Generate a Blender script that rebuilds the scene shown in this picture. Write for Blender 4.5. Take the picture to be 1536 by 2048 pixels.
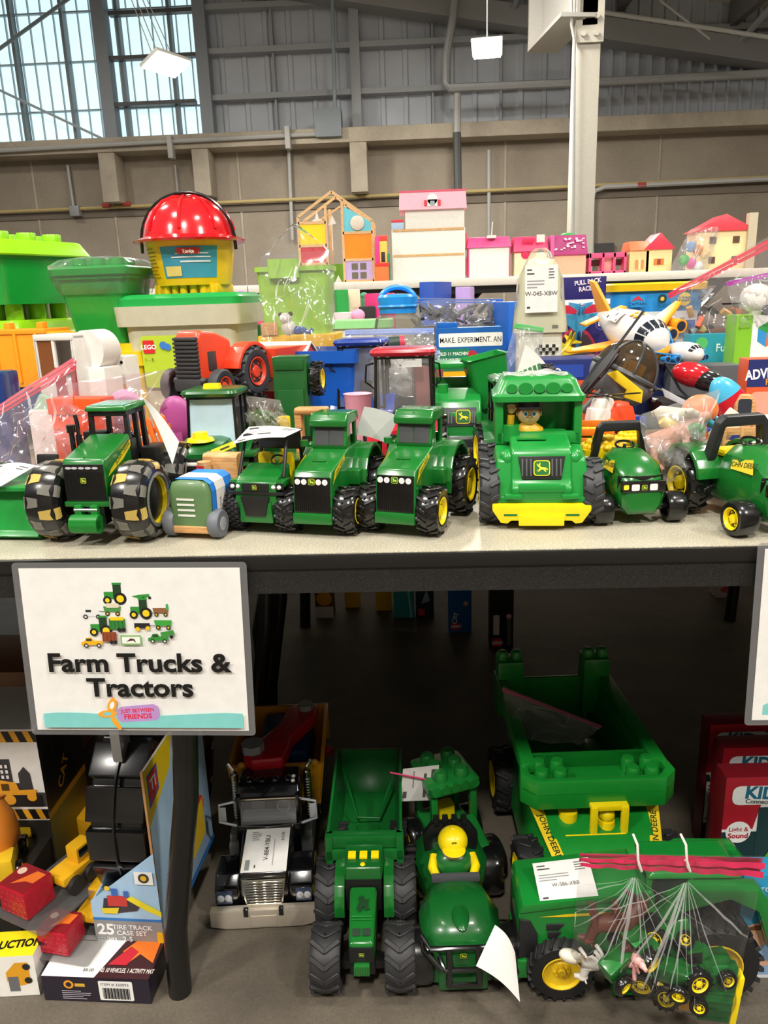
import bpy, bmesh, math, random
from mathutils import Vector, Matrix, Euler
random.seed(7)
SC = bpy.context.scene
COL = SC.collection
for o in list(bpy.data.objects): bpy.data.objects.remove(o)
PI = math.pi
R = math.radians
# ---------------------------------------------------------------- camera
FPX, PITCH, YAW, ROLL, CZ = 1540.0, R(15.5), R(2.6), R(1.9), 1.037
cam_f = Vector((-math.sin(YAW)*math.cos(PITCH), math.cos(YAW)*math.cos(PITCH), -math.sin(PITCH)))
_r0 = Vector((math.cos(YAW), math.sin(YAW), 0)); _u0 = _r0.cross(cam_f)
cam_r = _r0*math.cos(ROLL) - _u0*math.sin(ROLL); cam_u = _u0*math.cos(ROLL) + _r0*math.sin(ROLL)
cd = bpy.data.cameras.new('camera'); cam = bpy.data.objects.new('camera', cd); COL.objects.link(cam)
cam.matrix_world = Matrix(((cam_r.x, cam_u.x, -cam_f.x, 0), (cam_r.y, cam_u.y, -cam_f.y, 0), (cam_r.z, cam_u.z, -cam_f.z, CZ), (0, 0, 0, 1)))
cd.sensor_fit = 'VERTICAL'; cd.sensor_height = 36; cd.lens = 36*FPX/2048; cd.clip_end = 100; cd.clip_start = .02
SC.camera = cam
# ---------------------------------------------------------------- light
SC.view_settings.view_transform = 'Standard'; SC.view_settings.look = 'None'; SC.view_settings.gamma = 1
SC.view_settings.exposure = 0.25
W = bpy.data.worlds.new('world'); SC.world = W; W.use_nodes = True
W.node_tree.nodes['Background'].inputs[0].default_value = (1.0, .98, .96, 1)
W.node_tree.nodes['Background'].inputs[1].default_value = .25
LAMP_W = 60.0
# lamp positions: (x, y, z); the hall's high-bay panels, two of them in the picture, the others unseen overhead and behind, some added to light the back wall
# ---------------------------------------------------------------- pixel helpers
def ray(px, py): return cam_f + cam_r*((px-768)/FPX) - cam_u*((py-1024)/FPX)
def AZ(px, py, z=.74):
    d = ray(px, py); t = (z-CZ)/d.z; return Vector((d.x*t, d.y*t, z))
def AY(px, py, y):
    d = ray(px, py); t = y/d.y; return Vector((d.x*t, y, CZ+d.z*t))
# ---------------------------------------------------------------- materials
def lin(h):
    if isinstance(h, str): h = [int(h[i:i+2], 16)/255 for i in (0, 2, 4)]
    return tuple((c/12.92 if c <= .04045 else ((c+.055)/1.055)**2.4) for c in h)
MATS = {}
def mat(hexa, rough=.4, metal=0, bump=0, var=.06, scale=60, coat=0, emit=0, alpha=1, name=None, trans=0):
    key = (hexa, rough, metal, bump, var, scale, coat, emit, alpha, trans)
    if key in MATS: return MATS[key]
    m = bpy.data.materials.new(name or 'surface_'+hexa); m.use_nodes = True; MATS[key] = m
    nt = m.node_tree; b = nt.nodes['Principled BSDF']; N = nt.nodes.new; L = nt.links.new
    c = lin(hexa)
    b.inputs['Base Color'].default_value = (*c, 1); b.inputs['Roughness'].default_value = rough; b.inputs['Metallic'].default_value = metal
    if coat: b.inputs['Coat Weight'].default_value = coat; b.inputs['Coat Roughness'].default_value = .08
    if trans: b.inputs['Transmission Weight'].default_value = trans
    tc = N('ShaderNodeTexCoord'); nz = N('ShaderNodeTexNoise'); nz.inputs['Scale'].default_value = scale; nz.inputs['Detail'].default_value = 3
    L(tc.outputs['Object'], nz.inputs['Vector'])
    if var:
        mx = N('ShaderNodeMixRGB'); mx.blend_type = 'MULTIPLY'; mx.inputs[0].default_value = 1
        rp = N('ShaderNodeMapRange'); rp.inputs[3].default_value = 1-var*1.5; rp.inputs[4].default_value = 1+var*1.5
        L(nz.outputs[0], rp.inputs[0]); mx.inputs[1].default_value = (*c, 1); L(rp.outputs[0], mx.inputs[2]); L(mx.outputs[0], b.inputs['Base Color'])
    if bump:
        bp = N('ShaderNodeBump'); bp.inputs['Strength'].default_value = bump; bp.inputs['Distance'].default_value = .002
        L(nz.outputs[0], bp.inputs['Height']); L(bp.outputs[0], b.inputs['Normal'])
    if emit: b.inputs['Emission Color'].default_value = (*c, 1); b.inputs['Emission Strength'].default_value = emit
    if alpha < 1: b.inputs['Alpha'].default_value = alpha
    return m
def film(tint='f4f4f4', body=.10, gloss=.5, wr=25, bump=.5, name='clear_film'):
    key = ('film', tint, body, gloss, wr, bump)
    if key in MATS: return MATS[key]
    m = bpy.data.materials.new(name); m.use_nodes = True; MATS[key] = m
    nt = m.node_tree; nt.nodes.clear(); N = nt.nodes.new; L = nt.links.new
    out = N('ShaderNodeOutputMaterial'); tr = N('ShaderNodeBsdfTransparent'); tr.inputs[0].default_value = (*lin(tint), 1)
    gl = N('ShaderNodeBsdfGlossy'); gl.inputs['Roughness'].default_value = .1; gl.inputs[0].default_value = (1, 1, 1, 1)
    df = N('ShaderNodeBsdfDiffuse'); df.inputs[0].default_value = (*lin(tint), 1)
    lw = N('ShaderNodeLayerWeight'); lw.inputs[0].default_value = .12
    tc = N('ShaderNodeTexCoord'); mp = N('ShaderNodeMapping'); mp.inputs['Scale'].default_value = (1, 1, .45); mp.inputs['Rotation'].default_value = (0, .5, 0)
    nz = N('ShaderNodeTexNoise'); nz.noise_type = 'RIDGED_MULTIFRACTAL'; nz.inputs['Scale'].default_value = wr*.8; nz.inputs['Detail'].default_value = 3; nz.inputs['Distortion'].default_value = .6
    bp = N('ShaderNodeBump'); bp.inputs['Strength'].default_value = bump; bp.inputs['Distance'].default_value = .012
    L(tc.outputs['Object'], mp.inputs[0]); L(mp.outputs[0], nz.inputs['Vector']); L(nz.outputs[0], bp.inputs['Height'])
    for n in (gl, lw, df): L(bp.outputs[0], n.inputs['Normal'])
    m1 = N('ShaderNodeMixShader'); m1.inputs[0].default_value = body; L(tr.outputs[0], m1.inputs[1]); L(df.outputs[0], m1.inputs[2])
    mul = N('ShaderNodeMath'); mul.operation = 'MULTIPLY_ADD'; mul.inputs[1].default_value = gloss; mul.inputs[2].default_value = .02; L(lw.outputs['Fresnel'], mul.inputs[0])
    m2 = N('ShaderNodeMixShader'); L(mul.outputs[0], m2.inputs[0]); L(m1.outputs[0], m2.inputs[1]); L(gl.outputs[0], m2.inputs[2])
    L(m2.outputs[0], out.inputs[0]); return m
# ---------------------------------------------------------------- mesh builder
_txt = {}
def text_geo(s, bold):
    k = (s, bold)
    if k not in _txt:
        c = bpy.data.curves.new('t', 'FONT'); c.body = s; c.size = 1; c.offset = bold; c.align_x = 'CENTER'; c.resolution_u = 3
        o = bpy.data.objects.new('t', c); COL.objects.link(o); dg = bpy.context.evaluated_depsgraph_get(); dg.update()
        me = bpy.data.meshes.new_from_object(o.evaluated_get(dg))
        vs = [v.co.copy() for v in me.vertices]; fs = [tuple(p.vertices) for p in me.polygons]
        bpy.data.objects.remove(o); bpy.data.meshes.remove(me); bpy.data.curves.remove(c)
        _txt[k] = (vs, fs)
    return _txt[k]
class MB:
    def __init__(s, u=.01): s.u = u; s.v = []; s.f = []; s.mi = []; s.sl = []; s.cur = 0; s.X = Matrix()
    def m(s, ma):
        if ma not in s.sl: s.sl.append(ma)
        s.cur = s.sl.index(ma); return s
    def x(s, M=None): s.X = M or Matrix(); return s
    def add(s, vs, fs):
        b = len(s.v)
        for p in vs: s.v.append(s.X @ Vector(p))
        for f in fs: s.f.append(tuple(b+i for i in f)); s.mi.append(s.cur)
        return s
    def addbm(s, bm):
        bm.verts.index_update(); s.add([v.co.copy() for v in bm.verts], [[v.index for v in f.verts] for f in bm.faces]); bm.free(); return s
    def hexa(s, P, bev=0, seg=2):   # P: 4 bottom points, 4 top points, both counter-clockwise from above
        bm = bmesh.new(); v = [bm.verts.new(p) for p in P]
        for f in ((3, 2, 1, 0), (4, 5, 6, 7), (0, 1, 5, 4), (1, 2, 6, 5), (2, 3, 7, 6), (3, 0, 4, 7)): bm.faces.new([v[i] for i in f])
        if bev: bmesh.ops.bevel(bm, geom=list(bm.edges), offset=bev, segments=seg, affect='EDGES', profile=.6)
        return s.addbm(bm)
    def box(s, x0, x1, y0, y1, z0, z1, bev=0, tx=0, ty=0, seg=2):   # tx, ty: inset of the top
        return s.hexa([(x0, y0, z0), (x1, y0, z0), (x1, y1, z0), (x0, y1, z0), (x0+tx, y0+ty, z1), (x1-tx, y0+ty, z1), (x1-tx, y1-ty, z1), (x0+tx, y1-ty, z1)], bev, seg)
    def prism(s, pts, axis, a, b, bev=0, seg=2, s1=1.0):
        def P(p, t):
            if axis == 'x': return (t, p[0], p[1])
            if axis == 'y': return (p[0], t, p[1])
            return (p[0], p[1], t)
        bm = bmesh.new(); n = len(pts)
        A = [bm.verts.new(P(p, a)) for p in pts]; B = [bm.verts.new(P((p[0]*s1, p[1]*s1), b)) for p in pts]
        bm.faces.new(A); bm.faces.new(list(reversed(B)))
        for i in range(n): bm.faces.new((A[(i+1) % n], A[i], B[i], B[(i+1) % n]))
        bmesh.ops.recalc_face_normals(bm, faces=bm.faces)
        if bev: bmesh.ops.bevel(bm, geom=list(bm.edges), offset=bev, segments=seg, affect='EDGES', profile=.6, clamp_overlap=True)
        return s.addbm(bm)
    def loft(s, secs, caps=True):
        n = len(secs[0]); vs = [p for q in secs for p in q]; fs = []
        for k in range(len(secs)-1):
            for i in range(n): j = (i+1) % n; fs.append((k*n+i, k*n+j, (k+1)*n+j, (k+1)*n+i))
        if caps: fs.append(tuple(reversed(range(n)))); fs.append(tuple((len(secs)-1)*n+i for i in range(n)))
        return s.add(vs, fs)
    def rr(s, secs, caps=True, cx=0, cy=0, n=5):     # secs: (z, halfwidth x, halfdepth y, corner radius[, dx, dy])
        L = []
        for q in secs:
            z, w, d, r = q[:4]; dx, dy = (q[4], q[5]) if len(q) > 4 else (0, 0); r = min(r, w*.999, d*.999); pts = []
            for (sx, sy, a0) in ((1, 1, 0), (-1, 1, 90), (-1, -1, 180), (1, -1, 270)):
                for i in range(n): a = R(a0+90*i/(n-1)); pts.append((cx+dx+sx*(w-r)+r*math.cos(a), cy+dy+sy*(d-r)+r*math.sin(a), z))
            L.append(pts)
        return s.loft(L, caps)
    def cyl(s, p0, p1, r0, r1=None, n=20, caps=True):
        r1 = r0 if r1 is None else r1; p0 = Vector(p0); p1 = Vector(p1); d = (p1-p0).normalized()
        a = d.orthogonal().normalized(); b = d.cross(a); S = []
        for p, r in ((p0, r0), (p1, r1)): S.append([p+a*r*math.cos(2*PI*i/n)+b*r*math.sin(2*PI*i/n) for i in range(n)])
        return s.loft(S, caps)
    def lathe(s, prof, c=(0, 0, 0), axis='z', n=28, caps=True):
        c = Vector(c); S = []
        for r, h in prof:
            ring = []
            for i in range(n):
                a = 2*PI*i/n; q = (r*math.cos(a), r*math.sin(a))
                ring.append(c+Vector({'z': (q[0], q[1], h), 'x': (h, q[0], q[1]), 'y': (q[1], h, q[0])}[axis]))
            S.append(ring)
        return s.loft(S, caps)
    def tube(s, pts, r, n=8, close=False):
        pts = [Vector(p) for p in pts]; N = len(pts); S = []; up = None
        for i, p in enumerate(pts):
            a = pts[(i-1) % N] if (close or i) else p; b = pts[(i+1) % N] if (close or i < N-1) else p
            d = (b-a).normalized()
            up = d.orthogonal().normalized() if up is None else (up-d*up.dot(d)).normalized()
            v = d.cross(up); rr = r[i] if isinstance(r, (list, tuple)) else r
            S.append([p+up*rr*math.cos(2*PI*k/n)+v*rr*math.sin(2*PI*k/n) for k in range(n)])
        if close: S.append(S[0]); return s.loft(S, False)
        return s.loft(S)
    def sph(s, c, r, nu=20, nv=12, v0=0, v1=1):
        if not isinstance(r, (tuple, list)): r = (r, r, r)
        S = []
        for k in range(nv+1):
            t = PI*(v0+(v1-v0)*k/nv); rr = max(math.sin(t), 1e-3)
            S.append([(c[0]+r[0]*rr*math.cos(2*PI*i/nu), c[1]+r[1]*rr*math.sin(2*PI*i/nu), c[2]-r[2]*math.cos(t)) for i in range(nu)])
        return s.loft(S)
    def grid(s, fn, nu, nv):
        vs = [fn(i/nu, j/nv) for j in range(nv+1) for i in range(nu+1)]
        return s.add(vs, [(j*(nu+1)+i, j*(nu+1)+i+1, (j+1)*(nu+1)+i+1, (j+1)*(nu+1)+i) for j in range(nv) for i in range(nu)])
    def build_each(s, name, parent):      # every separate piece as a part of its own
        p = list(range(len(s.v)))
        def fd(i):
            while p[i] != i: p[i] = p[p[i]]; i = p[i]
            return i
        for f in s.f:
            for q in f[1:]: p[fd(q)] = fd(f[0])
        G = {}
        for f, mi in zip(s.f, s.mi): G.setdefault(fd(f[0]), []).append((f, mi))
        for g in G.values():
            m = MB(s.u); m.sl = s.sl; mp = {}
            for f, mi in g: m.f.append(tuple(mp.setdefault(q, len(mp)) for q in f)); m.mi.append(mi)
            m.v = [s.v[q] for q in mp]; o = m.build(name, parent)
    def build(s, name, parent=None, label=None, smooth=True):
        me = bpy.data.meshes.new(name); me.from_pydata([v*s.u for v in s.v], [], s.f)
        for q in s.sl: me.materials.append(q)
        me.polygons.foreach_set('material_index', s.mi); me.validate()
        if smooth:
            me.polygons.foreach_set('use_smooth', [True]*len(me.polygons)); me.set_sharp_from_angle(angle=R(38))
        me.update(); o = bpy.data.objects.new(name, me); COL.objects.link(o)
        if parent: o.parent = parent
        if label: o['label'] = label
        return o
class Face:      # a printed face: flat decals laid on a surface, (u, v) from its lower left corner
    def __init__(s, mb, o, r, up, lift=.02):
        s.mb = mb; s.o = Vector(o); s.r = Vector(r).normalized(); s.n = s.r.cross(Vector(up)).normalized(); s.u = s.n.cross(s.r); s.k = 0; s.lift = lift
    def P(s, u, v, k=None): return s.o+s.r*u+s.u*v+s.n*(s.lift*(s.k if k is None else k))
    def poly(s, pts, c):
        s.k += 1; s.mb.m(mat(c, .45) if isinstance(c, str) else c); s.mb.add([s.P(*p) for p in pts], [tuple(range(len(pts)))]); return s
    def rect(s, u0, v0, u1, v1, c): return s.poly([(u0, v0), (u1, v0), (u1, v1), (u0, v1)], c)
    def circ(s, u, v, r, c, n=20, ry=None): return s.poly([(u+r*math.cos(2*PI*i/n), v+(ry or r)*math.sin(2*PI*i/n)) for i in range(n)], c)
    def rrect(s, u0, v0, u1, v1, r, c):
        p = []
        for cx, cy, a in ((u1-r, v1-r, 0), (u0+r, v1-r, 90), (u0+r, v0+r, 180), (u1-r, v0+r, 270)):
            p += [(cx+r*math.cos(R(a+t)), cy+r*math.sin(R(a+t))) for t in (0, 30, 60, 90)]
        return s.poly(p, c)
    def text(s, u, v, h, t, c, bold=.0, ang=0, sx=1):
        s.k += 1; s.mb.m(mat(c, .45) if isinstance(c, str) else c); vs, fs = text_geo(t, bold); ca, sa = math.cos(R(ang)), math.sin(R(ang)); h = h/.7
        s.mb.add([s.P(u+(p.x*sx*ca-p.y*sa)*h, v+(p.x*sx*sa+p.y*ca)*h) for p in vs], fs); return s
    def lines(s, u0, v0, u1, v1, n, c, seed=1):      # unreadably small print
        rd = random.Random(seed); dv = (v1-v0)/n; s.k += 1
        s.mb.m(mat(c, .45))
        for i in range(n):
            w = (u1-u0)*rd.uniform(.55, 1); v = v1-dv*(i+.5)
            s.mb.add([s.P(u0, v-dv*.2), s.P(u0+w, v-dv*.2), s.P(u0+w, v+dv*.2), s.P(u0, v+dv*.2)], [(0, 1, 2, 3)])
        return s
    def deer(s, u, v, h):      # the maker's leaping-deer badge
        w = h*1.05
        s.rrect(u-w/2, v-h/2, u+w/2, v+h/2, h*.2, 'e8d81c').rrect(u-w*.44, v-h*.44, u+w*.44, v+h*.44, h*.16, '1d6b2c')
        q = [(-.36, -.16), (-.2, -.1), (-.12, .0), (-.26, .12), (-.34, .28), (-.26, .26), (-.2, .18), (-.14, .34), (-.08, .3), (-.12, .14), (-.02, .06), (.22, .04), (.38, -.06), (.36, -.14), (.2, -.08), (.3, -.26), (.22, -.24), (.08, -.1), (-.06, -.1), (-.14, -.2), (-.3, -.26), (-.16, -.14)]
        return s.poly([(u+a*h, v+b*h) for a, b in q], 'f2e23a')
# ---------------------------------------------------------------- things
def T(name, label, cat, loc, rz=0, group=None, rx=0, ry=0, sc=1):
    o = bpy.data.objects.new(name, None); COL.objects.link(o); o.location = loc; o.rotation_euler = (R(rx), R(ry), R(rz)); o.scale = (sc, sc, sc)
    o.empty_display_size = .05; o['label'] = label; o['category'] = cat
    if group: o['group'] = group
    return o
def tag(o, label, cat, group=None):
    o['label'] = label; o['category'] = cat
    if group: o['group'] = group
    return o
def struct(o): o['kind'] = 'structure'; return o
def clone(o, loc, rz, label, group=None):
    def rec(a, par):
        c = a.copy(); COL.objects.link(c)
        if par: c.parent = par
        for ch in list(a.children): rec(ch, c)
        return c
    r = rec(o, None); r.location = loc; r.rotation_euler = (0, 0, R(rz)); r['label'] = label
    if group: r['group'] = group
    return r
# palette
GREEN = mat('176c27', .22, coat=.4, name='green_plastic'); GREEN2 = mat('125c24', .28, coat=.3, name='dark_green_plastic'); BGREEN = mat('1b8b38', .3, coat=.2, name='bright_green_plastic')
YEL = mat('f5d90f', .35, name='yellow_plastic'); BLK = mat('141414', .22, coat=.3, name='black_gloss_plastic'); RUB = mat('1c1c1e', .6, bump=.3, name='black_rubber'); DGRY = mat('3a3b3d', .5, name='charcoal_plastic')
WHT = mat('e2e0da', .4, name='white_plastic'); PAPER = mat('e4e2de', .7, name='white_paper'); SILV = mat('b9bcc0', .25, metal=.8, name='silver_plastic'); CHROME = mat('d5d2c8', .12, metal=1, var=.02, name='chrome'); CLEAR = film(body=.06, gloss=.8, wr=8, bump=.1, name='clear_plastic')
GRY = mat('8c8f93', .45, name='grey_plastic'); RED = mat('c8202a', .3, coat=.2, name='red_plastic'); ORG = mat('f2531e', .4, name='orange_plastic'); BLUE = mat('1758b8', .35, name='blue_plastic')
def wood(hexa, name='pale_wood'):
    if ('w', hexa) in MATS: return MATS[('w', hexa)]
    m = bpy.data.materials.new(name); m.use_nodes = True; nt = m.node_tree; N = nt.nodes.new; L = nt.links.new; b = nt.nodes['Principled BSDF']; b.inputs['Roughness'].default_value = .5
    tc = N('ShaderNodeTexCoord'); mp = N('ShaderNodeMapping'); mp.inputs['Scale'].default_value = (30, 260, 260); nz = N('ShaderNodeTexNoise'); nz.inputs['Scale'].default_value = 1.5; nz.inputs['Detail'].default_value = 4
    rp = N('ShaderNodeValToRGB'); c = lin(hexa); rp.color_ramp.elements[0].color = (c[0]*.7, c[1]*.62, c[2]*.5, 1); rp.color_ramp.elements[1].color = (*c, 1); rp.color_ramp.elements[0].position = .3; rp.color_ramp.elements[1].position = .6
    L(tc.outputs['Object'], mp.inputs[0]); L(mp.outputs[0], nz.inputs['Vector']); L(nz.outputs[0], rp.inputs[0]); L(rp.outputs[0], b.inputs['Base Color']); MATS[('w', hexa)] = m; return m
WOOD = wood('d9a870'); WOOD2 = wood('c9955c', 'tan_wood')
# common parts
def wheel(par, c, Rr, w, rim=YEL, tire=BLK, style='smooth', side=1, rr=.55, n=36, name='wheel', u=.01, dual=False):
    """side: +1 the rim faces +x, -1 faces -x"""
    m = MB(u).m(tire); b = Rr*.12; q = w/2
    prof = [(Rr*rr, -q*.8), (Rr*(rr+.1), -q), (Rr*.9, -q), (Rr*.985, -q*.75), (Rr, -q*.3), (Rr, q*.3), (Rr*.985, q*.75), (Rr*.9, q), (Rr*(rr+.1), q), (Rr*rr, q*.8)]
    if style in ('bar', 'chev', 'knob'): prof = [(r*(.94 if r > Rr*.85 else 1), h) for r, h in prof]
    m.lathe(prof, c, 'x', n, caps=False)
    m.lathe([(Rr*rr*1.02, -q*.6), (Rr*rr*1.02, q*.6)], c, 'x', n, caps=True)
    if style == 'bar':
        for i in range(14):
            for sd in (-1, 1):
                a = 2*PI*(i+(.5 if sd > 0 else 0))/14; m.x(Matrix.Translation(c)@Matrix.Rotation(a, 4, 'X')@Matrix.Translation((sd*q*.5, 0, Rr*.93))@Matrix.Rotation(sd*.5, 4, 'Z')); m.box(-q*.55, q*.55, -Rr*.055, Rr*.055, -Rr*.06, Rr*.07, Rr*.015, seg=1)
    if style == 'chev':
        for i in range(13):
            for sd in (-1, 1):
                a = 2*PI*i/13; m.x(Matrix.Translation(c)@Matrix.Rotation(a, 4, 'X')@Matrix.Translation((sd*q*.46, 0, Rr*.94))@Matrix.Rotation(sd*.62, 4, 'Z')); m.box(-q*.62, q*.62, -Rr*.075, Rr*.075, -Rr*.06, Rr*.06, Rr*.02, seg=1)
    if style == 'knob':
        for i in range(26):
            for k in range(4):
                a = 2*PI*(i+.5*(k % 2))/26; m.x(Matrix.Translation(c)@Matrix.Rotation(a, 4, 'X')@Matrix.Translation(((k-1.5)*q*.5, 0, Rr*.95))); m.box(-q*.2, q*.2, -Rr*.07, Rr*.07, -Rr*.04, Rr*.05, Rr*.015, seg=1)
    m.x(); o = m.build(name, par)
    if rim:
        k = MB(u).m(rim); s = side; r0 = Rr*rr
        k.lathe([(r0*1.04, s*q*1.02), (r0*.97, s*q*1.04), (r0*.88, s*q*.9), (r0*.8, s*q*.55), (r0*.45, s*q*.6), (r0*.4, s*q*.85), (r0*.15, s*q*.9), (.001, s*q*.9)], c, 'x', 28, caps=False)
        for i in range(6):
            a = 2*PI*i/6; p = Vector(c)+Vector((s*q*.6, r0*.6*math.cos(a), r0*.6*math.sin(a))); k.cyl(p, p+Vector((s*q*.14, 0, 0)), r0*.08, n=8)
        k.build('rim', o)
    return o
def sheet(par, name, corners, mt=PAPER, bend=0, bdir=(0, 0, 1), prn=None, u=.01, lab=None, n=10):
    """paper from four corners (bl, br, tr, tl), bowed by bend along bdir"""
    a, b, c, d = [Vector(p) for p in corners]; bd = Vector(bdir)
    def P(i, j): return (a*(1-i)+b*i)*(1-j)+(d*(1-i)+c*i)*j+bd*bend*math.sin(PI*i)
    nr = (b-a).cross(d-a).normalized(); th = .04 if u == .01 else .0005
    m = MB(u).m(mt); m.grid(lambda i, j: P(i, j), n, 4); m.grid(lambda i, j: P(1-i, j)-nr*th, n, 4)
    if prn:
        for (i0, j0, i1, j1, col) in prn:
            m.m(mat(col, .6)); m.grid(lambda i, j: P(i0+(i1-i0)*i, j0+(j1-j0)*j)+nr*th, 4, 1)
    return m.build(name, par, lab)
TAGP = [(.06, .8, .25, .9, '333333'), (.06, .62, .5, .65, '999999'), (.06, .52, .6, .55, '999999'), (.72, .82, .95, .86, '555555'), (.72, .72, .9, .76, '555555'), (.36, .36, .62, .43, '444444'), (.06, .08, .22, .14, '333333')]
def bag(name, label, C4, bulge=.03, zipc=None, group=None, seed=1, mt=None, nu=22, nv=22, wr=.006, gather=None, pleat=0, cr=16, crease=None):
    """zip bag from four world corners bl, br, tr, tl"""
    a, b, c, d = [Vector(p) for p in C4]; org = (a+b)/2; t = T(name, label, 'bag', org, group=group)
    nr = (b-a).cross(d-a).normalized(); rd = random.Random(seed); ph = [rd.uniform(0, 6.28) for _ in range(12)]
    def P(i, j, s):
        q = (a*(1-i)+b*i)*(1-j)+(d*(1-i)+c*i)*j - org
        e = (math.sin(PI*i)**.6)*(math.sin(PI*min(j*.5+.0, .5)) if False else (1-j)**.5*min(1, j*6+.0)**.5)
        w = wr*(math.sin(9*i+14*j+ph[0])+.7*math.sin(17*i-9*j+ph[1])+.6*math.sin(5*i*j*9+ph[2])+.5*math.sin(31*i+23*j+ph[3])+.4*math.sin(41*i-37*j+ph[4]))
        w *= 1-min(1, j/.88)**3
        if pleat: w += pleat*math.sin(i*42+ph[5]+2*math.sin(j*5))*(j**.7)*(1-j**8)
        sag = Vector((0, 0, -.06*(b-a).length*math.sin(PI*i)*j*0))
        return q+nr*(s*bulge*e+w)+sag
    F = mt or film(body=.10, gloss=.9, wr=28, bump=.7)
    m = MB(1).m(F); m.grid(lambda i, j: P(i, j, 1), nu, nv)
    m.m(film('fbfbfb', .26, 1.1, 20, .3, 'crease_streak_film')); W_ = (b-a).length; H_ = (d-a).length  # whitish fold strips; the film's highlight streaks are put into their colour
    L_ = crease or []
    for _ in range(0 if crease else cr):
        i0, j0 = rd.uniform(.05, .95), rd.uniform(.1, .85); an = rd.gauss(1.3, .6); l_ = rd.uniform(.1, .35); L_ = L_+[(i0, j0, i0+l_*math.cos(an), j0+l_*math.sin(an))]
    for (i0, j0, i1, j1) in L_:
        bw = rd.choice((.0005, .0008, .0012, .0024))*(1 if H_ > .12 else .7); c_ = rd.uniform(-.03, .03); vs = []; n_ = 8
        for k in range(n_+1):
            f_ = k/n_; i_ = min(1, max(0, i0+(i1-i0)*f_+c_*math.sin(PI*f_))); j_ = min(.96, max(0, j0+(j1-j0)*f_)); h_ = bw*math.sin(PI*(.08+.84*f_))
            q0 = P(i_, j_, 1)+nr*.0012; dd = Vector((1, 0, 0)) if abs(j1-j0) > abs(i1-i0) else Vector((0, 0, 1)); vs += [q0-dd*h_, q0+dd*h_]
        m.add(vs, [(2*k, 2*k+1, 2*k+3, 2*k+2) for k in range(n_)])
    m.build('bag_front', t)
    m = MB(1).m(F); m.grid(lambda i, j: P(i, j, -1), nu, nv); m.build('bag_back', t)
    if zipc:
        m = MB(1).m(mat(zipc, .35)); h = (d-a).length
        for j0 in (.90, .945):
            m.grid(lambda i, j: P(i, j0+j*.032, 0)+nr*.0045, nu, 1)
            m.grid(lambda i, j: P(1-i, j0+j*.032, 0)-nr*.0045, nu, 1)
        m.build('zip_seal', t)
    return t
def carton(name, label, loc, rz, w, d, h, body, front=None, side=None, top=None, rx=0, ry=0, cat='box', group=None, face='f2f2f2', prt=None):
    """printed carton, cm; front(F) prints on the front, side(F) on the right-hand side, top(F) on the lid"""
    t = T(name, label, cat, loc, rz, group, rx, ry)
    MB().m(mat(body, .4)).box(-w/2, w/2, -d/2, d/2, 0, h, .12).build('carton', t)
    if front: m = MB(); front(Face(m, (-w/2, -d/2-.01, 0), (1, 0, 0), (0, 0, 1))); m.build('front_print', t)
    if side: m = MB(); side(Face(m, (w/2+.01, -d/2, 0), (0, 1, 0), (0, 0, 1))); m.build('side_print', t)
    if top: m = MB(); top(Face(m, (-w/2, -d/2, h+.01), (1, 0, 0), (0, 1, 0))); m.build('top_print', t)
    return t
# ================================================================ SETTING
WY = 10.0
def concrete(a, b, sc=1.2, name='concrete', rough=.8):
    m = bpy.data.materials.new(name); m.use_nodes = True; nt = m.node_tree; N = nt.nodes.new; L = nt.links.new; bs = nt.nodes['Principled BSDF']; bs.inputs['Roughness'].default_value = rough
    tc = N('ShaderNodeTexCoord'); n1 = N('ShaderNodeTexNoise'); n1.inputs['Scale'].default_value = sc; n1.inputs['Detail'].default_value = 8; n1.inputs['Roughness'].default_value = .65
    n2 = N('ShaderNodeTexNoise'); n2.inputs['Scale'].default_value = sc*90; n2.inputs['Detail'].default_value = 2
    r1 = N('ShaderNodeValToRGB'); r1.color_ramp.elements[0].color = (*lin(a), 1); r1.color_ramp.elements[0].position = .35; r1.color_ramp.elements[1].color = (*lin(b), 1); r1.color_ramp.elements[1].position = .65
    mx = N('ShaderNodeMixRGB'); mx.blend_type = 'OVERLAY'; mx.inputs[0].default_value = .35
    L(tc.outputs['Object'], n1.inputs['Vector']); L(tc.outputs['Object'], n2.inputs['Vector']); L(n1.outputs[0], r1.inputs[0]); L(r1.outputs[0], mx.inputs[1]); L(n2.outputs[0], mx.inputs[2]); L(mx.outputs[0], bs.inputs['Base Color'])
    bp = N('ShaderNodeBump'); bp.inputs['Strength'].default_value = .15; bp.inputs['Distance'].default_value = .003; L(n2.outputs[0], bp.inputs['Height']); L(bp.outputs[0], bs.inputs['Normal'])
    return m
CONC = concrete('857b6d', '9c9283', .9, 'wall_concrete'); CONC2 = concrete('9c9384', 'b6ac9a', 2, 'beam_concrete'); FLOORM = concrete('48423a', '6a6154', 2.2, 'floor_concrete', .55)
SIDING = mat('b9bfc8', .5, var=.1, scale=3, name='painted_siding'); STEEL = mat('9da1a6', .5, name='painted_steel'); STEELD = mat('6d6c6c', .5, name='dark_steel'); CREAM = mat('bcb9ad', .5, name='cream_steel'); INSUL = mat('d6cfc4', .8, var=.12, scale=2, bump=.3, name='roof_insulation')
zb_top = AY(768, 262, WY).z; zb_bot = AY(768, 292, WY).z
struct(MB(1).m(FLOORM).box(-14, 14, -6, WY+.6, -.2, 0).build('floor'))
struct(MB(1).m(CONC).box(-14, 14, WY, WY+.5, 0, zb_bot+.05).build('wall_back'))
struct(MB(1).m(CONC2).box(-14, 14, WY-.32, WY+.5, zb_bot, zb_top, .02).build('trim_1'))
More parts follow.
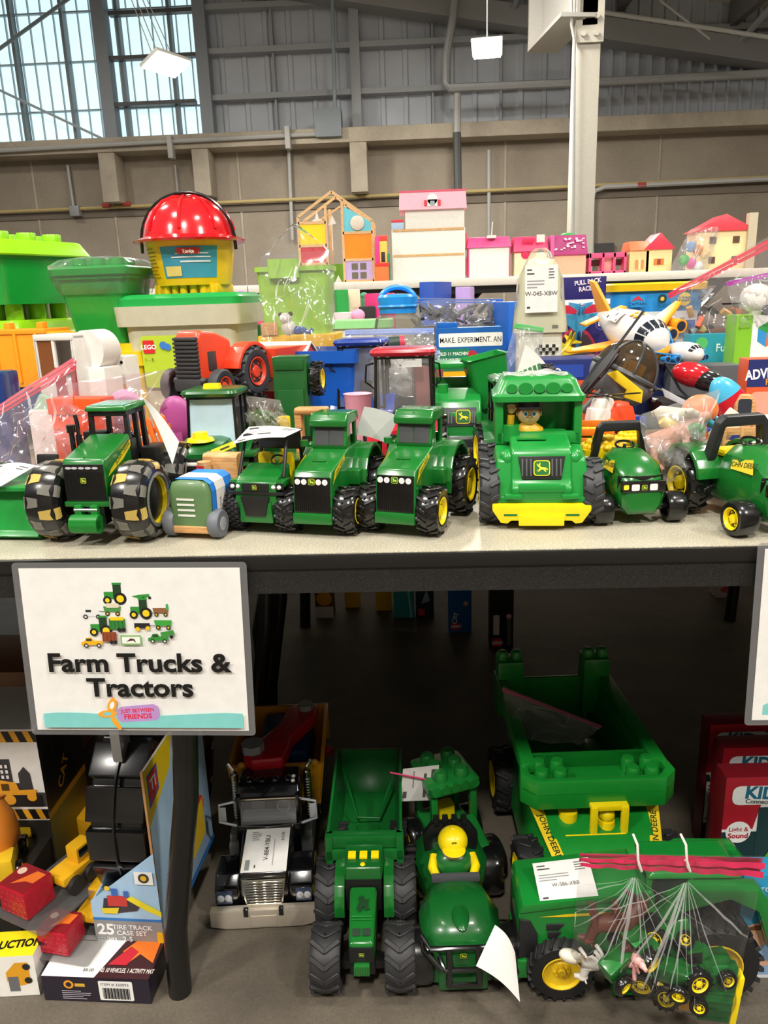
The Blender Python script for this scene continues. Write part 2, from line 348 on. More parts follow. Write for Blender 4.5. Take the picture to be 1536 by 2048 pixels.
def bar(p0, p1, w, mt, n=None): return struct(MB(1).m(mt).tube([p0, p1], w, 4).build(n))
tn = [2]
def trim(mb): o = struct(mb.build('trim_%d' % tn[0])); tn[0] += 1; return o
struct(MB(1).m(CONC).box(-14, 14, -6.3, -6, 0, 6).build('wall_front')); struct(MB(1).m(CONC).box(-14.3, -14, -6, WY, 0, 6).build('wall_left')); struct(MB(1).m(CONC).box(14, 14.3, -6, WY, 0, 4).build('wall_right'))
# vertical joints of the cast wall, brackets under the beam
for px in (70, 225, 480, 1010, 1315): 
    p = AY(px, 380, WY); trim(MB(1).m(CONC2).box(p.x-.012, p.x+.012, WY-.012, WY+.01, 0, zb_bot))
for px, py0, py1 in ((226, 312, 405), (409, 303, 393), (720, 288, 385)):
    p = AY(px, py1, WY-.25); q = AY(px, py0, WY-.25); trim(MB(1).m(CONC2).box(p.x-.1, p.x+.1, WY-.3, WY, p.z, zb_bot+.02, .015))
p = AY(768, 392, WY); trim(MB(1).m(mat('6f665a', .8)).box(-14, 14, WY-.02, WY+.02, p.z-.12, p.z-.04))
# corrugated siding
def rib_wall(x0, x1, z0, z1, per, dep, y):
    pts = []; x = x0
    while x < x1: pts += [(x, y), (x+per*.72, y), (x+per*.78, y-dep), (x+per*.94, y-dep)]; x += per
    vs = [(a, b, z0) for a, b in pts]+[(a, b, z1) for a, b in pts]; n = len(pts)
    return MB(1).m(SIDING).add(vs, [(i, i+1, n+i+1, n+i) for i in range(n-1)])
xw = AY(402, 140, WY).x; xm = AY(1148, 200, WY).x
a = struct(rib_wall(xw, xm, zb_top-.05, 9, .27, .02, WY+.1).build('wall_siding', smooth=False)); b = struct(rib_wall(xm, 8, zb_top-.05, 8, .15, .045, WY+.1).build('wall_ribbed', smooth=False))
# translucent window panels
PANE = mat('d2ebef', .5, emit=.85, var=.03, scale=2, name='daylit_translucent_panel')
struct(MB(1).m(PANE).box(-9, xw, WY+.12, WY+.15, zb_top, 9).build('window_1'))
MUN = mat('aebfc8', .5); MUN2 = mat('7d878d', .5)
m = MB(1).m(MUN)
for i in range(64): x = xw-.12-i*.145; m.box(x-.004, x+.004, WY+.08, WY+.12, zb_top, 9)
o = m.build('window_2'); struct(o)
m = MB(1).m(MUN)
for k in range(9): z = zb_top+.38+k*.52; m.box(-9, xw, WY+.06, WY+.11, z-.008, z+.008)
o = m.build('window_3'); struct(o)
m = MB(1).m(MUN2)
for px in (36, 137, 246, 348): x = AY(px, 150, WY).x; m.box(x-.018, x+.018, WY-.02, WY+.1, zb_top, 9)
struct(m.build('window_4'))
m = MB(1).m(mat('4e4c4c', .5))
for py in (18, 108, 201): p = AY(215, py+8, WY-.1); q = AY(390, py, WY-.1); m.box(p.x, q.x, WY-.1, WY, p.z-.02, p.z+.02)
struct(m.build('window_5'))
for px, w in ((207, .075), (402, .07)):
    x = AY(px+12, 180, WY).x; trim(MB(1).m(mat('8a9199', .5)).box(x-w, x+w, WY-.12, WY+.05, zb_top, 9))
x = AY(712, 150, WY).x; trim(MB(1).m(STEEL).box(x-.055, x+.055, WY-.1, WY+.1, zb_top, 9))
for px in (548, 865, 1002): x = AY(px, 150, WY).x; trim(MB(1).m(STEEL).box(x-.012, x+.012, WY, WY+.1, zb_top, 8))
for py in (8, 97, 190):
    z = AY(600, py, WY).z; trim(MB(1).m(STEEL).box(xw, 8, WY-.06, WY+.08, z-.03, z+.03))
# braces across the window
trim(MB(1).m(MUN2).tube([AY(-10, 104, WY-.2), AY(150, -12, WY-.2)], .02, 6)); trim(MB(1).m(MUN).tube([AY(-10, 176, WY-.2), AY(215, 282, WY-.2)], .015, 6))
# conduits and pipes on the wall
PIPE = mat('a9a9a6', .5); YPIPE = mat('b3a06c', .6)
def run(pts, r, mt): return trim(MB(1).m(mt).tube(pts, r, 8))
run([AY(-20, 303, WY-.36), AY(300, 285, WY-.36), AY(640, 268, WY-.36)], .025, PIPE)
run([AY(-20, 425, WY-.08), AY(768, 391, WY-.08), AY(1560, 353, WY-.08)], .02, YPIPE)
run([AY(135, 330, WY-.06), AY(148, 420, WY-.06)], .018, PIPE)
run([AY(577, 285, WY-.06), AY(585, 480, WY-.06)], .022, PIPE); run([AY(978, 300, WY-.06), AY(978, 480, WY-.06)], .022, PIPE)
run([AY(350, 330, WY-.05), AY(357, 400, WY-.05)], .012, PIPE)
p = AY(150, 422, WY-.1); trim(MB(1).m(GRY).box(p.x-.06, p.x+.06, WY-.13, WY, p.z-.06, p.z+.06, .01))
for px, py in ((575, 275), (340, 294)): p = AY(px, py, WY-.4); trim(MB(1).m(PIPE).box(p.x-.03, p.x+.03, WY-.42, WY-.3, p.z-.12, p.z+.12, .01))
run([AY(664, -30, WY-.3), AY(670, 225, WY-.3)], .022, mat('8e9aa2', .5)); p = AY(658, 248, WY-.3); trim(MB(1).m(mat('7d878c', .5)).box(p.x-.15, p.x+.15, WY-.4, WY-.2, p.z-.15, p.z+.15, .01))
run([AY(912, -30, WY-.5), AY(905, 40, WY-.5), AY(893, 112, WY-.5), AY(893, 166, WY-.5), AY(898, 176, WY-.5), AY(1140, 166, WY-.5), AY(1560, 146, WY-.5)], .045, mat('9c9fa0', .5))
run([AY(915, 180, WY-.45), AY(914, 265, WY-.45)], .04, PIPE); run([AY(914, 265, WY-.45), AY(916, 385, WY-.45)], .045, mat('4a4b4b', .5))
run([AY(1184, 530, WY-.1), AY(1184, 398, WY-.1), AY(1190, 382, WY-.1), AY(1210, 374, WY-.1), AY(1560, 357, WY-.1)], .028, PIPE)
p = AY(1205, 497, WY-.05); trim(MB(1).m(mat('3a3a3a', .5)).box(p.x-.13, p.x+.13, WY-.08, WY, p.z-.06, p.z+.06))
for px, py in ((213, 410), (253, 408), (1283, 370)): p = AY(px, py, WY-.1); trim(MB(1).m(mat('a8463a', .6)).cyl((p.x-.05, p.y, p.z), (p.x+.05, p.y, p.z), .03, n=8))
# column and its bolted beam stub
CY = 7.0; ct = AY(1168, 60, CY); xk = AY(1167, 250, CY).x; hw = .095
m = MB(1).m(CREAM).box(xk-hw, xk+hw, CY-.09, CY+.09, 0, ct.z+.1, .004)
m.box(xk-hw*1.15, xk+hw*1.15, CY-.12, CY-.1, ct.z-.12, ct.z+.25); m.box(xk-hw*.6, xk+hw*.6, CY-.12, CY+.1, ct.z, ct.z+3)
for i in (-1, 1):
    for k in (-.06, .06): m.cyl((xk+i*.05, CY-.14, ct.z+k), (xk+i*.05, CY-.11, ct.z+k), .022, n=8)
trim(m)
zf = AY(1141, 48, CY).z; g0 = AZ(1148, 42, zf); g1 = AZ(1086, 104, zf)
dr = (g1-g0).normalized(); g0 = g0-dr*.1; nn = Vector((-dr.y, dr.x, 0))
m = MB(1).m(mat('a9a7a2', .5))
for (h0, h1, hw2) in ((0, .03, .14), (.03, 1.6, .012)):
    A = [g0-nn*hw2, g1-nn*hw2, g1+nn*hw2, g0+nn*hw2]; m.hexa([(q.x, q.y, zf+h0) for q in A]+[(q.x, q.y, zf+h1) for q in A])
A = [g1-nn*.13, g1-nn*.13+dr*.03, g1+nn*.13+dr*.03, g1+nn*.13]; m.hexa([(q.x, q.y, zf) for q in A]+[(q.x, q.y, zf+1.6) for q in A])
trim(m)
run([AY(1143, -10, CY-.15), AY(1143, 50, CY-.15), AY(1149, 80, CY-.15), AY(1146, 470, CY-.15)], .012, PIPE)
# roof: rises to the left, falls to the right; purlins run towards the camera
r0 = AY(700, -4, WY-.1); r1 = AY(1536, 118, WY-.1); sl = (r1.z-r0.z)/(r1.x-r0.x)
def rz_(x): return r0.z+sl*(x-r0.x)
m = MB(1).m(mat('8e8f90', .5))
xa, xb = r0.x-1.2, 9
m.hexa([(xa, WY-.3, rz_(xa)-.1), (xb, WY-.3, rz_(xb)-.1), (xb, WY, rz_(xb)-.1), (xa, WY, rz_(xa)-.1), (xa, WY-.3, rz_(xa)+.12), (xb, WY-.3, rz_(xb)+.12), (xb, WY, rz_(xb)+.12), (xa, WY, rz_(xa)+.12)]); trim(m)
up = .55
m = MB(1).m(INSUL).hexa([(xa-4, 2.5, rz_(xa-4)+up), (xb, 2.5, rz_(xb)+up), (xb, WY+.3, rz_(xb)+up), (xa-4, WY+.3, rz_(xa-4)+up), (xa-4, 2.5, rz_(xa-4)+up+.05), (xb, 2.5, rz_(xb)+up+.05), (xb, WY+.3, rz_(xb)+up+.05), (xa-4, WY+.3, rz_(xa-4)+up+.05)])
struct(m.build('ceiling'))
for k in range(9):
    x = xa-2+k*1.25; z = rz_(x)+up; trim(MB(1).m(STEELD).box(x-.04, x+.04, 2.5, WY, z-.26, z-.002))
    if k % 2 == 0: trim(MB(1).m(STEEL).tube([(x, WY-.2, z-.5), (x+.1, WY-1.3, z-.24)], .03, 4))
run([AY(1190, 22, WY-1.5), AY(1560, 78, WY-1.5)], .02, PIPE); run([AY(1320, 0, WY-1), AY(1420, 78, WY-1)], .012, PIPE)
# high-bay lamps
LIT = mat('fff3dd', .5, emit=30, var=0, name='lamp_light')
def lamp(x, y, z, rz, lab, grp=None):
    t = T('bay_light', lab, 'lamp', (x, y, z), rz)
    MB(1).m(WHT).box(-.3, .3, -.18, .18, .02, .07, .01).build('lamp_housing', t)
    MB(1).m(LIT).box(-.28, .28, -.16, .16, 0, .018).build('light_panel', t)
    m = MB(1).m(PIPE)
    for sx in (-.2, -.08, .08, .2): m.tube([(sx, 0, .07), (sx*.3, 0, 3)], .006, 4)
    m.build('hanging_cable', t)
    l = bpy.data.lights.new('bay_lamp', 'AREA'); l.shape = 'RECTANGLE'; l.size = .6; l.size_y = .36; l.energy = LAMP_W*(3.2 if y < -1 else 1); l.color = (1, .95, .88)
    lo = bpy.data.objects.new('lamp_light', l); COL.objects.link(lo); lo.parent = t; lo.location = (0, 0, -.02)
    return t
p = AY(334, 132, 8.0); lamp(p.x, p.y, p.z, 62, 'glowing white high-bay lamp hanging in front of the daylit window').scale = (.72, .72, .72)
COL.objects['bay_light'].rotation_euler.x = R(-24)
p = AY(974, 103, 7.6); lamp(p.x, p.y, p.z, 84, 'glowing white high-bay lamp hanging before the grey siding').scale = (.74, .74, .74)
k = 0
for (x, y, z) in ((-2.0, .3, 5), (1.5, .1, 5), (-.4, -2.4, 5), (3.6, -2.0, 5), (-3.8, -2.2, 5), (-2.8, 3.2, 4.3), (2.6, 3.4, 4), (-4.5, 6, 4.4), (0.4, 6.3, 4.0), (4.6, 5.8, 3.5)):  # unseen lamps; those towards the back wall are added to brighten it
    lamp(x, y, z, 90, 'unseen high-bay lamp overhead outside the frame', grp='overhead lamps')['group'] = 'overhead lamps'
# ================================================================ TABLES
TTOP = .74
def speck(base, spot, sc=900, rough=.5):
    m = bpy.data.materials.new('speckled_laminate'); m.use_nodes = True; nt = m.node_tree; N = nt.nodes.new; L = nt.links.new; bs = nt.nodes['Principled BSDF']; bs.inputs['Roughness'].default_value = rough
    tc = N('ShaderNodeTexCoord'); nz = N('ShaderNodeTexNoise'); nz.inputs['Scale'].default_value = sc; nz.inputs['Detail'].default_value = 1; rp = N('ShaderNodeValToRGB')
    rp.color_ramp.elements[0].color = (*lin(base), 1); rp.color_ramp.elements[0].position = .5; rp.color_ramp.elements[1].color = (*lin(spot), 1); rp.color_ramp.elements[1].position = .7
    L(tc.outputs['Object'], nz.inputs['Vector']); L(nz.outputs[0], rp.inputs[0]); L(rp.outputs[0], bs.inputs['Base Color']); return m
TOPM = speck('a39d8b', 'cbc6b2', 500, .38); APRON = speck('161616', '2e2d2b', 900, .5); EDGE = mat('191919', .3, name='black_edge_banding'); LEGM = mat('0c0c0d', .35, coat=.2, name='black_leg_tube')
def table(x0, x1, y0, y1, lab, legs):
    t = T('folding_table', lab, 'table', ((x0+x1)/2, (y0+y1)/2, 0)); ox, oy = (x0+x1)/2, (y0+y1)/2; hx, hy = (x1-x0)/2, (y1-y0)/2
    MB(1).m(TOPM).box(-hx+.004, hx-.004, -hy+.004, hy-.004, TTOP-.012, TTOP, .002).build('tabletop', t)
    m = MB(1).m(EDGE); m.box(-hx, hx, -hy, -hy+.012, TTOP-.02, TTOP-.0015, .004); m.box(-hx, hx, hy-.012, hy, TTOP-.02, TTOP-.0015, .004); m.box(-hx, -hx+.012, -hy, hy, TTOP-.02, TTOP-.0015, .004); m.box(hx-.012, hx, -hy, hy, TTOP-.02, TTOP-.0015, .004); m.box(-hx+.01, hx-.01, -hy+.01, hy-.01, TTOP-.019, TTOP-.0125); m.build('edge_band', t)
    m = MB(1).m(APRON); m.box(-hx+.002, hx-.002, -hy+.004, -hy+.02, TTOP-.052, TTOP-.02); m.box(-hx+.002, hx-.002, hy-.02, hy-.004, TTOP-.052, TTOP-.02); m.build('apron', t)
    for lx in legs:
        q = MB(1).m(LEGM); zt = TTOP-.03
        for yy in (-hy+.065, hy-.065): MB(1).m(LEGM).tube([(lx-ox+.075, yy, zt), (lx-ox+.045, yy*.998, .35), (lx-ox+.006, yy-.004*(1 if yy < 0 else -1), .12), (lx-ox, yy, 0)], .018, 14).build('leg', t)
        MB(1).m(LEGM).tube([(lx-ox, -hy+.06, .5), (lx-ox, hy-.06, .5)], .011, 8).build('crossbar', t)
        MB(1).m(LEGM).tube([(lx-ox, 0, .5), (lx-ox+.2, 0, zt)], .009, 8).build('brace', t)
    return t
table(-.66, 1.17, .885, 1.645, 'speckled grey folding table with black edge nearest the camera', (-.388, .98))
table(-.66, 1.17, 1.65, 2.41, 'speckled folding table standing behind the front one', (-.38, 1.0))
table(-2.52, -.665, .885, 1.645, 'speckled folding table to the left of the nearest one', (-2.3,))
table(-2.52, -.665, 1.65, 2.41, 'speckled folding table at the back left', (-2.3,))
table(1.175, 3.0, .885, 1.645, 'speckled folding table to the right of the nearest one', (2.8,))
table(1.175, 3.0, 1.65, 2.41, 'speckled folding table at the back right', (2.8,))
# curved stacking frame seen under the table
t = T('cart_frame', 'black curved tube frame standing in the dark under the table', 'frame', (-.42, 1.642, 0))
for dx in (0, .07): MB(1).m(LEGM).tube([(dx-.02, 0, 0), (dx-.03, 0, .3), (dx, -.02, .42), (dx+.08, -.05, .58), (dx+.1, -.05, .69)], .012, 8).build('frame_tube', t)
# ================================================================ TOYS ON THE TABLE, FRONT ROW
def card(par, w, h, M, prn=True, txt=None, name='price_tag', lab='white paper price tag'):
    m = MB().m(PAPER); m.x(M); m.box(0, w, -.02, .02, 0, h)
    F = Face(m, (0, -.03, 0), (1, 0, 0), (0, 0, 1), .01)
    F.lines(w*.06, h*.78, w*.3, h*.94, 2, '444444', 1).lines(w*.06, h*.5, w*.6, h*.7, 3, '999999', 2).lines(w*.72, h*.7, w*.94, h*.94, 4, '666666', 3).lines(w*.06, h*.06, w*.22, h*.16, 1, '333333')
    if txt: F.text(w*.5, h*.36, h*.09, txt, '333333')
    m.x(); return m.build(name, par, lab)
def MX(loc, rx=0, ry=0, rz=0): return Matrix.Translation(loc) @ Euler((R(rx), R(ry), R(rz))).to_matrix().to_4x4()
Z = TTOP+.001
# --- pair of chunky farm tractors
def chunky(name, label, loc, rz):
    t = T(name, label, 'toy tractor', loc, rz, 'chunky green tractors side by side')
    G = GREEN; m = MB().m(G)
    m.prism([(-7.6, 1.9), (-7.6, 2.6), (-7.2, 7.3), (-6.6, 8.3), (0.2, 9.9), (6.2, 9.9), (6.2, 3), (2, 1.9)], 'x', -2.55, 2.55, .3, 3)
    m.prism([(-7.9, 1.7), (-7.9, 3.1), (-6.6, 3.1), (-6.6, 1.7)], 'x', -2.6, 2.6, .25)
    m.prism([(-.6, 5.2), (-.6, 7.1), (3.2, 7.1), (3.2, 5.2)], 'x', 2.4, 4.1, .2); m.prism([(-.6, 5.2), (-.6, 7.1), (3.2, 7.1), (3.2, 5.2)], 'x', -4.1, -2.4, .2)
    m.box(-.95, .95, -4.2, -2.4, 8.9, 9.05, .05); m.box(-.03, .03, -6.6, .2, 9, 9.03)
    m.build('body', t)
    m = MB().m(G); m.prism([(-.15, 9.6), (-.35, 10.2), (.5, 13.2), (1.4, 13.4), (1.4, 9.6)], 'x', -2.35, 2.35, .15)
    m.box(-2.35, -1.85, 1, 4.6, 9.6, 13.3, .15); m.box(1.85, 2.35, 1, 1.7, 9.6, 13.3, .15); m.box(1.85, 2.35, 3.9, 4.6, 9.6, 13.3, .15); m.box(-2.3, 2.3, 4.2, 4.7, 9.6, 11, .15)
    m.prism([(-.5, 12.6), (-.5, 13.5), (.4, 14.4), (4.6, 14.3), (5, 12.9), (1, 12.8)], 'x', -2.6, 2.6, .35, 3); m.box(-.04, .04, -.2, 4, 14.1, 14.36)
    m.cyl((-3.2, -.3, 10.3), (-2.4, -.3, 10.3), .22); m.cyl((-3.3, -.6, 10.2), (-3.3, -.6, 10.95), .55, n=12)
    o = m.build('cab', t)
    m = MB().m(mat('4a4c4e', .25, coat=.3)); m.x(MX((0, -.28, 10.25), rx=-15)); m.box(-2, -.04, -.12, .1, 0, 2.6, .05); m.box(.04, 2, -.12, .1, 0, 2.6, .05); m.build('windshield', o)
    m = MB().m(mat('0e0e0f', .2, coat=.3)); m.x(MX((0, -7.55, 3.2), rx=-5)); m.box(-2.35, 2.35, -.12, .2, 0, 4.4, .08)
    for i in range(17): m.box(-2.2+i*.27, -2.12+i*.27, -.18, -.1, .2, 3.3)
    F = Face(m, (-2.35, -.15, 0), (1, 0, 0), (0, 0, 1), .02)
    F.k = 3; F.deer(2.35, 3.85, .8)
    for u in (.55, 1.4, 3.3, 4.15): F.circ(u, 3.85, .36, 'f4f4f4').circ(u, 3.85, .27, 'dcdcdc')
    m.x(); m.build('grille', t)
    for sx in (1, -1):
        m = MB().m(G); P = []
        for i in range(10): a = R(200-20*i*1.05); P.append((5.2+4.6*math.cos(a), 4.4+4.6*math.sin(a)+.8))
        P += [(8.6, 3), (8, 3), (8, 6)]+[(5.2+4.0*math.cos(R(20+20*i)), 4.4+4.0*math.sin(R(20+20*i))+.8) for i in range(8)]
        m.prism(P, 'x', sx*2.3, sx*4.6, .12); m.build('fender', t)
        m = MB(); F = Face(m, (sx*2.58, -6.9 if sx > 0 else -1.6, 6.6), (0, sx, 0), (0, 0, 1), .02); q = [(0, 0), (.8, .5), (5, 2.2), (5, 2.9), (1, 1.6)]
        if sx < 0: q = [(5.3-a, b) for a, b in q]
        F.poly(q, 'e3cf1f'); F.text(2.9, 1.5 if sx > 0 else 1.5, .42, 'JOHN DEERE', '1c4d22', .01, 22*sx); m.build('yellow_stripe', t)
        wheel(t, (sx*3.9, -5, 3.0), 3.0, 2.6, side=sx, tire=BLK, style='bar'); wheel(t, (sx*4.6, 5.4, 3.9), 3.9, 2.8, side=sx, tire=BLK, style='bar')
    m = MB().m(BLK); m.cyl((-3.5, -5, 3), (3.5, -5, 3), .5); m.cyl((-3.5, 5.4, 3.8), (3.5, 5.4, 3.8), .6); m.box(-1.6, 1.6, -5.6, 6, 2.4, 4, .2); m.build('chassis', t)
    return t
c1 = chunky('tractor', 'chunky green toy tractor, left of the matching pair, a grey paper tag behind its cab', AZ(664, 1050, Z)+Vector((0, .022, 0)), -13)
c2 = clone(c1, AZ(829, 1050, Z)+Vector((0.002, .022, 0)), -19, 'chunky green toy tractor, right of the matching pair, beside the truck with a driver'); c2.scale = (1.06, 1.06, 1.06); c1.scale = (1.04, 1.04, 1.04)
# --- big articulated tractor with clear-lugged tyres
t = T('tractor', 'large green toy tractor with clear-lugged black tyres and twin exhausts', 'toy tractor', AZ(212, 1078, Z)+Vector((0.0, .070, 0)), -5, sc=.98); G = GREEN
m = MB().m(G); m.prism([(-9.5, 5.6), (-9.4, 10.6), (-9.0, 11.4), (-1, 13.4), (-1, 6.6), (-7, 5.4)], 'x', -2.9, 2.9, .35, 3); m.box(-2.6, 2.6, -1.2, 10, 5.6, 9, .3); m.box(-3.1, 3.1, -9.7, -8.8, 5.2, 5.9, .15)
m.box(-.04, .04, -8.9, -1, 11.3, 11.6); m.build('hood', t)
m = MB().m(mat('161616', .3)); m.x(MX((0, -9.45, 6.0), rx=-2)); m.box(-2.75, 2.75, -.2, .2, 0, 4.8, .12)
for i in range(28): m.box(-2.6+i*.19, -2.55+i*.19, -.25, -.18, .2, 3.8)
F = Face(m, (-2.75, -.22, 0), (1, 0, 0), (0, 0, 1)); F.k = 3
for u in (.5, 1.35, 2.3, 3.25, 4.2): F.circ(u+.3, 4.35, .42, 'b7b7ba', ry=.17)
F.deer(2.75, 2.7, .75); m.x(); m.build('grille', t)
m = MB(); F = Face(m, (2.93, -9, 8.8), (0, 1, 0), (0, 0, 1)); F.poly([(.3, .2), (1.2, 1.0), (7.6, 3.9), (7.8, 3.0), (5, 1.6)], 'e3cf1f'); F.text(5.2, 2.25, .6, 'JOHN DEERE', '1b3d1b', .01, 24); m.build('yellow_stripe', t)
m = MB().m(mat('1a1a1a', .35)); m.box(-2.7, 2.7, -1.2, 4.6, 8.8, 10.6, .2)
for (x, y) in ((-2.7, -1.1), (2.7, -1.1), (2.7, 1.8), (2.7, 4.3), (-2.7, 4.3)): m.hexa([(x-.35, y-.35, 10), (x+.35, y-.35, 10), (x+.35, y+.35, 10), (x-.35, y+.35, 10), (x*.93-.3, y*.9-.1, 16.6), (x*.93+.3, y*.9-.1, 16.6), (x*.93+.3, y*.9+.5, 16.6), (x*.93-.3, y*.9+.5, 16.6)], .08)
m.box(-2.8, 2.8, -1.3, 4.5, 15.8, 16.6, .2); m.box(2.3, 2.8, -1.1, 1, 9, 12.5, .15); cab = m.build('cab', t)
m = MB().m(G); m.box(-3.1, 3.1, -1.8, 5.0, 16.5, 17.3, .3, .25, .25, 3); m.m(mat('8fb8b2', .15, coat=.5))
for i in range(4): m.box(-2.5+i*1.28, -1.35+i*1.28, -1.1, 4.3, 17.3, 17.36, .03)
m.build('roof', cab)
m = MB().m(BLK); m.sph((-.9, .8, 11.4), (.9, .8, 1.1)); m.sph((1.1, 2.2, 11.8), (1.1, .9, 1.5)); m.build('seat', cab)
m = MB().m(BLK); m.tube([(.9*math.cos(2*PI*i/16), -.4+.4*math.sin(2*PI*i/16), 12.4+.8*math.sin(2*PI*i/16)) for i in range(16)], .16, 6, True); m.build('steering_wheel', cab)
m = MB().m(BLK); m.cyl((-4.2, -3.6, 8.2), (-4.3, -3.4, 14.6), .35); m.cyl((-4.3, -3.4, 14), (-4.3, -3.4, 15), .6); m.cyl((-3.4, -3.2, 8.2), (-3.5, -3.0, 13.6), .42); m.tube([(-3.5, -3, 13.4), (-3.55, -2.9, 15.2), (-3.9, -2.6, 16.2)], .28, 8); m.box(-4.8, -2.9, -4, -2.8, 7.4, 9, .2); m.build('exhaust_pipe', t)
m = MB().m(mat('1b7a2c', .35)); m.x(MX((0, -10.4, 1.9))); m.cyl((-1.9, 0, 1.2), (1.9, 0, 1.2), 1.25, n=12); m.box(-1.9, 1.9, -1.2, .2, .4, 2, .2); m.box(-1.6, -.6, .2, 1.2, 1.6, 3.6, .15); m.box(.6, 1.6, .2, 1.2, 1.6, 3.6, .15); m.m(SILV).cyl((-1.6, .3, 3), (1.6, .3, 3), .2); m.x(); m.build('front_weight', t)
m = MB().m(BLK); m.box(-4.4, 4.4, -6.8, -5.2, 3.2, 4.8, .3); m.box(-2.2, 2.2, -9.4, 10, 2.6, 5.8, .4); m.cyl((-4.5, 7, 4.9), (4.5, 7, 4.9), .8); m.build('chassis', t)
for sx in (-1, 1):
    m = MB().m(mat('171717', .35)); m.box(sx*2.8, sx*6.4, 3.2, 5.4, 8.4, 13 if sx < 0 else 12, .35) if sx < 0 else m.box(3, 6, 1.2, 5.5, 7.4, 11, .3); m.build('fender', t)
LUG = mat('8f8d84', .12, coat=.6, alpha=.6, name='clear_lug'); LUGY = mat('cdb05c', .15, coat=.6, name='amber_lug')
for (x, y, sx) in ((-5.9, -6, -1), (5.9, -6, 1), (-5.9, 7, -1), (5.9, 7, 1)):
    Rr = 5.3; c = (x, y, Rr); q = 2.35
    m = MB().m(BLK).lathe([(3.2, -q), (4.5, -q), (5.1, -q*.8), (Rr, -q*.3), (Rr, q*.3), (5.1, q*.8), (4.5, q), (3.2, q)], c, 'x', 40, caps=False); m.cyl((x-q*.7, y, Rr), (x+q*.7, y, Rr), 3.3, n=32); o = m.build('wheel', t)
    m = MB()
    for i in range(10):
        for k in (-1, 1):
            m.m(LUGY if (i+k) % 3 == 0 else LUG); a0 = 2*PI*(i+.25*k)/10; vs = []
            prof = ((.0, Rr*1.03, .10), (k*q*.45, Rr*1.015, .13), (k*q*.92, Rr*.93, .16), (k*q*1.02, Rr*.86, .17))
            for (h, r, wa) in prof:
                for s_ in (-1, 1):
                    for rr_ in (0, .45): a = a0+s_*wa; vs.append((x+h, y+(r-rr_)*math.cos(a), Rr+(r-rr_)*math.sin(a)))
            fs = []
            for j in range(3):
                b = j*4; fs += [(b, b+2, b+6, b+4), (b, b+4, b+5, b+1), (b+2, b+3, b+7, b+6)]
            fs += [(0, 1, 3, 2), (12, 14, 15, 13)]; m.add(vs, fs)
    m.build('tread_lug', o, 'clear and amber tread blocks')
    m = MB().m(YEL).lathe([(3.25, sx*q*.95), (3.0, sx*q*.9), (2.8, sx*q*.2), (1.2, sx*q*.1), (.9, sx*q*.5), (.01, sx*q*.5)], c, 'x', 32, caps=False); m.m(LUG).lathe([(3.7, sx*q*1.02), (3.3, sx*q*1.07), (3.1, sx*q*.9)], c, 'x', 32, caps=False); m.build('rim', o)
sheet(t, 'price_tag', [(3.2, 4, 17.2), (9.4, -3.0, 9.4), (10.5, -2.6, 12.4), (3.4, 3.6, 17.6)], bend=.6, lab='grey back of a paper tag')
# --- loader bucket of the toy cut by the left edge
t = T('toy_loader', 'green toy loader in clear wrap with its wide bucket forward, at the left edge', 'toy loader', AZ(20, 1083, Z)+Vector((-.01, .015, 0)), -6)
m = MB().m(BGREEN); m.x(MX((0, 0, 0))); m.prism([(0, 0), (-1, .6), (-.4, 1.2), (.4, 4.0), (1.2, 6.6), (2.6, 6.9), (3, 6.2), (1.6, 4), (1.2, 1), (3, .8), (3, 0)], 'x', -7.5, 5, .1); m.box(-7.7, 5.2, -.5, 3, 6.6, 7.2, .15); m.x(); m.build('bucket', t)
m = MB().m(GREEN2); m.box(-5, 2, 5, 16, 2.5, 6.5, .5); m.prism([(2, 5), (2, 6.2), (10, 8.4), (10, 7)], 'x', 1.6, 2.6, .1); m.prism([(2, 5), (2, 6.2), (10, 8.4), (10, 7)], 'x', -6, -5, .1); m.build('body', t)
m = MB().m(mat('1a1a1a', .4)); m.x(MX((2.0, 8, 6.5), rx=-8)); m.box(-1.6, 1.6, 0, .7, 0, 3.4, .3); m.x(); m.m(YEL).sph((4.0, 9.6, 7.4), (.9, .9, .9)); m.build('seat', t)
for sx in (-1, 1): wheel(t, (sx*4.6-1, 12, 3.2), 3.2, 2.2, side=sx)
sheet(t, 'price_tag', [(-4.5, -1.4, 7.5), (1.2, -1.4, 7.6), (3.2, 3.8, 9.2), (-2.2, 3.6, 9.3)], bend=.4, prn=TAGP, lab='white paper price tag with fine print')
# --- wooden tractor with blue tape
t = T('wooden_tractor', 'wooden block tractor in dull green with blue tape and grey wheels', 'toy tractor', AZ(398, 1075, Z)+Vector((0, .03, 0)), -12)
OL = mat('5a7a4e', .4, coat=.15, name='olive_paint'); GW = mat('686d74', .5, name='grey_wheel')
m = MB().m(OL); m.rr([(1.5, 2.75, 3.4, .5, 0, -.1), (2.0, 2.9, 3.5, .6), (6.3, 3.05, 3.5, .8), (7.4, 2.7, 3.3, .9), (7.75, 2.0, 3.0, .9)]); m.build('hood', t)
m = MB().m(WOOD); m.box(-2.6, 2.6, -3.7, 7.5, .75, 1.7, .15); m.build('wood_base', t)
m = MB().m(WOOD); m.prism([(4, 1.6), (4, 3.4), (6.0, 3.4), (6.0, 9.0), (6.5, 9.4), (8.0, 9.4), (8, 1.6)], 'x', -2.6, 2.7, .2, 2); m.cyl((-1.6, 4.6, 3.2), (-1.6, 4.6, 8.6), .95); m.m(mat('b5202a', .4)).box(-2.4, -1.2, 3.6, 5, 7.4, 8.2, .2); m.build('seat', t)
m = MB().m(mat('1f7fe0', .6, name='blue_tape')); b = 3.22
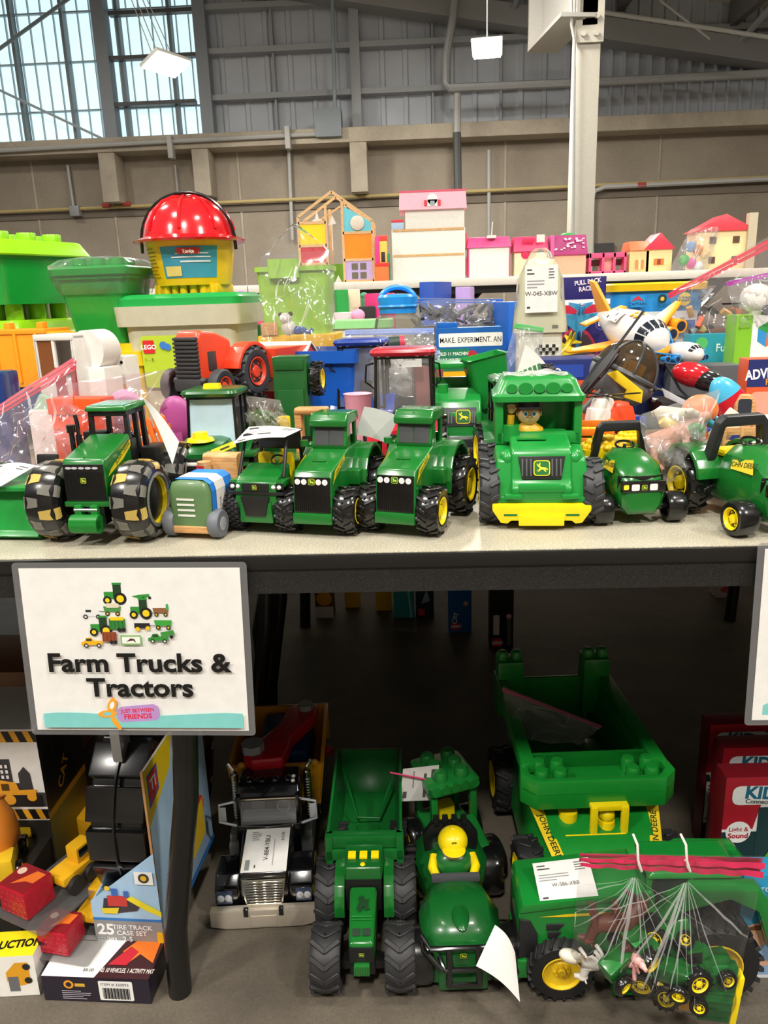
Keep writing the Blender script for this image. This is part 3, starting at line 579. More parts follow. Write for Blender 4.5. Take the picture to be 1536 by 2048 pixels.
pts = [(-2.2, 1.9), (-3.1, 6.3), (-2.8, 7.3), (-2.0, 7.86), (2.0, 7.86), (2.85, 7.3), (3.13, 6.3), (3.0, 1.6)]
for (y0, y1, mt_, off, sl_) in ((-3.0, 3.2, mat('1f7fe0', .6), .0, slice(1, 8)), (-1.9, .8, PAPER, .04, slice(3, 8))):
    m.m(mt_); pp = [(x*(1+off*.3), z+(off if abs(x) < 3 else 0)) for x, z in pts[sl_]]
    for (xa_, za_), (xb_, zb_) in zip(pp[:-1], pp[1:]): m.add([(xa_+off, y0, za_), (xb_+off, y0, zb_), (xb_+off, y1, zb_), (xa_+off, y1, za_)], [(0, 1, 2, 3)])
F = Face(m, (3.12, -1.9, 2.2), (0, 1, 0), (0, 0, 1)); F.k = 2; F.text(1.35, 2.0, .45, 'TRACTOR, W', '333333', .01, 90)
m.build('painters_tape', t, 'blue tape with a white paper slip')
m = MB(); F = Face(m, (-2.9, -3.56, 0), (1, 0, 0), (0, 0, 1))
for i in range(4): F.rect(1.2, 3.0+i*.72, 3.7, 3.3+i*.72, 'd9dcd2')
m.build('grille_stripes', t)
for (x, y, r_) in ((-3.2, -2.3, 1.9), (3.2, -2.3, 1.9), (-3.3, 5.2, 3.2), (3.3, 5.2, 3.2)):
    sx = 1 if x > 0 else -1; m = MB().m(GW).lathe([(.01, -.75), (r_*.9, -.75), (r_, -.5), (r_, .5), (r_*.9, .75), (r_*.5, .75), (r_*.48, .65), (.01, .65)] if sx > 0 else [(.01, -.65), (r_*.5, -.65), (r_*.5, -.75), (r_*.9, -.75), (r_, -.5), (r_, .5), (r_*.9, .75), (.01, .75)], (x, y, r_), 'x', 32, caps=False)
    o = m.build('wheel', t); MB().m(mat('9a9da2', .4)).lathe([(r_*.5, sx*.78), (r_*.42, sx*.82), (.01, sx*.82)], (x, y, r_), 'x', 24, caps=False).build('hub_ring', o)
# --- utility vehicle with paper on the roof
t = T('utility_vehicle', 'small green toy utility vehicle with knobby tyres and a price slip over its roof', 'toy vehicle', AZ(545, 1064, Z)+Vector((-0.004, .048, 0)), -13)
m = MB().m(GREEN); m.prism([(-5.4, 2.6), (-5.9, 4.4), (-5.6, 6.9), (-4.5, 7.6), (-.5, 8.6), (-.5, 3.4), (-3, 2)], 'x', -2.9, 2.9, .25, 3); m.box(-3.9, 3.9, -5.3, -2.8, 6.3, 7.2, .25); m.box(-2.4, 2.4, -6.1, -4.6, 1.6, 4.4, .3, .2); m.box(-4, 4, 4, 10, 5.0, 8, .3); m.box(-3, 3, -1, 5, 2.6, 4.4, .2)
m.build('body', t)
m = MB().m(mat('1b1b1b', .4)); m.prism([(-2.0, 5.2), (2.0, 5.2), (1.4, 2.6), (-1.4, 2.6)], 'y', -6.35, -5.6, .1); m.box(-1.9, 1.9, -5.95, -5.5, 5.9, 6.9, .1); m.box(-3.9, 3.9, -6.0, -5.3, 5.4, 5.8, .12)
F = Face(m, (-1.9, -5.98, 5.9), (1, 0, 0), (0, 0, 1)); F.k = 2; F.deer(1.9, .5, .6)
m.build('grille', t)
for sx in (-1, 1):
    m = MB().m(mat('1b1b1b', .3)); m.box(sx*2.9-.95, sx*2.9+.95, -5.55, -5.2, 6.0, 6.9, .1); m.m(mat('e8e8e8', .2)); m.sph((sx*2.9-.4, -5.6, 6.4), .3, 10, 8); m.sph((sx*2.9+.4, -5.6, 6.4), .3, 10, 8); m.build('headlight', t)
m = MB().m(mat('232425', .35)); 
for sx in (-1, 1):
    m.tube([(sx*3.2, -3.6, 7.3), (sx*3.0, -1.6, 11.4), (sx*2.9, -.8, 12.4), (sx*2.9, 3.4, 12.4), (sx*3.1, 4, 5)], .24, 8)
m.box(-3.0, 3.0, 3.2, 3.7, 9.8, 12.3, .1); m.box(-3.2, 3.2, -1.6, 4.2, 12.2, 12.6, .2); m.build('roll_cage', t)
m = MB().m(YEL); m.box(-2.6, -.3, 1.2, 2.4, 4.4, 9.6, .5); m.box(-2.6, -.3, -.6, 2, 4.2, 6.6, .3); m.box(.4, 2.6, 1.2, 2.4, 4.4, 9.6, .5); m.build('seat', t)
m = MB().m(BLK); m.tube([(1.2+.9*math.cos(2*PI*i/14), -.6+.4*math.sin(2*PI*i/14), 9.0+.6*math.sin(2*PI*i/14)) for i in range(14)], .14, 6, True); m.build('steering_wheel', t)
for (x, y) in ((-3.7, -3.2), (3.7, -3.2), (-3.7, 6.4), (3.7, 6.4)): wheel(t, (x, y, 3.0), 3.0, 2.2, side=1 if x > 0 else -1, tire=RUB, style='knob')
m = sheet(t, 'price_tag', [(-3.9, -3.4, 11.6), (3.5, -3.2, 12.6), (4.2, 1.2, 12.9), (-3.6, 1.4, 13.1)], bend=.3, prn=TAGP, lab='white price slip lying over the roof')
# --- big green truck with a driver at the window
t = T('toy_truck', 'big bright green toy truck with a capped driver at its window and yellow bumper', 'toy truck', AZ(1080, 1052, Z)+Vector((.004, .058, 0)), -4); G = BGREEN; u = 1.0
m = MB().m(G)
m.prism([(-7.2, 3.6), (-7.4, 5.4), (-6.6, 6.3), (-5.7, 9.8), (-5.0, 10.5), (1.5, 11.8), (1.5, 3.4)], 'x', -3.9, 3.9, .45, 3)
for sx in (-1, 1):
    m.hexa([(sx*3.4 if sx > 0 else -6.6, -7, 3.5), (6.6 if sx > 0 else -3.4, -7, 3.5), (6.8 if sx > 0 else -3.4, 0, 3.5), (3.4 if sx > 0 else -6.8, 0, 3.5), (sx*3.4 if sx > 0 else -5.6, -5.6, 9.0), (5.6 if sx > 0 else -3.4, -5.6, 9.0), (5.8 if sx > 0 else -3.4, 0, 10), (3.4 if sx > 0 else -5.8, 0, 10)], .5, 3)
    m.sph((sx*4.3, -4.4, 8.8), (1.1, 1.4, 1.3)); m.box(sx*3.6-1.1, sx*3.6+1.1, -7.7, -6.6, 4.1, 4.7, .15)
m.box(-6.7, 6.7, -7.2, -6.2, 3.5, 4.3, .2); m.box(-3.0, 3.0, -7.5, -6.4, 4.9, 6.0, .3); m.box(-3, .8, -3.2, -.6, 11, 11.3, .1); m.cyl((-3.6, -.4, 10.5), (-3.6, -.4, 12.6), 1.1); m.build('body', t)
m = MB().m(G).x(Matrix.Translation((0, 0, 11.5))@Matrix.Diagonal((1, 1, .8, 1))@Matrix.Translation((0, 0, -11.5))); x0 = 5.6
for sx in (-1, 1): m.box(sx*5.2-.55, sx*5.2+.55, -.4, 1.0, 9.6, 17.2, .25)
m.box(-5.7, 5.7, -.4, .6, 9.6, 11.7, .3); m.box(-5.6, 5.6, 7, 8, 9, 17.2, .3); m.box(-5.7, -5.2, 5, 8, 9.6, 17.2, .2); m.box(5.2, 5.7, 5, 8, 9.6, 17.2, .2); m.box(-5.7, 5.7, 0, 8, 9, 10, .2)
m.rr([(16.8, 6.1, 4.9, 1), (17.7, 6.1, 4.9, 1), (18.3, 5.6, 4.5, 1), (20.2, 5.0, 4.0, 1.2), (20.8, 4.4, 3.4, 1.2)], cy=3.8)
for i in range(5): 
    x = -3.6+i*1.8; m.cyl((x, -1.0+abs(i-2)*.05, 19.0), (x, 1.5, 19.0), .95 if i % 2 else .75, n=18)
cabo = m.build('cab', t)
m = MB().m(film('f4f4f4', .35, .9, 30, .6)); m.grid(lambda i, j: (-4.6+i*8.4, .4+j*6, 19.1+.25*math.sin(i*7)*math.sin(j*5)+.12*math.sin(i*19)), 20, 10); m.build('plastic_wrap', t, 'crinkled wrap and label on the roof')
m = MB().m(mat('262828', .3)); m.x(MX((0, -6.42, 6.45), rx=-15)); m.hexa([(-2.5, -.35, 0), (2.5, -.35, 0), (2.5, .3, 0), (-2.5, .3, 0), (-3.0, -.35, 3), (3.0, -.35, 3), (3.0, .3, 3), (-3.0, .3, 3)], .1); m.m(mat('55585a', .3))
for i in range(10):
    x = -2.45+i*.54
    if abs(x) > .9: m.box(x-.11, x+.11, -.45, -.3, .4, 2.6, .05)
F = Face(m, (-2.6, -.4, 0), (1, 0, 0), (0, 0, 1)); F.k = 4; F.deer(2.6, 1.45, 2.0); m.x(); m.build('grille', t)
m = MB().m(YEL); m.prism([(-6.3, 3.5), (6.3, 3.5), (6.3, 2.6), (5.2, .9), (4.3, .8), (3.9, 1.2), (-3.9, 1.2), (-4.3, .8), (-5.2, .9), (-6.3, 2.6)], 'y', -7.6, -6.2, .2, 2); m.box(-2.9, 2.9, -7.9, -7.2, .6, 2.2, .15); m.m(mat('11702a', .4)).box(-4.8, -3.1, -7.66, -7.4, 1.9, 2.15); m.box(3.1, 4.8, -7.66, -7.4, 1.9, 2.15); m.build('bumper', t)
for (x, y) in ((-6.6, -3.4), (6.6, -3.4), (-6.6, 8), (6.6, 8)):
    wheel(t, (x, y, 4.3), 4.3, 2.6, side=1 if x > 0 else -1, tire=mat('333437', .5), style='bar', rim=YEL)
m = MB().m(mat('2b2c2e', .5)); m.box(-5.5, 5.5, -5, 9, 2.4, 4, .2); m.build('chassis', t)
# the driver: its own thing, standing in the cab
DV = t
d = T('toy_figure', 'toy driver figure in a black cap with a raised hand inside the green truck', 'toy figure', t.location+Vector((-.011, .012, .10)), -4)
SK = mat('eab98d', .45, name='doll_skin'); m = MB().m(mat('e8b21e', .4)); m.loft([[(w*math.cos(2*PI*i/16), 1.2*math.sin(2*PI*i/16)*w/2.2, z) for i in range(16)] for z, w in ((0, 2.1), (1.2, 2.2), (2.0, 1.9), (2.7, .9))]); m.tube([(-1.8, 0, 1.6), (-2.5, -.3, 2.4), (-2.4, -.5, 3.8)], .5, 10); m.m(SK).sph((0, -.2, 3.9), (1.55, 1.4, 1.5)); m.sph((0, -1.58, 3.7), (.2, .2, .18)); m.sph((-2.4, -.6, 4.5), (.5, .35, .5)); 
for i in range(4): m.tube([(-2.75+i*.24, -.6, 4.7), (-2.85+i*.28, -.6, 5.3-abs(i-1.5)*.08)], .12, 6)
m.tube([(-2.0, -.6, 4.4), (-1.75, -.65, 4.8)], .12, 6); m.sph((1.55, 0, 3.9), (.2, .35, .4)); m.sph((-1.55, 0, 3.9), (.2, .35, .4)); m.build('body', d)
m = MB(); F = Face(m, (0, -1.75, 3.8), (1, 0, 0), (0, 0, 1), .015)
for e in (-.55, .55): F.circ(e, .3, .3, 'f5f5f5', ry=.36).circ(e, .28, .21, '3c8ed0', ry=.28).circ(e, .28, .1, '101010'); 
F.circ(0, -.6, .25, 'a84a3a', ry=.06); m.build('face_print', d)
m = MB().m(mat('6b3a1c', .5)); m.sph((0, .1, 4.3), (1.65, 1.5, 1.45), v0=.3, v1=1); m.build('hair', d)
m = MB().m(mat('151515', .4)); m.lathe([(1.75, 4.8), (1.8, 5.2), (1.7, 6.1), (1.2, 6.7), (.01, 6.9)], (0, .1, 0), 'z', 24); m.box(-1.5, 1.5, -2.7, -1.2, 4.8, 5.05, .1); m.build('cap', d)
# --- two small tractors with black roll bars
def rollbar(label, loc, rz, sc=1):
    t = T('tractor', label, 'toy tractor', loc, rz, 'round-nosed tractors with black roll bars', sc=sc)
    m = MB().m(GREEN); m.loft([[(x*w, y, zc+z*h) for x, z in ((-.6, -1), (.6, -1), (.9, -.6), (1, 0), (.85, .7), (.45, .98), (-.45, .98), (-.85, .7), (-1, 0), (-.9, -.6))] for y, w, h, zc in ((-6.2, 2.0, 1.5, 3.2), (-5.8, 2.5, 2.2, 3.5), (-4, 2.9, 3.1, 4.2), (-1.5, 2.9, 3.4, 4.6), (1.2, 2.6, 3.2, 4.6), (2.2, 2.5, 2.4, 4.0), (5, 2.6, 2.0, 4.0))])
    m.build('body', t)
    m = MB().m(mat('151515', .25, coat=.3)); m.loft([[(x, -6.05+abs(x)**2*.16-.1*k, 3.9+k*.5+z) for x, z in ((-2.6, 0), (-1.3, -.05), (0, -.1), (1.3, -.05), (2.6, 0), (2.6, 1.3), (1.3, 1.35), (0, 1.4), (-1.3, 1.35), (-2.6, 1.3))] for k in (0, .9)]); m.box(-2.5, 2.5, -6.35, -5.5, 3.9, 5.2, .2)
    F = Face(m, (-2.5, -6.37, 3.9), (1, 0, 0), (0, 0, 1)); F.rrect(.15, .4, .75, .95, .12, 'f0e23a').rrect(1.05, .25, 1.95, 1.0, .15, 'e9e9ec').rrect(3.1, .25, 4.0, 1.0, .15, 'e9e9ec').deer(2.5, .6, .6)
    m.build('headlight_band', t)
    for sx in (-1, 1):
        m = MB(); F = Face(m, (sx*2.84, -4.2 if sx > 0 else -.6, 5.2), (0, sx, .12), (-sx*.35, 0, 1), .04); F.k = 2; F.poly([(0, .1), (3.6, .5), (3.6, 1.4), (.6, 1.6)] if sx > 0 else [(3.6, .1), (3.0, 1.6), (0, 1.4), (0, .5)], 'e8c829'); F.text(1.9, .75, .5, 'JOHN DEERE', '1c3b1c', .01); m.build('yellow_stripe', t)
        m = MB().m(GREEN); P = [(5+3.6*math.cos(a), 3.6+3.6*math.sin(a)+.3) for a in [R(175-17*i) for i in range(10)]]+[(5+3.1*math.cos(a), 3.6+3.1*math.sin(a)+.3) for a in [R(22+17*i) for i in range(10)]]; m.prism(P, 'x', sx*2.2, sx*4.9, .12); m.build('fender', t)
        wheel(t, (sx*3.9, 5, 3.2), 3.2, 2.5, side=sx, style='bar'); wheel(t, (sx*4.2, -4.6, 1.75), 1.75, 2.1, side=sx, rr=.62)
    m = MB().m(BLK); m.cyl((-4, -4.6, 1.8), (4, -4.6, 1.8), .4); m.cyl((-4, 5, 3.2), (4, 5, 3.2), .5); m.box(-1.4, 1.4, -4.9, 5.3, 1.5, 3.4, .2); m.build('chassis', t)
    m = MB().m(mat('202123', .45)); pl = [(-3.6, 6.2), (-2.8, 10.0), (-2.2, 10.7), (2.2, 10.7), (2.8, 10.0), (3.6, 6.2), (2.7, 6.2), (2.1, 9.6), (-2.1, 9.6), (-2.7, 6.2)]
    m.x(MX((0, 3.2, 0), rx=6)); m.prism(pl, 'y', -.6, .6, .18); m.x(); m.build('roll_bar', t)
    m = MB().m(BLK); m.x(MX((0, .4, 8.1), rx=25)); m.tube([(1.1*math.cos(2*PI*i/16), .8*math.sin(2*PI*i/16), 0) for i in range(16)], .14, 6, True); m.cyl((0, 0, -1), (0, 0, 0), .2); m.x(); m.build('steering_wheel', t)
    m = MB().m(YEL); m.box(-1.6, 1.6, 2.2, 4.6, 6.2, 7, .4); m.build('seat', t)
    return t
r1_ = rollbar('small green tractor with a black roll bar, beside the green truck, below the yellow corn', AZ(1268, 1046, Z)+Vector((.0, .058, 0)), 5, 1.15)
r2_ = clone(r1_, AZ(1478, 1062, Z)+Vector((.03, .052, 0)), 14, 'green tractor with a black roll bar at the right edge of the table'); r2_.scale = (1.27, 1.27, 1.27)
# --- laminated signs hanging from the table edge
def laminated(name, label, corners, printer, back=True):
    bl, br, tr, tl = [Vector(c) for c in corners]; t = T(name, label, 'sign', bl)
    r = (br-bl); up = (tl-bl); w = r.length*100; h = up.length*100
    X = r.normalized(); Nn = X.cross(up).normalized(); Y = Nn.cross(X); M = Matrix(((X.x, Y.x, Nn.x, 0), (X.y, Y.y, Nn.y, 0), (X.z, Y.z, Nn.z, 0), (0, 0, 0, 1)))
    m = MB().m(film('e0e0e0', .12, .35, 10, .15)); m.x(M)
    m.rr([(-.05, w/2+.85, h/2+.7, .5), (.02, w/2+.85, h/2+.7, .5)], cx=w/2, cy=h/2); m.x(); m.build('laminate', t)
    m = MB().m(PAPER); m.x(M); m.box(0, w, 0, h, .03, .06); F = Face(m, (0, 0, .065), (1, 0, 0), (0, 1, 0), .004); printer(F, w, h); m.x(); m.build('printed_sheet', t)
    return t
def mini_vehicle(F, x, y, s, body='2f8a35', kind='tractor'):
    s = s*1.15
    if kind == 'tractor':
        F.rect(x-1.0*s, y, x+.1*s, y+.75*s, body).rect(x-.1*s, y+.1*s, x+.7*s, y+1.5*s, '1c3a20').rect(x-.15*s, y+1.45*s, x+.75*s, y+1.65*s, body)
        F.circ(x+.55*s, y+.05*s, .62*s, '1a1a1a').circ(x+.55*s, y+.05*s, .36*s, 'e9c81e').circ(x-.7*s, y-.1*s, .42*s, '1a1a1a').circ(x-.7*s, y-.1*s, .22*s, 'e9c81e')
    if kind == 'truck':
        F.poly([(x-1.3*s, y), (x+1.2*s, y+.1*s), (x+1.2*s, y+.6*s), (x+.2*s, y+.6*s), (x-.1*s, y+1.0*s), (x-.7*s, y+.95*s), (x-.9*s, y+.55*s), (x-1.3*s, y+.4*s)], body).rect(x-.7*s, y+.55*s, x-.05*s, y+.85*s, '333333')
        for k in (-.75, .75): F.circ(x+k*s, y, .28*s, '222222').circ(x+k*s, y, .14*s, 'cccccc')
    if kind == 'wagon':
        F.poly([(x-.9*s, y+.3*s), (x+.9*s, y+.3*s), (x+1.05*s, y+1.0*s), (x-1.05*s, y+1.0*s)], body)
        for k in (-.6, .6): F.circ(x+k*s, y+.1*s, .28*s, '2a2a2a').circ(x+k*s, y+.1*s, .13*s, 'd9b81e')
        F.rect(x-1.6*s, y+.35*s, x-.9*s, y+.42*s, '555555')
    if kind == 'box':
        F.rect(x-.85*s, y+.2*s, x+.85*s, y+1.4*s, body)
        for k in range(4): F.rect(x-.7*s+k*.42*s, y+.35*s, x-.65*s+k*.42*s, y+1.3*s, '5a2a18' if body == '8a4328' else '1d5a25')
        for k in (.2, .65): F.circ(x+k*s, y+.15*s, .24*s, '222222')
def farm_sign(F, w, h):
    k = w/28.0
    mini_vehicle(F, 11.9*k, 18.0*k, 1.15*k); F.poly([(14.1*k, 18.4*k), (15.0*k, 18.6*k), (16.4*k, 18.7*k), (16.3*k, 18.3*k), (15*k, 18.1*k)], '2f8a35').circ(15.6*k, 18.1*k, .22*k, '2a2a2a').circ(16.4*k, 18.2*k, .2*k, '2a2a2a')
    mini_vehicle(F, 8.8*k, 15.7*k, .95*k, 'dfdfdf', 'truck'); mini_vehicle(F, 11.5*k, 16.0*k, .95*k, '4a8a48', 'wagon'); F.rrect(10.7*k, 16.9*k, 12.4*k, 17.5*k, .2*k, 'd6cfb4')
    mini_vehicle(F, 15.1*k, 16.1*k, 1.1*k); mini_vehicle(F, 17.7*k, 15.9*k, .85*k, '8a5a3a', 'wagon'); F.rect(18.4*k, 16.6*k, 18.7*k, 17.4*k, '3aa04a')
    mini_vehicle(F, 9.8*k, 13.8*k, 1.1*k); mini_vehicle(F, 12.0*k, 13.8*k, 1.05*k, '2d7a33', 'box'); F.rect(11.15*k, 15.25*k, 12.9*k, 15.7*k, 'e8c81e')
    F.rect(14.2*k, 14.2*k, 16.2*k, 14.9*k, '1f1f22').circ(14.6*k, 14.1*k, .3*k, 'e0b81e').circ(15.9*k, 14.2*k, .3*k, 'e0b81e'); mini_vehicle(F, 17.9*k, 14.2*k, .95*k, '3a9a3a', 'wagon')
    mini_vehicle(F, 8.6*k, 11.9*k, .95*k, 'e3ad1c', 'truck'); mini_vehicle(F, 10.9*k, 12.2*k, .95*k, '8a4328', 'box')
    F.rect(12.3*k, 12*k, 15.0*k, 13.3*k, '7fb06a').rect(12.5*k, 12.2*k, 14.8*k, 13.1*k, 'e9ece4').poly([(13*k, 12.4*k), (13.6*k, 12.9*k), (14.1*k, 12.8*k), (14.3*k, 12.3*k), (13.9*k, 12.6*k), (13.3*k, 12.5*k)], '4a2a18')
    mini_vehicle(F, 17.2*k, 12.5*k, .9*k, '2f8a35', 'truck'); F.poly([(17.6*k, 13.1*k), (19.3*k, 13.4*k), (19.2*k, 14*k), (17.5*k, 13.7*k)], '3a8a3a').circ(18.9*k, 13.1*k, .25*k, '222222')
    F.text(14.3*k, 8.4*k, 2.45*k, 'Farm Trucks &', '0d0d0d', .03, sx=1.12).text(14.3*k, 5.0*k, 2.45*k, 'Tractors', '0d0d0d', .03, sx=1.12)
    P = [(1.2, .55), (27.4, .55), (27.4, 2.6)]+[(27.4-26.2*i/14, 2.45+.22*math.sin(i*.55+1)) for i in range(1, 14)]+[(1.2, 2.5)]
    F.poly([(a*k, b*k) for a, b in P], '7cc7c3')
    F.poly([(a*k, b*k) for a, b in ((11.0, 3.1), (11.6, 3.5), (15.8, 3.9), (16.4, 3.6), (16.5, 1.9), (15.9, 1.6), (11.5, 1.3), (10.9, 1.8))], 'b28cc6')
    F.text(13.7*k, 2.75*k, .5*k, 'JUST BETWEEN', 'd4203c', .03, 4, .9).text(13.7*k, 1.85*k, .68*k, 'FRIENDS', 'd4203c', .03, 3)
    for (cx, cy, a, rx_, ry_) in ((10.4, 3.7, 70, 1.1, .55), (9.7, 2.5, 5, 1.25, .5), (10.7, 1.3, -60, 1.2, .35)):
        ca, sa = math.cos(R(a)), math.sin(R(a)); E = lambda s_: [((cx+s_*rx_*math.cos(q)*ca-s_*ry_*math.sin(q)*sa)*k, (cy+s_*rx_*math.cos(q)*sa+s_*ry_*math.sin(q)*ca)*k) for q in [2*PI*i/16 for i in range(16)]]
        F.poly(E(1), 'f0a028'); 
        if a > 0: F.poly(E(.5), 'f0efec' if a > 50 else '7cc7c3')
SY = .878
laminated('hanging_sign', 'white laminated sign reading Farm Trucks & Tractors, hanging from the table edge', [AY(76, 1459, SY-.012), AY(498, 1461, SY-.012), AY(478, 1123, SY), AY(23, 1137, SY)], farm_sign)
def side_sign(F, w, h): F.poly([(1.2, .7), (27, .7), (27, 2.5), (2.2, 2.5), (1.2, 2.0)], '7cc7c3')
laminated('hanging_sign', 'white laminated sign cut off by the right edge of the photo', [AY(1503, 1440, SY-.012), AY(1503, 1440, SY-.012)+Vector((.27, 0, 0)), AY(1517, 1098, SY)+Vector((.27, 0, .0)), AY(1517, 1098, SY)], side_sign)
# ================================================================ TOYS BEHIND THE FRONT ROW
def H(px, py, y): return (AY(px, py, y).z-TTOP)*100     # height above the tabletop, cm
def X(px, y, py=800): return AY(px, py, y).x
def on(px, y, py=800, z=None): return Vector((X(px, y, py), y, Z if z is None else z))
def kk(y): return (y*.9636+.08)/15.4
def farm_tractor(label, loc, rz, body, frame, roof, s=1, group=None, rim=YEL, glass=None, hood=(2.6, 9.5), cab=(3.4, 9.0, 15.5), name='tractor', light=True, lamps=True, nose=-9, wr=(2.6, 4.6), grl=mat('1a1a1a', .4), mirror=True, hoodw=2.4, gl2=None):
    t = T(name, label, 'toy tractor', loc, rz, group, sc=s); hw = hoodw
    m = MB().m(body); m.loft([[(x*hw*a, y, 3+z*(b-3)) for x, z in ((-1, 0), (1, 0), (1, .7), (.72, .95), (.35, 1), (-.35, 1), (-.72, .95), (-1, .7))] for y, a, b in ((nose, .75, hood[1]*.86), (nose+1, .95, hood[1]*.93), (-1, 1.05, hood[1]), (1, 1.05, hood[1]))]); m.build('hood', t)
    m = MB().m(grl).box(-hw*.68, hw*.68, nose-.15, nose+.4, 3.4, hood[1]*.8, .15)
    for i in range(6): m.box(-hw*.6, hw*.6, nose-.25, nose-.1, 3.8+i*.6, 4.1+i*.6)
    m.build('grille', t)
    w, z0, z1 = cab; m = MB().m(frame)
    for sx in (-1, 1):
        m.hexa([(sx*w-.22, .2, z0-3), (sx*w+.22, .2, z0-3), (sx*w+.22, .8, z0-3), (sx*w-.22, .8, z0-3), (sx*w*.92-.22, 1, z1), (sx*w*.92+.22, 1, z1), (sx*w*.92+.22, 1.6, z1), (sx*w*.92-.22, 1.6, z1)])
        m.box(sx*w-.22, sx*w+.22, 6, 6.6, z0-3, z1); m.box(sx*w-.2, sx*w+.2, 3.6, 4, z0-3, z1)
    m.box(-w, w, 1, 6.6, z1-.5, z1, .1); m.box(-w, w, .4, 6.6, z0-4, z0-2.6, .2); m.box(-hw, hw, -6, 8, 3, 5, .2); c = m.build('cab', t)
    m = MB().m(roof).rr([(z1, w+.3, 3.6, 1), (z1+.5, w+.6, 3.9, 1.2), (z1+.9, w+.4, 3.7, 1.2), (z1+1.1, w-.2, 3.1, 1)], cy=3.4); m.build('roof', c)
    if lamps:
        m = MB().m(WHT)
        for x in (-w*.8, -w*.5, w*.5, w*.8): m.sph((x, .1, z1+.1), (.35, .3, .25), 10, 6)
        m.build('roof_lamp', c)
    MB().m(glass or CLEAR).hexa([(-w, .35, z0-2.6), (w, .35, z0-2.6), (w, .45, z0-2.6), (-w, .45, z0-2.6), (-w*.9, 1.1, z1-.4), (w*.9, 1.1, z1-.4), (w*.9, 1.2, z1-.4), (-w*.9, 1.2, z1-.4)]).build('windscreen', c)
    m = MB().m(BLK); m.box(-1.4, 1.4, 3, 5, z0-2.8, z0-1.6, .4); m.box(-1.4, 1.4, 4.6, 5.4, z0-2, z0+1.4, .4); m.tube([(1.0*math.cos(2*PI*i/14), 1.6+.4*math.sin(2*PI*i/14), z0-.6+.6*math.sin(2*PI*i/14)) for i in range(14)], .15, 6, True); m.cyl((0, 1.4, z0-2.6), (0, 1.6, z0-.6), .25); m.build('seat', t)
    for sx in (-1, 1):
        m = MB().m(body); r_ = wr[1]; P = [(4.5+(r_+.5)*math.cos(a), r_+(r_+.5)*math.sin(a)) for a in [R(165-16*i) for i in range(10)]]+[(4.5+r_*math.cos(a), r_+r_*math.sin(a)) for a in [R(21+16*i) for i in range(10)]]; m.prism(P, 'x', sx*2.8, sx*5.6, .1); m.build('fender', t)
        wheel(t, (sx*5, 4.5, r_), r_, 2.6, side=sx, rim=rim, style='bar', n=28); wheel(t, (sx*4.2, -5.5, wr[0]), wr[0], 1.9, side=sx, rim=rim, style='bar', n=24)
        if mirror: m = MB().m(frame); m.tube([(sx*w, .6, z1-1), (sx*(w+1), 0, z1-1.2), (sx*(w+1.2), 0, z1-3.6), (sx*w, .6, z1-4.6)], .16, 6); m.build('mirror_arm', t)
    return t
# pale-windscreen tractor with yellow cap on the hood (plain windscreen)
y = 1.14; t = farm_tractor('green tractor with a plain pale blue windscreen and yellow cap on its bonnet', on(424, y, 880), -4, GREEN2, BLK, GREEN2, s=.98, glass=mat('bcd6e4', .2, coat=.5, name='pale_screen'), hood=(2.6, 10.6), cab=(3.9, 10, 16.6), lamps=False, nose=-7, hoodw=3.6, mirror=False)
m = MB().m(YEL); m.cyl((-.6, -3.4, 10.5), (-.6, -3.4, 10.9), 2.1, 1.9, n=24); m.cyl((-.6, -3.2, 10.9), (-.6, -3.2, 11.8), 1.3, 1.1, n=7); m.build('bonnet_cap', t); m = MB().m(YEL); m.rr([(17.6, 1.4, .9, .4), (18.4, 1.2, .8, .4)], cy=2.4); m.build('roof_cap', t)
m = MB().m(WHT); m.box(-1.9, 1.9, -7.3, -6.9, 7.4, 8.0, .25); m.build('bumper_strip', t)
m = MB(); F = Face(m, (2.2, -6.6, 8.8), (.8, .9, .25), (-.3, .2, 1), .04); F.k = 3; F.rect(0, 0, 4, .9, 'e3cf1f').rect(1.4, .3, 3, .55, '1c3b1c'); m.build('yellow_stripe', t)
for sx in (-1, 1): m = MB().m(GREEN2); m.box(sx*3.8 if sx > 0 else -6.8, 6.8 if sx > 0 else -3.8, -1, 3, 7.4, 8.2, .3); m.build('side_step', t)
# red tractor, blue tractor
REDP = mat('c21f33', .22, coat=.5, name='crimson_plastic'); BLUP = mat('1a3d9a', .25, coat=.4, name='royal_blue_plastic')
y = 1.27; t = farm_tractor('red and black toy tractor with clear cab windows behind the matching green pair', on(808, y, 850), -3, REDP, BLK, REDP, s=1.12, hood=(2.6, 10.0), cab=(4.3, 10.5, 18.3), nose=-6.5, rim=mat('d8d8d8', .3), hoodw=3.0)
m = MB().m(mat('2a2a2c', .4)); m.sph((0, -2.0, 10.1), (1.5, 2.2, 1.3)); m.m(mat('6a6d70', .3)).hexa([(-2, -6.9, 4), (2, -6.9, 4), (2, -6.4, 4), (-2, -6.4, 4), (-2.7, -5.8, 8.6), (2.7, -5.8, 8.6), (2.7, -5.2, 8.6), (-2.7, -5.2, 8.6)], .2); m.m(WHT).sph((0, -5.1, 9.6), .35, 10, 8); m.build('nose_panel', t)
y = 1.52; t = farm_tractor('blue and black toy tractor with clear cab, behind the red tractor', on(722, y, 800), -5, BLUP, BLK, BLUP, s=1.15, hood=(2.6, 10.0), cab=(4.0, 10.5, 18.2), nose=-7, rim=mat('d8d8d8', .3))
# grey tag behind the left chunky tractor
sheet(c1, 'price_tag', [(2.0, 4.9, 10.8), (6.2, 5.4, 9.6), (8.0, 5.6, 13.2), (3.4, 5.0, 14.6)], bend=.2, mt=mat('c9ccc8', .6), lab='blank grey back of a paper tag')
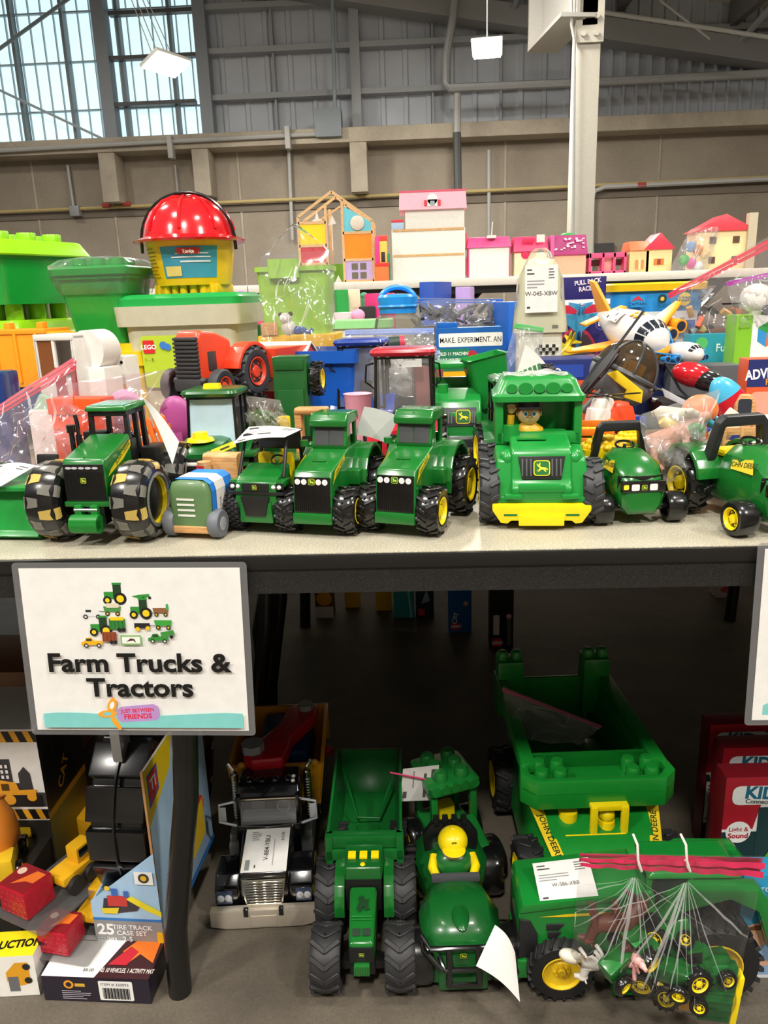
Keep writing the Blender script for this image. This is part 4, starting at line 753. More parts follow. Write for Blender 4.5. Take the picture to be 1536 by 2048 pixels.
# wooden arch toy
y = 1.2; t = T('wooden_toy', 'small wooden toy cab with an arched frame and black panel, behind the utility vehicle', 'wooden toy', on(628, y, 900), -6)
m = MB().m(WOOD2); h0, h1 = H(628, 815, y), H(628, 826, y); m.box(-2.7, -1.5, -1, 1, 4, h0-.2, .3); m.box(1.5, 2.7, -1, 1, 4, h0-.2, .3); m.box(-2.7, 2.7, -1.2, 1.2, h1-.3, h0, .5, seg=3); m.build('wooden_frame', t)
m = MB().m(WOOD); m.box(-3.4, 3.4, -5, 5, 1.6, 5.4, .4); m.build('wooden_body', t); m = MB().m(BLK); m.box(-1.5, 1.4, -1.4, -1.1, 5.5, 9.2, .3); m.build('black_panel', t)
for sx in (-1, 1):
    for yy in (-3, 3): m = MB().m(GW).cyl((sx*3.3, yy, 1.7), (sx*4.3, yy, 1.7), 1.7, n=24); m.build('wheel', t)
# pink cup and white toys in the gap
y = 1.42; t = T('toy_cup', 'pink plastic toy cup beside the red tractor', 'cup', on(716, y, 810), 0); m = MB().m(mat('f2a7bd', .4)); m.lathe([(1.6, 0), (2.0, .4), (2.5, H(716, 790, y)-.2), (2.7, H(716, 788, y)), (2.3, H(716, 789, y)-.3)], (0, 0, 0), 'z', 24); m.build('cup', t)
# green truck with badge grille behind, dark tractor with black cab
y = 1.44; t = T('toy_truck', 'bright green toy truck with open cab and badge grille, behind the red tractor', 'toy truck', on(914, y, 850), -3)
m = MB().m(BGREEN); ht = H(914, 795, y); m.prism([(-6, 3), (-6.4, 5.4), (-5.8, ht-2.2), (-4.6, ht), (2, ht+1.4), (8, ht+1), (8, 3)], 'x', -4.4, 4.4, .5, 3); m.cyl((-2.6, 0, ht), (-2.6, 0, ht+2.4), 1.0); m.build('body', t)
hr = H(914, 735, y); m = MB().m(BGREEN)
for sx in (-1, 1): m.box(sx*4.3-.4, sx*4.3+.4, 1, 2, ht, hr, .15); m.box(sx*4.3-.4, sx*4.3+.4, 7, 8, ht, hr, .15)
m.box(-4.9, 4.9, .6, 8.4, hr-.4, hr+.7, .3); m.box(-4.4, 4.4, 7.4, 8, ht, ht+3, .2); m.build('cab', t)
m = MB().m(mat('3c4042', .35)); m.x(MX((.5, -5.9, ht-4.6), rx=-16)); m.box(-3, 3, -.5, .2, 0, 3.4, .1)
F = Face(m, (-3, -.55, 0), (1, 0, 0), (0, 0, 1)); F.k = 2; F.deer(3.6, 1.7, 2.5)
for u in (.5, 1.0, 1.5, 5.2, 5.6): F.rect(u-.13, .5, u+.13, 2.9, '5f6466')
m.x(); m.build('grille', t)
m = MB().m(SILV); m.box(-4.4, 4.6, -7.6, -6.2, 3, 5.4, .5); m.m(mat('303234', .4)).box(-3.4, -.4, -7.8, -7.4, 3.4, 5, .2); m.box(.6, 3.6, -7.8, -7.4, 3.4, 5, .2); m.build('bumper', t)
for (xx, yy) in ((-4.6, -3), (4.6, -3), (-4.6, 5), (4.6, 5)): wheel(t, (xx, yy, 3.2), 3.2, 2.2, side=1 if xx > 0 else -1, tire=mat('333437', .5), style='bar', n=24)
y = 1.24; t = farm_tractor('dark green tractor with a black cab and louvred roof, left behind the truck with driver', on(1036, y, 850), 4, GREEN2, BLK, GREEN2, s=.98, hood=(2.6, 9), cab=(3.7, 9.6, 16.2), lamps=False, nose=-3.5)
m = MB().m(mat('4f8f5c', .3))
for i in range(7): m.box(-3.2+i*.95, -2.7+i*.95, .3, 6, 17.25, 17.4, .04)
m.build('roof_louvres', t)
y = 1.46; t = T('toy_trailer', 'green toy dump trailer tipped up with a black tailgate, behind the dark tractor', 'toy trailer', on(985, y, 780), 8)
h1 = H(975, 712, y); m = MB().m(BGREEN); m.x(MX((0, 0, h1-9), ry=-12)); m.rr([(0, 2.6, 3, .6), (9, 3.6, 4.2, .8), (9.2, 3.9, 4.5, .9)], caps=False); m.rr([(0.4, 2.3, 2.7, .5), (9.2, 3.4, 4.0, .7)], caps=False); m.rr([(0, 2.6, 3, .6), (.4, 2.6, 3, .6)]); m.x(); m.box(-2.6, 4.6, -2, 4, 3, h1-8, .3); m.build('body', t)
m = MB().m(mat('2c2e2f', .35)); m.x(MX((4.6, -2, h1-7.5), ry=10)); m.prism([(-1.8, 0), (5, 0), (5.4, 3.4), (3.4, 6.2), (.6, 6), (-1.6, 3)], 'y', -.4, .4, .2); m.x(); m.build('tailgate', t)
for sx in (-1, 1): wheel(t, (sx*4+1, 1, 3), 3, 2, side=sx, style='bar', n=24)
y = 1.36; p = AY(1084, 764, y); t = T('toy_vehicle', 'green toy implement with one big lugged black wheel, leaning behind the driver truck', 'toy vehicle', (p.x, p.y, Z), 20); hz = (p.z-TTOP)*100
wheel(t, (0.5, 0, hz), 3.0, 2.6, tire=RUB, style='bar', rim=None, n=28); m = MB().m(GREEN2); m.box(-5, -1, -1, 2, 0, hz+.3, .3); m.box(-3.4, .6, -.5, .8, hz-.6, hz+.6, .2); m.m(mat('4f8f5c', .3)); m.x(MX((-4.5, -.5, hz), ry=-18)); 
for i in range(6): m.box(-1+i*.9, -.5+i*.9, -1.2, -.9, 0, 2.2)
m.x(); m.build('body', t)
sheet(t, 'price_tag', [(-5.5, -.5, hz+.6), (.8, -.6, hz-1.2), (1.8, .3, hz+1.8), (-3.2, .3, hz+6.4)], bend=.4, lab='white paper tag')
# orange-red dump tractor on a tub
y = 1.42; zb = H(430, 800, y); p = on(436, y, 760)
t = T('storage_tub', 'grey tub underneath the orange-red dump tractor', 'tub', (p.x, y, Z), 0); m = MB().m(DGRY).rr([(0, 6.5, 7, 1), (zb-1, 7.5, 8, 1.2), (zb-.3, 7.8, 8.3, 1.2)], n=4); m.build('tub', t)
OR = mat('ee4a2a', .35, coat=.2, name='orange_red_plastic'); t = T('dump_tractor', 'orange-red toy tractor with grey slatted grille pulling an orange tipping trailer', 'toy tractor', (p.x-.012, y, Z+zb/100), -24, sc=1.12)
s_ = kk(y); m = MB().m(OR); m.x(MX((0, 0, 0), rx=0)); m.prism([(-5.4, 3.4), (-5.6, 10), (-4.6, 11.4), (-1, 11.0), (3, 9.6), (3, 3.4)], 'x', -2.4, 2.4, .8, 4); m.box(-2.4, 2.4, 2.5, 9, 4, 8, .5); m.build('body', t)
m = MB().m(DGRY)
for i in range(10): m.box(-2.3, 2.3, -6.0, -5.2, 4.2+i*.63, 4.62+i*.63, .14)
m.box(-2.2, 2.2, -5.7, -5.1, 3.6, 10.4, .2); m.box(2.38, 2.5, -3.4, -1.4, 5, 8, .1); m.build('grille', t)
m = MB().m(DGRY); m.box(-2.7, 2.7, -6.1, -2, 1.9, 4.0, .5); m.cyl((-5, -3.6, 2.4), (5, -3.6, 2.4), .6); m.box(-1.6, 1.6, -5, 9, 1.6, 3.6, .4); m.sph((-2.6, -5.4, 3.6), .6, 12, 8); m.sph((2.6, -5.4, 3.6), .6, 12, 8); m.build('chassis', t)
DT = mat('3c3e42', .5, name='charcoal_tyre')
for sx in (-1, 1): 
    wheel(t, (sx*4.8, -3.6, 2.7), 2.7, 1.7, rim=OR, tire=DT, side=sx); wheel(t, (sx*4.6, 5.2, 4.2), 4.2, 2.2, rim=OR, tire=DT, side=sx, style='bar')
    m = MB().m(OR); P = [(5.2+4.9*math.cos(a), 4.2+4.9*math.sin(a)) for a in [R(170-16*i) for i in range(9)]]+[(5.2+4.3*math.cos(a), 4.2+4.3*math.sin(a)) for a in [R(42+16*i) for i in range(9)]]; m.prism(P, 'x', sx*2.4, sx*5.4, .1); m.build('fender', t)
m = MB().m(OR); m.x(MX((3.5, 9, .5), rz=0)); m.hexa([(-3, 0, 2.2), (3, 0, 2.2), (3, 9, 2.2), (-3, 9, 2.2), (-4, -1, 7.2), (4, -1, 7.2), (4, 10, 7.2), (-4, 10, 7.2)], .2); m.x(); m.build('trailer_bed', t); wheel(t, (8.0, 13.4, 2.0), 3.0, 1.8, rim=OR, tire=DT); wheel(t, (-.6, 14, 3.0), 3.0, 1.8, rim=OR, tire=DT, side=-1)
# green vehicle lying on its side, barn
y = 1.40; p = on(588, y, 780); t = T('toy_wagon', 'dark green toy wagon standing on end with one yellow-hubbed wheel facing right', 'toy wagon', (p.x, y, Z), -6); ht = H(588, 712, y)
m = MB().m(mat('1c5a28', .3, coat=.3)); m.box(-3.4, 3.0, -1.6, 2.4, 0, ht, .5); m.box(-2.6, 2.2, -1.9, -1.5, 1, ht-6, .15); m.box(-2.8, 2.4, -1.85, -1.5, ht-2.4, ht-.6, .1); m.box(2.4, 4.6, -.8, 1.6, ht-4.6, ht-3.2, .2); m.box(2.4, 4.4, -1, 1.8, 2, 5, .4); m.build('bed', t)
for hz_ in (ht-4.2, 3.2): wheel(t, (4.4, .4, hz_), 3.1, 1.9, side=1, style='bar', n=28)
y = 1.60; p = on(566, y, 720); t = T('toy_barn', 'white-roofed toy barn with red walls behind the dump tractor', 'toy barn', (p.x, y, Z), -14); k = kk(y); w = 6.2; ht = H(560, 684, y)
m = MB().m(mat('c6293a', .4)); P = [(-5, 0), (5, 0), (5, ht-8), (3.6, ht-3.4), (0, ht-.8), (-3.6, ht-3.4), (-5, ht-8)]; m.prism(P, 'x', -w, w, .1); m.build('barn_wall', t)
m = MB().m(mat('eee9d8', .4))
Q = [(-6.0, ht-9), (-4.0, ht-2.6), (0, ht), (4.0, ht-2.6), (6.0, ht-9)]
for i in range(5):
    x0_ = -w-.4+i*(2*w+.8)/5; x1_ = x0_+(2*w+.8)/5-.12
    for (a, b) in zip(Q[:-1], Q[1:]): m.hexa([(x0_, a[0], a[1]-.4), (x1_, a[0], a[1]-.4), (x1_, b[0], b[1]-.4), (x0_, b[0], b[1]-.4), (x0_, a[0], a[1]), (x1_, a[0], a[1]), (x1_, b[0], b[1]), (x0_, b[0], b[1])])
m.build('barn_roof', t)
m = MB().m(WHT); m.x(MX((w+.02, 0, 0), rz=90)); F = Face(m, (-4.6, -.05, 0), (1, 0, 0), (0, 0, 1)); F.rect(1, 0, 4, 8, 'f2f2f2').rect(1.3, .3, 3.7, 7.7, 'c6293a').poly([(1, 0), (1.4, 0), (4, 8), (3.6, 8)], 'f2f2f2').poly([(4, 0), (3.6, 0), (1, 8), (1.4, 8)], 'f2f2f2'); m.x(); m.build('barn_door', t)
m = MB().m(SILV); m.box(-w, w*.4, -5.6, -4.8, ht-4.6, ht-3.9, .1); m.build('carry_handle', t)
# ---------------- storage bins and buckets, left
LIME = mat('8fce10', .3, coat=.2, name='lime_plastic'); BGR = mat('169a3a', .3, coat=.2, name='grass_green_plastic')
def brick_bin(label, loc, rz, w, d, h, body, lid, nx, ny, sr, group=None):
    t = T('storage_bin', label, 'storage bin', loc, rz, group)
    m = MB().m(body).rr([(0, w*.44, d*.44, w*.07), (h*.62, w*.485, d*.485, w*.08), (h*.62+.01, w*.5, d*.5, w*.08), (h*.66, w*.5, d*.5, w*.08)]); m.build('bin', t)
    m = MB().m(lid).rr([(h*.66, w*.53, d*.53, w*.08), (h*.68, w*.535, d*.535, w*.08), (h*.86, w*.48, d*.48, w*.08), (h*.88, w*.46, d*.46, w*.07)])
    for i in range(nx):
        for j in range(ny): m.lathe([(sr, h*.86), (sr, h*.985), (sr*.94, h), (sr*.8, h), (sr*.76, h*.97), (.01, h*.97)], ((i-(nx-1)/2)*w*.84/nx, (j-(ny-1)/2)*d*.84/ny, 0), 'z', 20)
    m.build('lid', t); return t
y = 2.03; p = AY(40, 610, y); hb = H(40, 610, y); ht = H(60, 470, y); k = kk(y)
b1 = brick_bin('lime-lidded green brick bin, lower of the stacked two at the left edge', (p.x-.03, y, Z), -20, 30, 26, hb, BGR, LIME, 4, 3, 2.1, 'brick-shaped bins with studded lids')
b2 = brick_bin('bright green brick bin with a lime studded lid, upper of the stacked two', (p.x-.03, y, Z+hb/100), -24, 32, 28, ht-hb, BGR, LIME, 4, 3, 2.3, 'brick-shaped bins with studded lids')
y = 1.9; k = kk(y); p = AY(225, 700, y); hy = 9.5
t = T('storage_bin', 'yellow studded storage bin carrying the tall green bucket', 'storage bin', (p.x+.02, y, Z), -5); hy = H(250, 700, y)
m = MB().m(mat('e3c21a', .35)); m.rr([(0, 8.5, 8.5, 1.5), (hy-3.5, 9, 9, 1.5), (hy-3.3, 9.4, 9.4, 1.5), (hy, 9.2, 9.2, 1.5)])
m.m(mat('e3c21a', .35)); m.cyl((5, -5, hy), (5, -5, hy+1.8), 2.6); m.cyl((-5, -5, hy), (-5, -5, hy+1.0), 2.6); m.build('bin', t)
hb = hy+1.9; ht = H(210, 540, y)-.8
t = T('green_bucket', 'tall green square bucket with a domed wrapped lid', 'bucket', (AY(216, 600, y).x, y, Z+hb/100), -6); t.scale = (.86, .86, 1)
m = MB().m(BGR); dh = ht-hb; m.rr([(0, 7.2, 6.5, 2), (dh*.9, 10.0, 9, 2.2), (dh*.9+.1, 10.8, 9.8, 2.2), (dh, 11, 10, 2.2), (dh, 10.6, 9.6, 2.2)]); m.build('bucket', t)
m = MB().m(BGR); m.rr([(dh-.6, 11.6, 10.6, 2.4), (dh+.8, 11.6, 10.6, 2.4), (dh+1.2, 10.8, 9.8, 2.2), (dh+1.4, 9.5, 8.6, 2)]); 
for i in (-1, 0, 1): m.cyl((i*5.4, -3, dh+1.3), (i*5.4, -3, dh+3.2), 1.9); m.cyl((i*5.4, 4, dh+1.3), (i*5.4, 4, dh+3.2), 1.9)
m.build('lid', t)
m = MB().m(film('f4f4f4', .05, .6, 20, .7)); m.rr([(dh*.7, 9.9, 9.1, 2), (dh-.8, 11.7, 10.7, 2.6), (dh+1.6, 11.7, 10.7, 2.6), (dh+3.0, 9.4, 8.6, 2.4), (dh+3.6, 5.0, 5, 3)]); m.build('plastic_wrap', t)
# clear tub with green lid
y = 1.92; k = kk(y); ht = H(385, 588, y); t = T('storage_tub', 'cloudy clear storage tub with a green lid and a brick-toy sticker', 'storage tub', (AY(389, 640, y).x, y, Z), -3); w = 248*k/2
TUB = mat('cfcdb4', .45, trans=.12, name='cloudy_plastic')
m = MB().m(TUB); m.rr([(0, w*.78, 10, 2), (ht-7.2, w*.86, 11, 2.2), (ht-7.1, w*.98, 12, 2.4), (ht-2.6, w*1.0, 12.4, 2.6), (ht-2.6, w*.95, 11.8, 2.4)]); m.build('tub', t)
m = MB().m(mat('22a24a', .3)); m.rr([(ht-2.7, w*.95, 11.6, 3), (ht-1, w*.95, 11.6, 3), (ht-.1, w*.88, 10.8, 3), (ht, w*.8, 10, 3)]); m.build('lid', t)
m = MB(); F = Face(m, (-w*.6, -11.15, ht-21.2), (1, 0, .0), (0, -.07, 1), .04); F.k = 2; F.rrect(0, 0, 19, 12, .8, 'b9d436').poly([(4, 0), (19, 0), (19, 9), (13, 6), (8, 3)], '8fc4e6').poly([(3.6, 0), (4.4, 0), (8.4, 3.3), (13.3, 6.5), (19, 9.4), (19, 10), (13, 7), (8, 3.8)], '2c6fb0').rrect(.5, 8.0, 3.2, 11, .2, 'd8242c').text(1.85, 9.0, 1.0, 'LEGO', 'ffffff', .03).text(1.6, 6.2, .8, '1 - 3', '3b6a30', .01).circ(5.4, 9.8, .9, '3b7fd0').circ(6.4, 9.4, .8, '3b7fd0'); m.build('sticker', t)
# yellow bucket with red fire-helmet lid
hb = ht+.05; y2 = 1.93; ht2 = H(380, 487, y2); p = AY(386, 540, y2); k = kk(y2); t = T('toy_bucket', 'yellow bucket of toys with a red hard-hat lid and black carry handle', 'bucket', (p.x, y2, Z+hb/100), -8); dh = ht2-hb; w = 84*k
m = MB().m(mat('f0c215', .35)); m.loft([[(a*math.cos(2*PI*i/40), a*.9*math.sin(2*PI*i/40), z_) for i in range(40)] for z_, a in ((1.8, w*.84), (3.0, w*.87), (dh, w))])
for i in range(-3, 4): m.cyl((i*w*.21, -w*.6+abs(i)*.5, 0), (i*w*.21, -w*.6+abs(i)*.5, 2), w*.085, n=12)
m.box(-w*.75, w*.75, -w*.5, w*.5, 0, 2, .3); m.build('bucket', t)
m = MB(); 
def cyl_patch(m, a0, a1, z0_, z1_, col, rr_=1.012, nn_=10):
    m.m(mat(col, .45)); m.grid(lambda i, j: (w*rr_*(.87+.13*((z0_+(z1_-z0_)*j)-3)/(dh-3))*math.sin(a0+(a1-a0)*i), -w*rr_*.9*(.87+.13*((z0_+(z1_-z0_)*j)-3)/(dh-3))*math.cos(a0+(a1-a0)*i)*1.0, z0_+(z1_-z0_)*j), nn_, 1)
cyl_patch(m, -.38, .98, 3.4, dh-1.2, '3f9ab5'); cyl_patch(m, .05, .55, dh-3.0, dh-1.6, 'd6342c', 1.03); cyl_patch(m, -.3, .1, 3.8, 6.0, 'e8d27a', 1.03)
cyl_patch(m, .1, .8, 6.8, 7.2, 'dce8ea', 1.03); cyl_patch(m, -.1, .8, 7.8, 8.1, 'dce8ea', 1.03); cyl_patch(m, 0, .75, 8.6, 8.9, 'dce8ea', 1.03)
for q in range(9): cyl_patch(m, -1.0, -.55-.04*(q % 3), 3.6+q*.8, 3.8+q*.8, '8a6a10', 1.02, 4)
m.build('label', t, 'teal label with red name patch')
m = MB(); F = Face(m, (w*.05, -w*.99, dh-2.75), (1, .28, 0), (0, -.08, 1), .04); F.k = 3; F.text(w*.28, 0, .75, 'Tonka', 'f6f0e0', .03); m.build('name_print', t)
m = MB().m(mat('d3131c', .18, coat=.6, name='red_helmet_plastic')); rad = w
m.lathe([(w*1.22, dh-.1), (w*1.25, dh+.4), (w*1.03, dh+1.3), (w*1.0, dh+2.5), (w*.95, dh+4.2), (w*.82, dh+6.8), (w*.6, dh+8.8), (w*.32, dh+10), (.01, dh+10.3)], (0, 0, 0), 'z', 40)
for a in range(8):
    c_, s__ = math.cos(PI*a/4+.2), math.sin(PI*a/4+.2); m.tube([(c_*r_*w, s__*r_*w, dh+z_) for r_, z_ in ((1.01, 2.5), (.97, 4.2), (.84, 6.8), (.62, 8.9), (.33, 10.1), (.01, 10.4))], .38, 6)
m.build('helmet_lid', t)
m = MB().m(BLK); m.tube([(w*1.12*math.cos(PI*i/20), -1.5, dh-2+(13.1)*math.sin(PI*i/20)**.8) for i in range(21)], .42, 8); m.build('handle', t)
# lime box in a bag
y = 1.78; k = kk(y); ht = H(590, 535, y); t = T('storage_box', 'pale lime plastic box with handle inside a clear bag, standing on a yellow base', 'storage box', (AY(597, 620, y).x, y, Z), -3); PL = mat('9fd24e', .4, name='pale_lime_plastic')
hb = H(590, 690, y); w = 70*k
m = MB().m(mat('f0b914', .4)); m.box(-w*1.03, w*1.1, -w*.7, w*.7, 0, hb+2.4, .5); m.build('yellow_base', t)
m = MB().m(PL); m.rr([(hb+2.4, w*.86, w*.55, 1), (ht-1, w*.97, w*.62, 1.2), (ht-1, w*1.02, w*.68, 1.2), (ht, w*1.02, w*.68, 1.2)]); m.rr([(ht-2.4, w*.42, w*.1, .8), (ht+1.5, w*.42, w*.1, .8)], cy=-w*.68, cx=-w*.2); m.build('box', t)
m = MB().m(WOOD).box(-w*.9, -w*.45, -w*.75, -w*.68, hb+2.5, hb+5.2, .1); m.build('small_block', t)
t2 = T('plush_toy', 'small white and black toy animal in blue at the foot of the lime box', 'toy animal', (AY(580, 655, y-.1).x, y-.115, Z+(hb+2.45)/100), 0)
m = MB().m(WHT); m.sph((0, 0, 1.6), (1.6, 1.2, 1.6)); m.sph((-.6, -.2, 3.6), (1.3, 1.1, 1.2)); m.m(mat('2350a8', .5)); m.sph((2.0, 0, 1.1), (1.8, 1, .9)); m.tube([(3, 0, 1), (4.4, 0, .6), (5, 0, 1.3)], .5, 8); m.m(mat('111111', .5)); m.sph((-1.6, -.1, 4.4), (.5, .4, .5), 10, 8); m.sph((.5, -.1, 4.5), (.5, .4, .5), 10, 8); m.build('body', t2)
bag('clear_bag', 'clear bag pulled up to a point over the lime box', [AY(520, 712, y-.17), AY(672, 708, y-.17), AY(668, 500, y-.12), AY(518, 512, y-.12)], .015, None, mt=film('f4f4f4', .04, .9, 16, .8), seed=4)
m = MB(1).m(film('f4f4f4', .04, .9, 16, .8)); a = AY(518, 512, y-.12); b = AY(668, 500, y-.12); c = AY(587, 452, y-.05)
t3 = COL.objects[-1]
# spout of the bag
bt = [o for o in COL.objects if o.name == 'clear_bag'][0]; o_ = Vector(bt.location)
m.grid(lambda i, j: (a*(1-i)+b*i)*(1-j)+c*j-o_+Vector((0, .03*math.sin(PI*i)*(1-j)+.006*math.sin(i*40), .05*math.sin(PI*i)*(1-j)*j*2)), 16, 10); m.build('bag_neck', bt)
# blue bin
y = 1.60; t = T('storage_bin', 'bright blue open plastic bin beside the toy barn', 'storage bin', (AY(672, 740, y).x, y, Z), -12); ht = H(660, 698, y)
m = MB().m(BLUE); m.rr([(0, 5, 6, 1), (ht-2.5, 5.8, 7, 1), (ht-2.4, 6.6, 7.8, 1), (ht, 6.6, 7.8, 1), (ht, 6.0, 7.2, 1), (.8, 4.6, 5.6, 1)]); m.build('bin', t)
# ---------------- middle: bags, jar, boxes
y = 1.86; t = T('snack_jar', 'clear round jar with a bright blue screw lid and loop handle', 'jar', (AY(796, 640, y).x, y, Z), 0); k = kk(y); h0 = H(796, 668, y); h1 = H(796, 627, y); w = 36*k; BL2 = mat('1c8fe3', .3, coat=.3, name='sky_blue_plastic')
m = MB().m(film('e8e8e0', .12, .9, 12, .2)); m.lathe([(w*1.25, 0), (w*1.35, 1), (w*1.35, h0), (w*1.2, h1-1.2), (w*.95, h1-.4), (w*.95, h1)], (0, 0, 0), 'z', 32); j_ = m.build('jar', t)
m = MB().m(mat('a8a08c', .6)); m.sph((0, 0, 8), (w*1.15, w*1.15, 8)); m.build('contents', t)
m = MB().m(BL2); m.lathe([(w, h1), (w*1.02, h1+3.6), (w*.9, h1+4.2), (.01, h1+4.4)], (0, 0, 0), 'z', 36); m.tube([(w*.96*math.cos(PI*i/16), 0, h1+2.6+(H(796, 575, y)-h1-2.6)*math.sin(PI*i/16)) for i in range(17)], .6, 8); m.lathe([(w*1.05, h1+1.2), (w*1.1, h1+1.5), (w*1.05, h1+1.9)], (0, 0, 0), 'z', 36, caps=False); m.build('lid', t)
y = 2.02; bag('zip_bag', 'large zip bag with blue seal holding dark grey parts', [AY(835, 700, y), AY(1010, 700, y), AY(1006, 596, y), AY(828, 596, y)], .04, '2a62c0', seed=2)
GY = mat('4a4b50', .5); t = T('toy_parts', 'dark grey plastic toy parts heaped inside the blue-sealed bag', 'toy parts', (AY(915, 660, y).x, y, Z), 0); rd = random.Random(5); hh = H(915, 650, y)
m = MB().m(GY); m.box(-11, 11, -2.5, 2.5, 0, hh, .5)
for i in range(22):
    x = rd.uniform(-10, 10); z = hh+rd.uniform(0, 4); m.tube([(x, rd.uniform(-2, 2), z-2), (x+rd.uniform(-3, 3), rd.uniform(-2, 2), z+rd.uniform(0, 2)), (x+rd.uniform(-4, 4), rd.uniform(-2, 2), z-1)], rd.uniform(.3, .7), 6)
m.build('parts', t)
y = 1.82; k = kk(y); ht = H(937, 655, y); w = 126*k
def pexp(F):
    h = ht; F.rect(0, 0, w, h, 'f1b61a').rect(0, h*.0+h-8.6, w, h-.0, '1560b0').rrect(.6, h-4.2, w, h-1.2, .3, 'f4f4ee').text(w*.52, h-3.3, 1.2, 'MAKE. EXPERIMENT. AN', '1b1b1b', .005, sx=.76).rect(.4, h-9.6, 7.6, h-4.6, '1f7a5a')
    F.text(4, h-6.1, .75, 'BUILD 11 MACHINES', 'f2f2e8', .02, sx=.85).text(4, h-7.5, .75, 'THAT WHIRL, FLIP,', 'f2f2e8', .02, sx=.85).text(4, h-8.9, .75, 'PUNCH, AND CRUISE!', 'f2f2e8', .02, sx=.85)
    F.poly([(7.6, h-5.6), (14.8, h-6.6), (14.6, h-9.2), (10, h-7.6), (7.8, h-7.2)], 'd63a3a').circ(8.2, h-6, 1.0, 'b32b33').circ(12.3, h-7.9, .7, 'f2d0c8').circ(4.4, h-14.0, 1.9, 'd9a3a8').circ(4.4, h-14.0, 1.2, 'f3eee4').circ(9.6, h-12.4, 1.4, 'cf3438').circ(9.2, h-12.6, .5, 'f5f5f5').circ(10.1, h-12.6, .5, 'f5f5f5').text(2.4, h-11.4, .6, 'Sprint Clicker', '333333', .0)
t = carton('experiment_box', 'yellow and blue box printed MAKE. EXPERIMENT. AND', (AY(937, 700, y).x, y, Z), 0, w, 5, ht, '1560b0', pexp)
m = MB().m(mat('1560b0', .4)); m.box(-w/2+.2, -w/2+5, -.5, 1, ht, ht+1.2, .1); m.build('lid_flap', t)
y = 1.98; ht = H(1020, 604, y); carton('game_box', 'plain blue upright box behind the white rocket', (AY(1022, 700, y).x, y, Z), 10, 7, 18, ht, '1662c2')
def low_bag(lab, x0, x1, y0, y1, yd, zc, seed, col, rows=5):
    bg = bag('zip_bag', lab, [AY(x0, y1, yd), AY(x1, y1, yd), AY(x1, y0, yd+.05), AY(x0, y0+4, yd+.05)], .03, zc, seed=seed)
    return bg
y = 1.66; low_bag('zip bag with blue seal and a dark green roll inside, left of the experiment box', 690, 868, 655, 770, y, '3a66b8', 11, None)
t = T('toy_roll', 'dark green cylinder lying inside a zip bag', 'toy', AY(762, 715, y+.02), 0); t.location.z = Z; hh = H(762, 685, y+.02); m = MB().m(WHT); m.box(-7, 6, -3, 3, 0, hh-2.2, .5); m.m(mat('2c3f38', .5)); m.cyl((-5, 0, hh-1), (4.2, 0, hh-.2), 1.4); m.m(mat('d23a52', .5)); m.cyl((4.2, 0, hh-.2), (5.2, 0, hh-.1), 1.4); m.build('roll', t)
y = 1.60; low_bag('zip bag with blue seal and a white price slip, below the other one', 700, 880, 700, 800, y, '4a6ab0', 12, None)
t = T('price_slip', 'white printed price slip on the lower zip bag', 'price tag', AY(796, 760, y-.045), 0); card(t, 4.8, 3.8, MX((0, 0, (AY(796, 735, y-.045).z-t.location.z)*100), rx=-5), txt='W-256-XBU')
m = MB().m(mat('8a4a4a', .5)); t = T('toy_block', 'dull red and grey toy pieces inside the lower zip bag', 'toy', (AY(855, 740, y).x, y+.01, Z), 12); hh = H(855, 720, y); m.box(-3, 3, -2, 2, 0, hh-1, .6); m.m(DGRY).sph((0, 0, hh-1), (2.6, 2, 1.6)); m.build('pieces', t)
# white rocket
y = 1.74; k = kk(y); xc = AY(1079, 600, y).x; hb = H(1079, 655, y); hn = H(1082, 506, y); hs = H(1079, 560, y); 
t = T('toy_rocket', 'tall off-white toy rocket in clear wrap with a price slip, above a green-sealed bag', 'toy rocket', (xc, y, Z), 0); OW = mat('e4e3d2', .4, coat=.2, name='off_white_plastic'); w = 37*k
m = MB().m(OW); m.rr([(0, w*1.1, w*.9, 1.2), (hb-1, w*1.1, w*.9, 1.2), (hb-1, w*1.26, w*1.0, 1.2), (hb+2, w*1.26, w*1.0, 1.6), (hb+6, w*1.0, w*.86, 2), (hs, w*.98, w*.84, 2), ((hs+hn)/2+1, w*.68, w*.6, 2), (hn-1, w*.3, w*.28, 1), (hn, w*.2, w*.2, .6)]); m.m(mat('3a3a3a', .5)).sph((0, 0, hn), (w*.2, w*.2, .7), 12, 6); m.box(w*.5, w*.8, -w*1.02, -w*.98, hb-.2, hb+.5); m.build('body', t)
m = MB()
F = Face(m, (-w*.7, -w*.93, hb-8), (1, 0, 0), (0, 0, 1), .03); F.k = 2
for r_ in range(3):
    for c_ in range(7):
        if (r_+c_) % 2: F.rect(w*.4+c_*.7, 2.4+r_*.7, w*.4+c_*.7+.7, 3.1+r_*.7, '222222')
m.build('checker_print', t)
m = MB().m(film('f0f0e4', .16, .9, 16, .7)); m.rr([(hb-1, w*1.36, w*1.12, 2), (hb+6, w*1.16, w*1.04, 2), (hs, w*1.1, w*.95, 2), (hn, w*.5, w*.4, 1), (hn+.9, w*.25, w*.2, .5)], n=8); m.build('plastic_wrap', t)
card(t, 6.8, 9.6, MX((-3.8, -w*1.2, hb+3.2), rx=-4), txt='W-045-XBW')
y = 1.58; bag('zip_bag', 'clear zip bag with a green seal at the foot of the rocket', [AY(1000, 760, y), AY(1075, 750, y), AY(1088, 655, y+.04), AY(1030, 645, y+.04)], .02, '3aa648', seed=8)
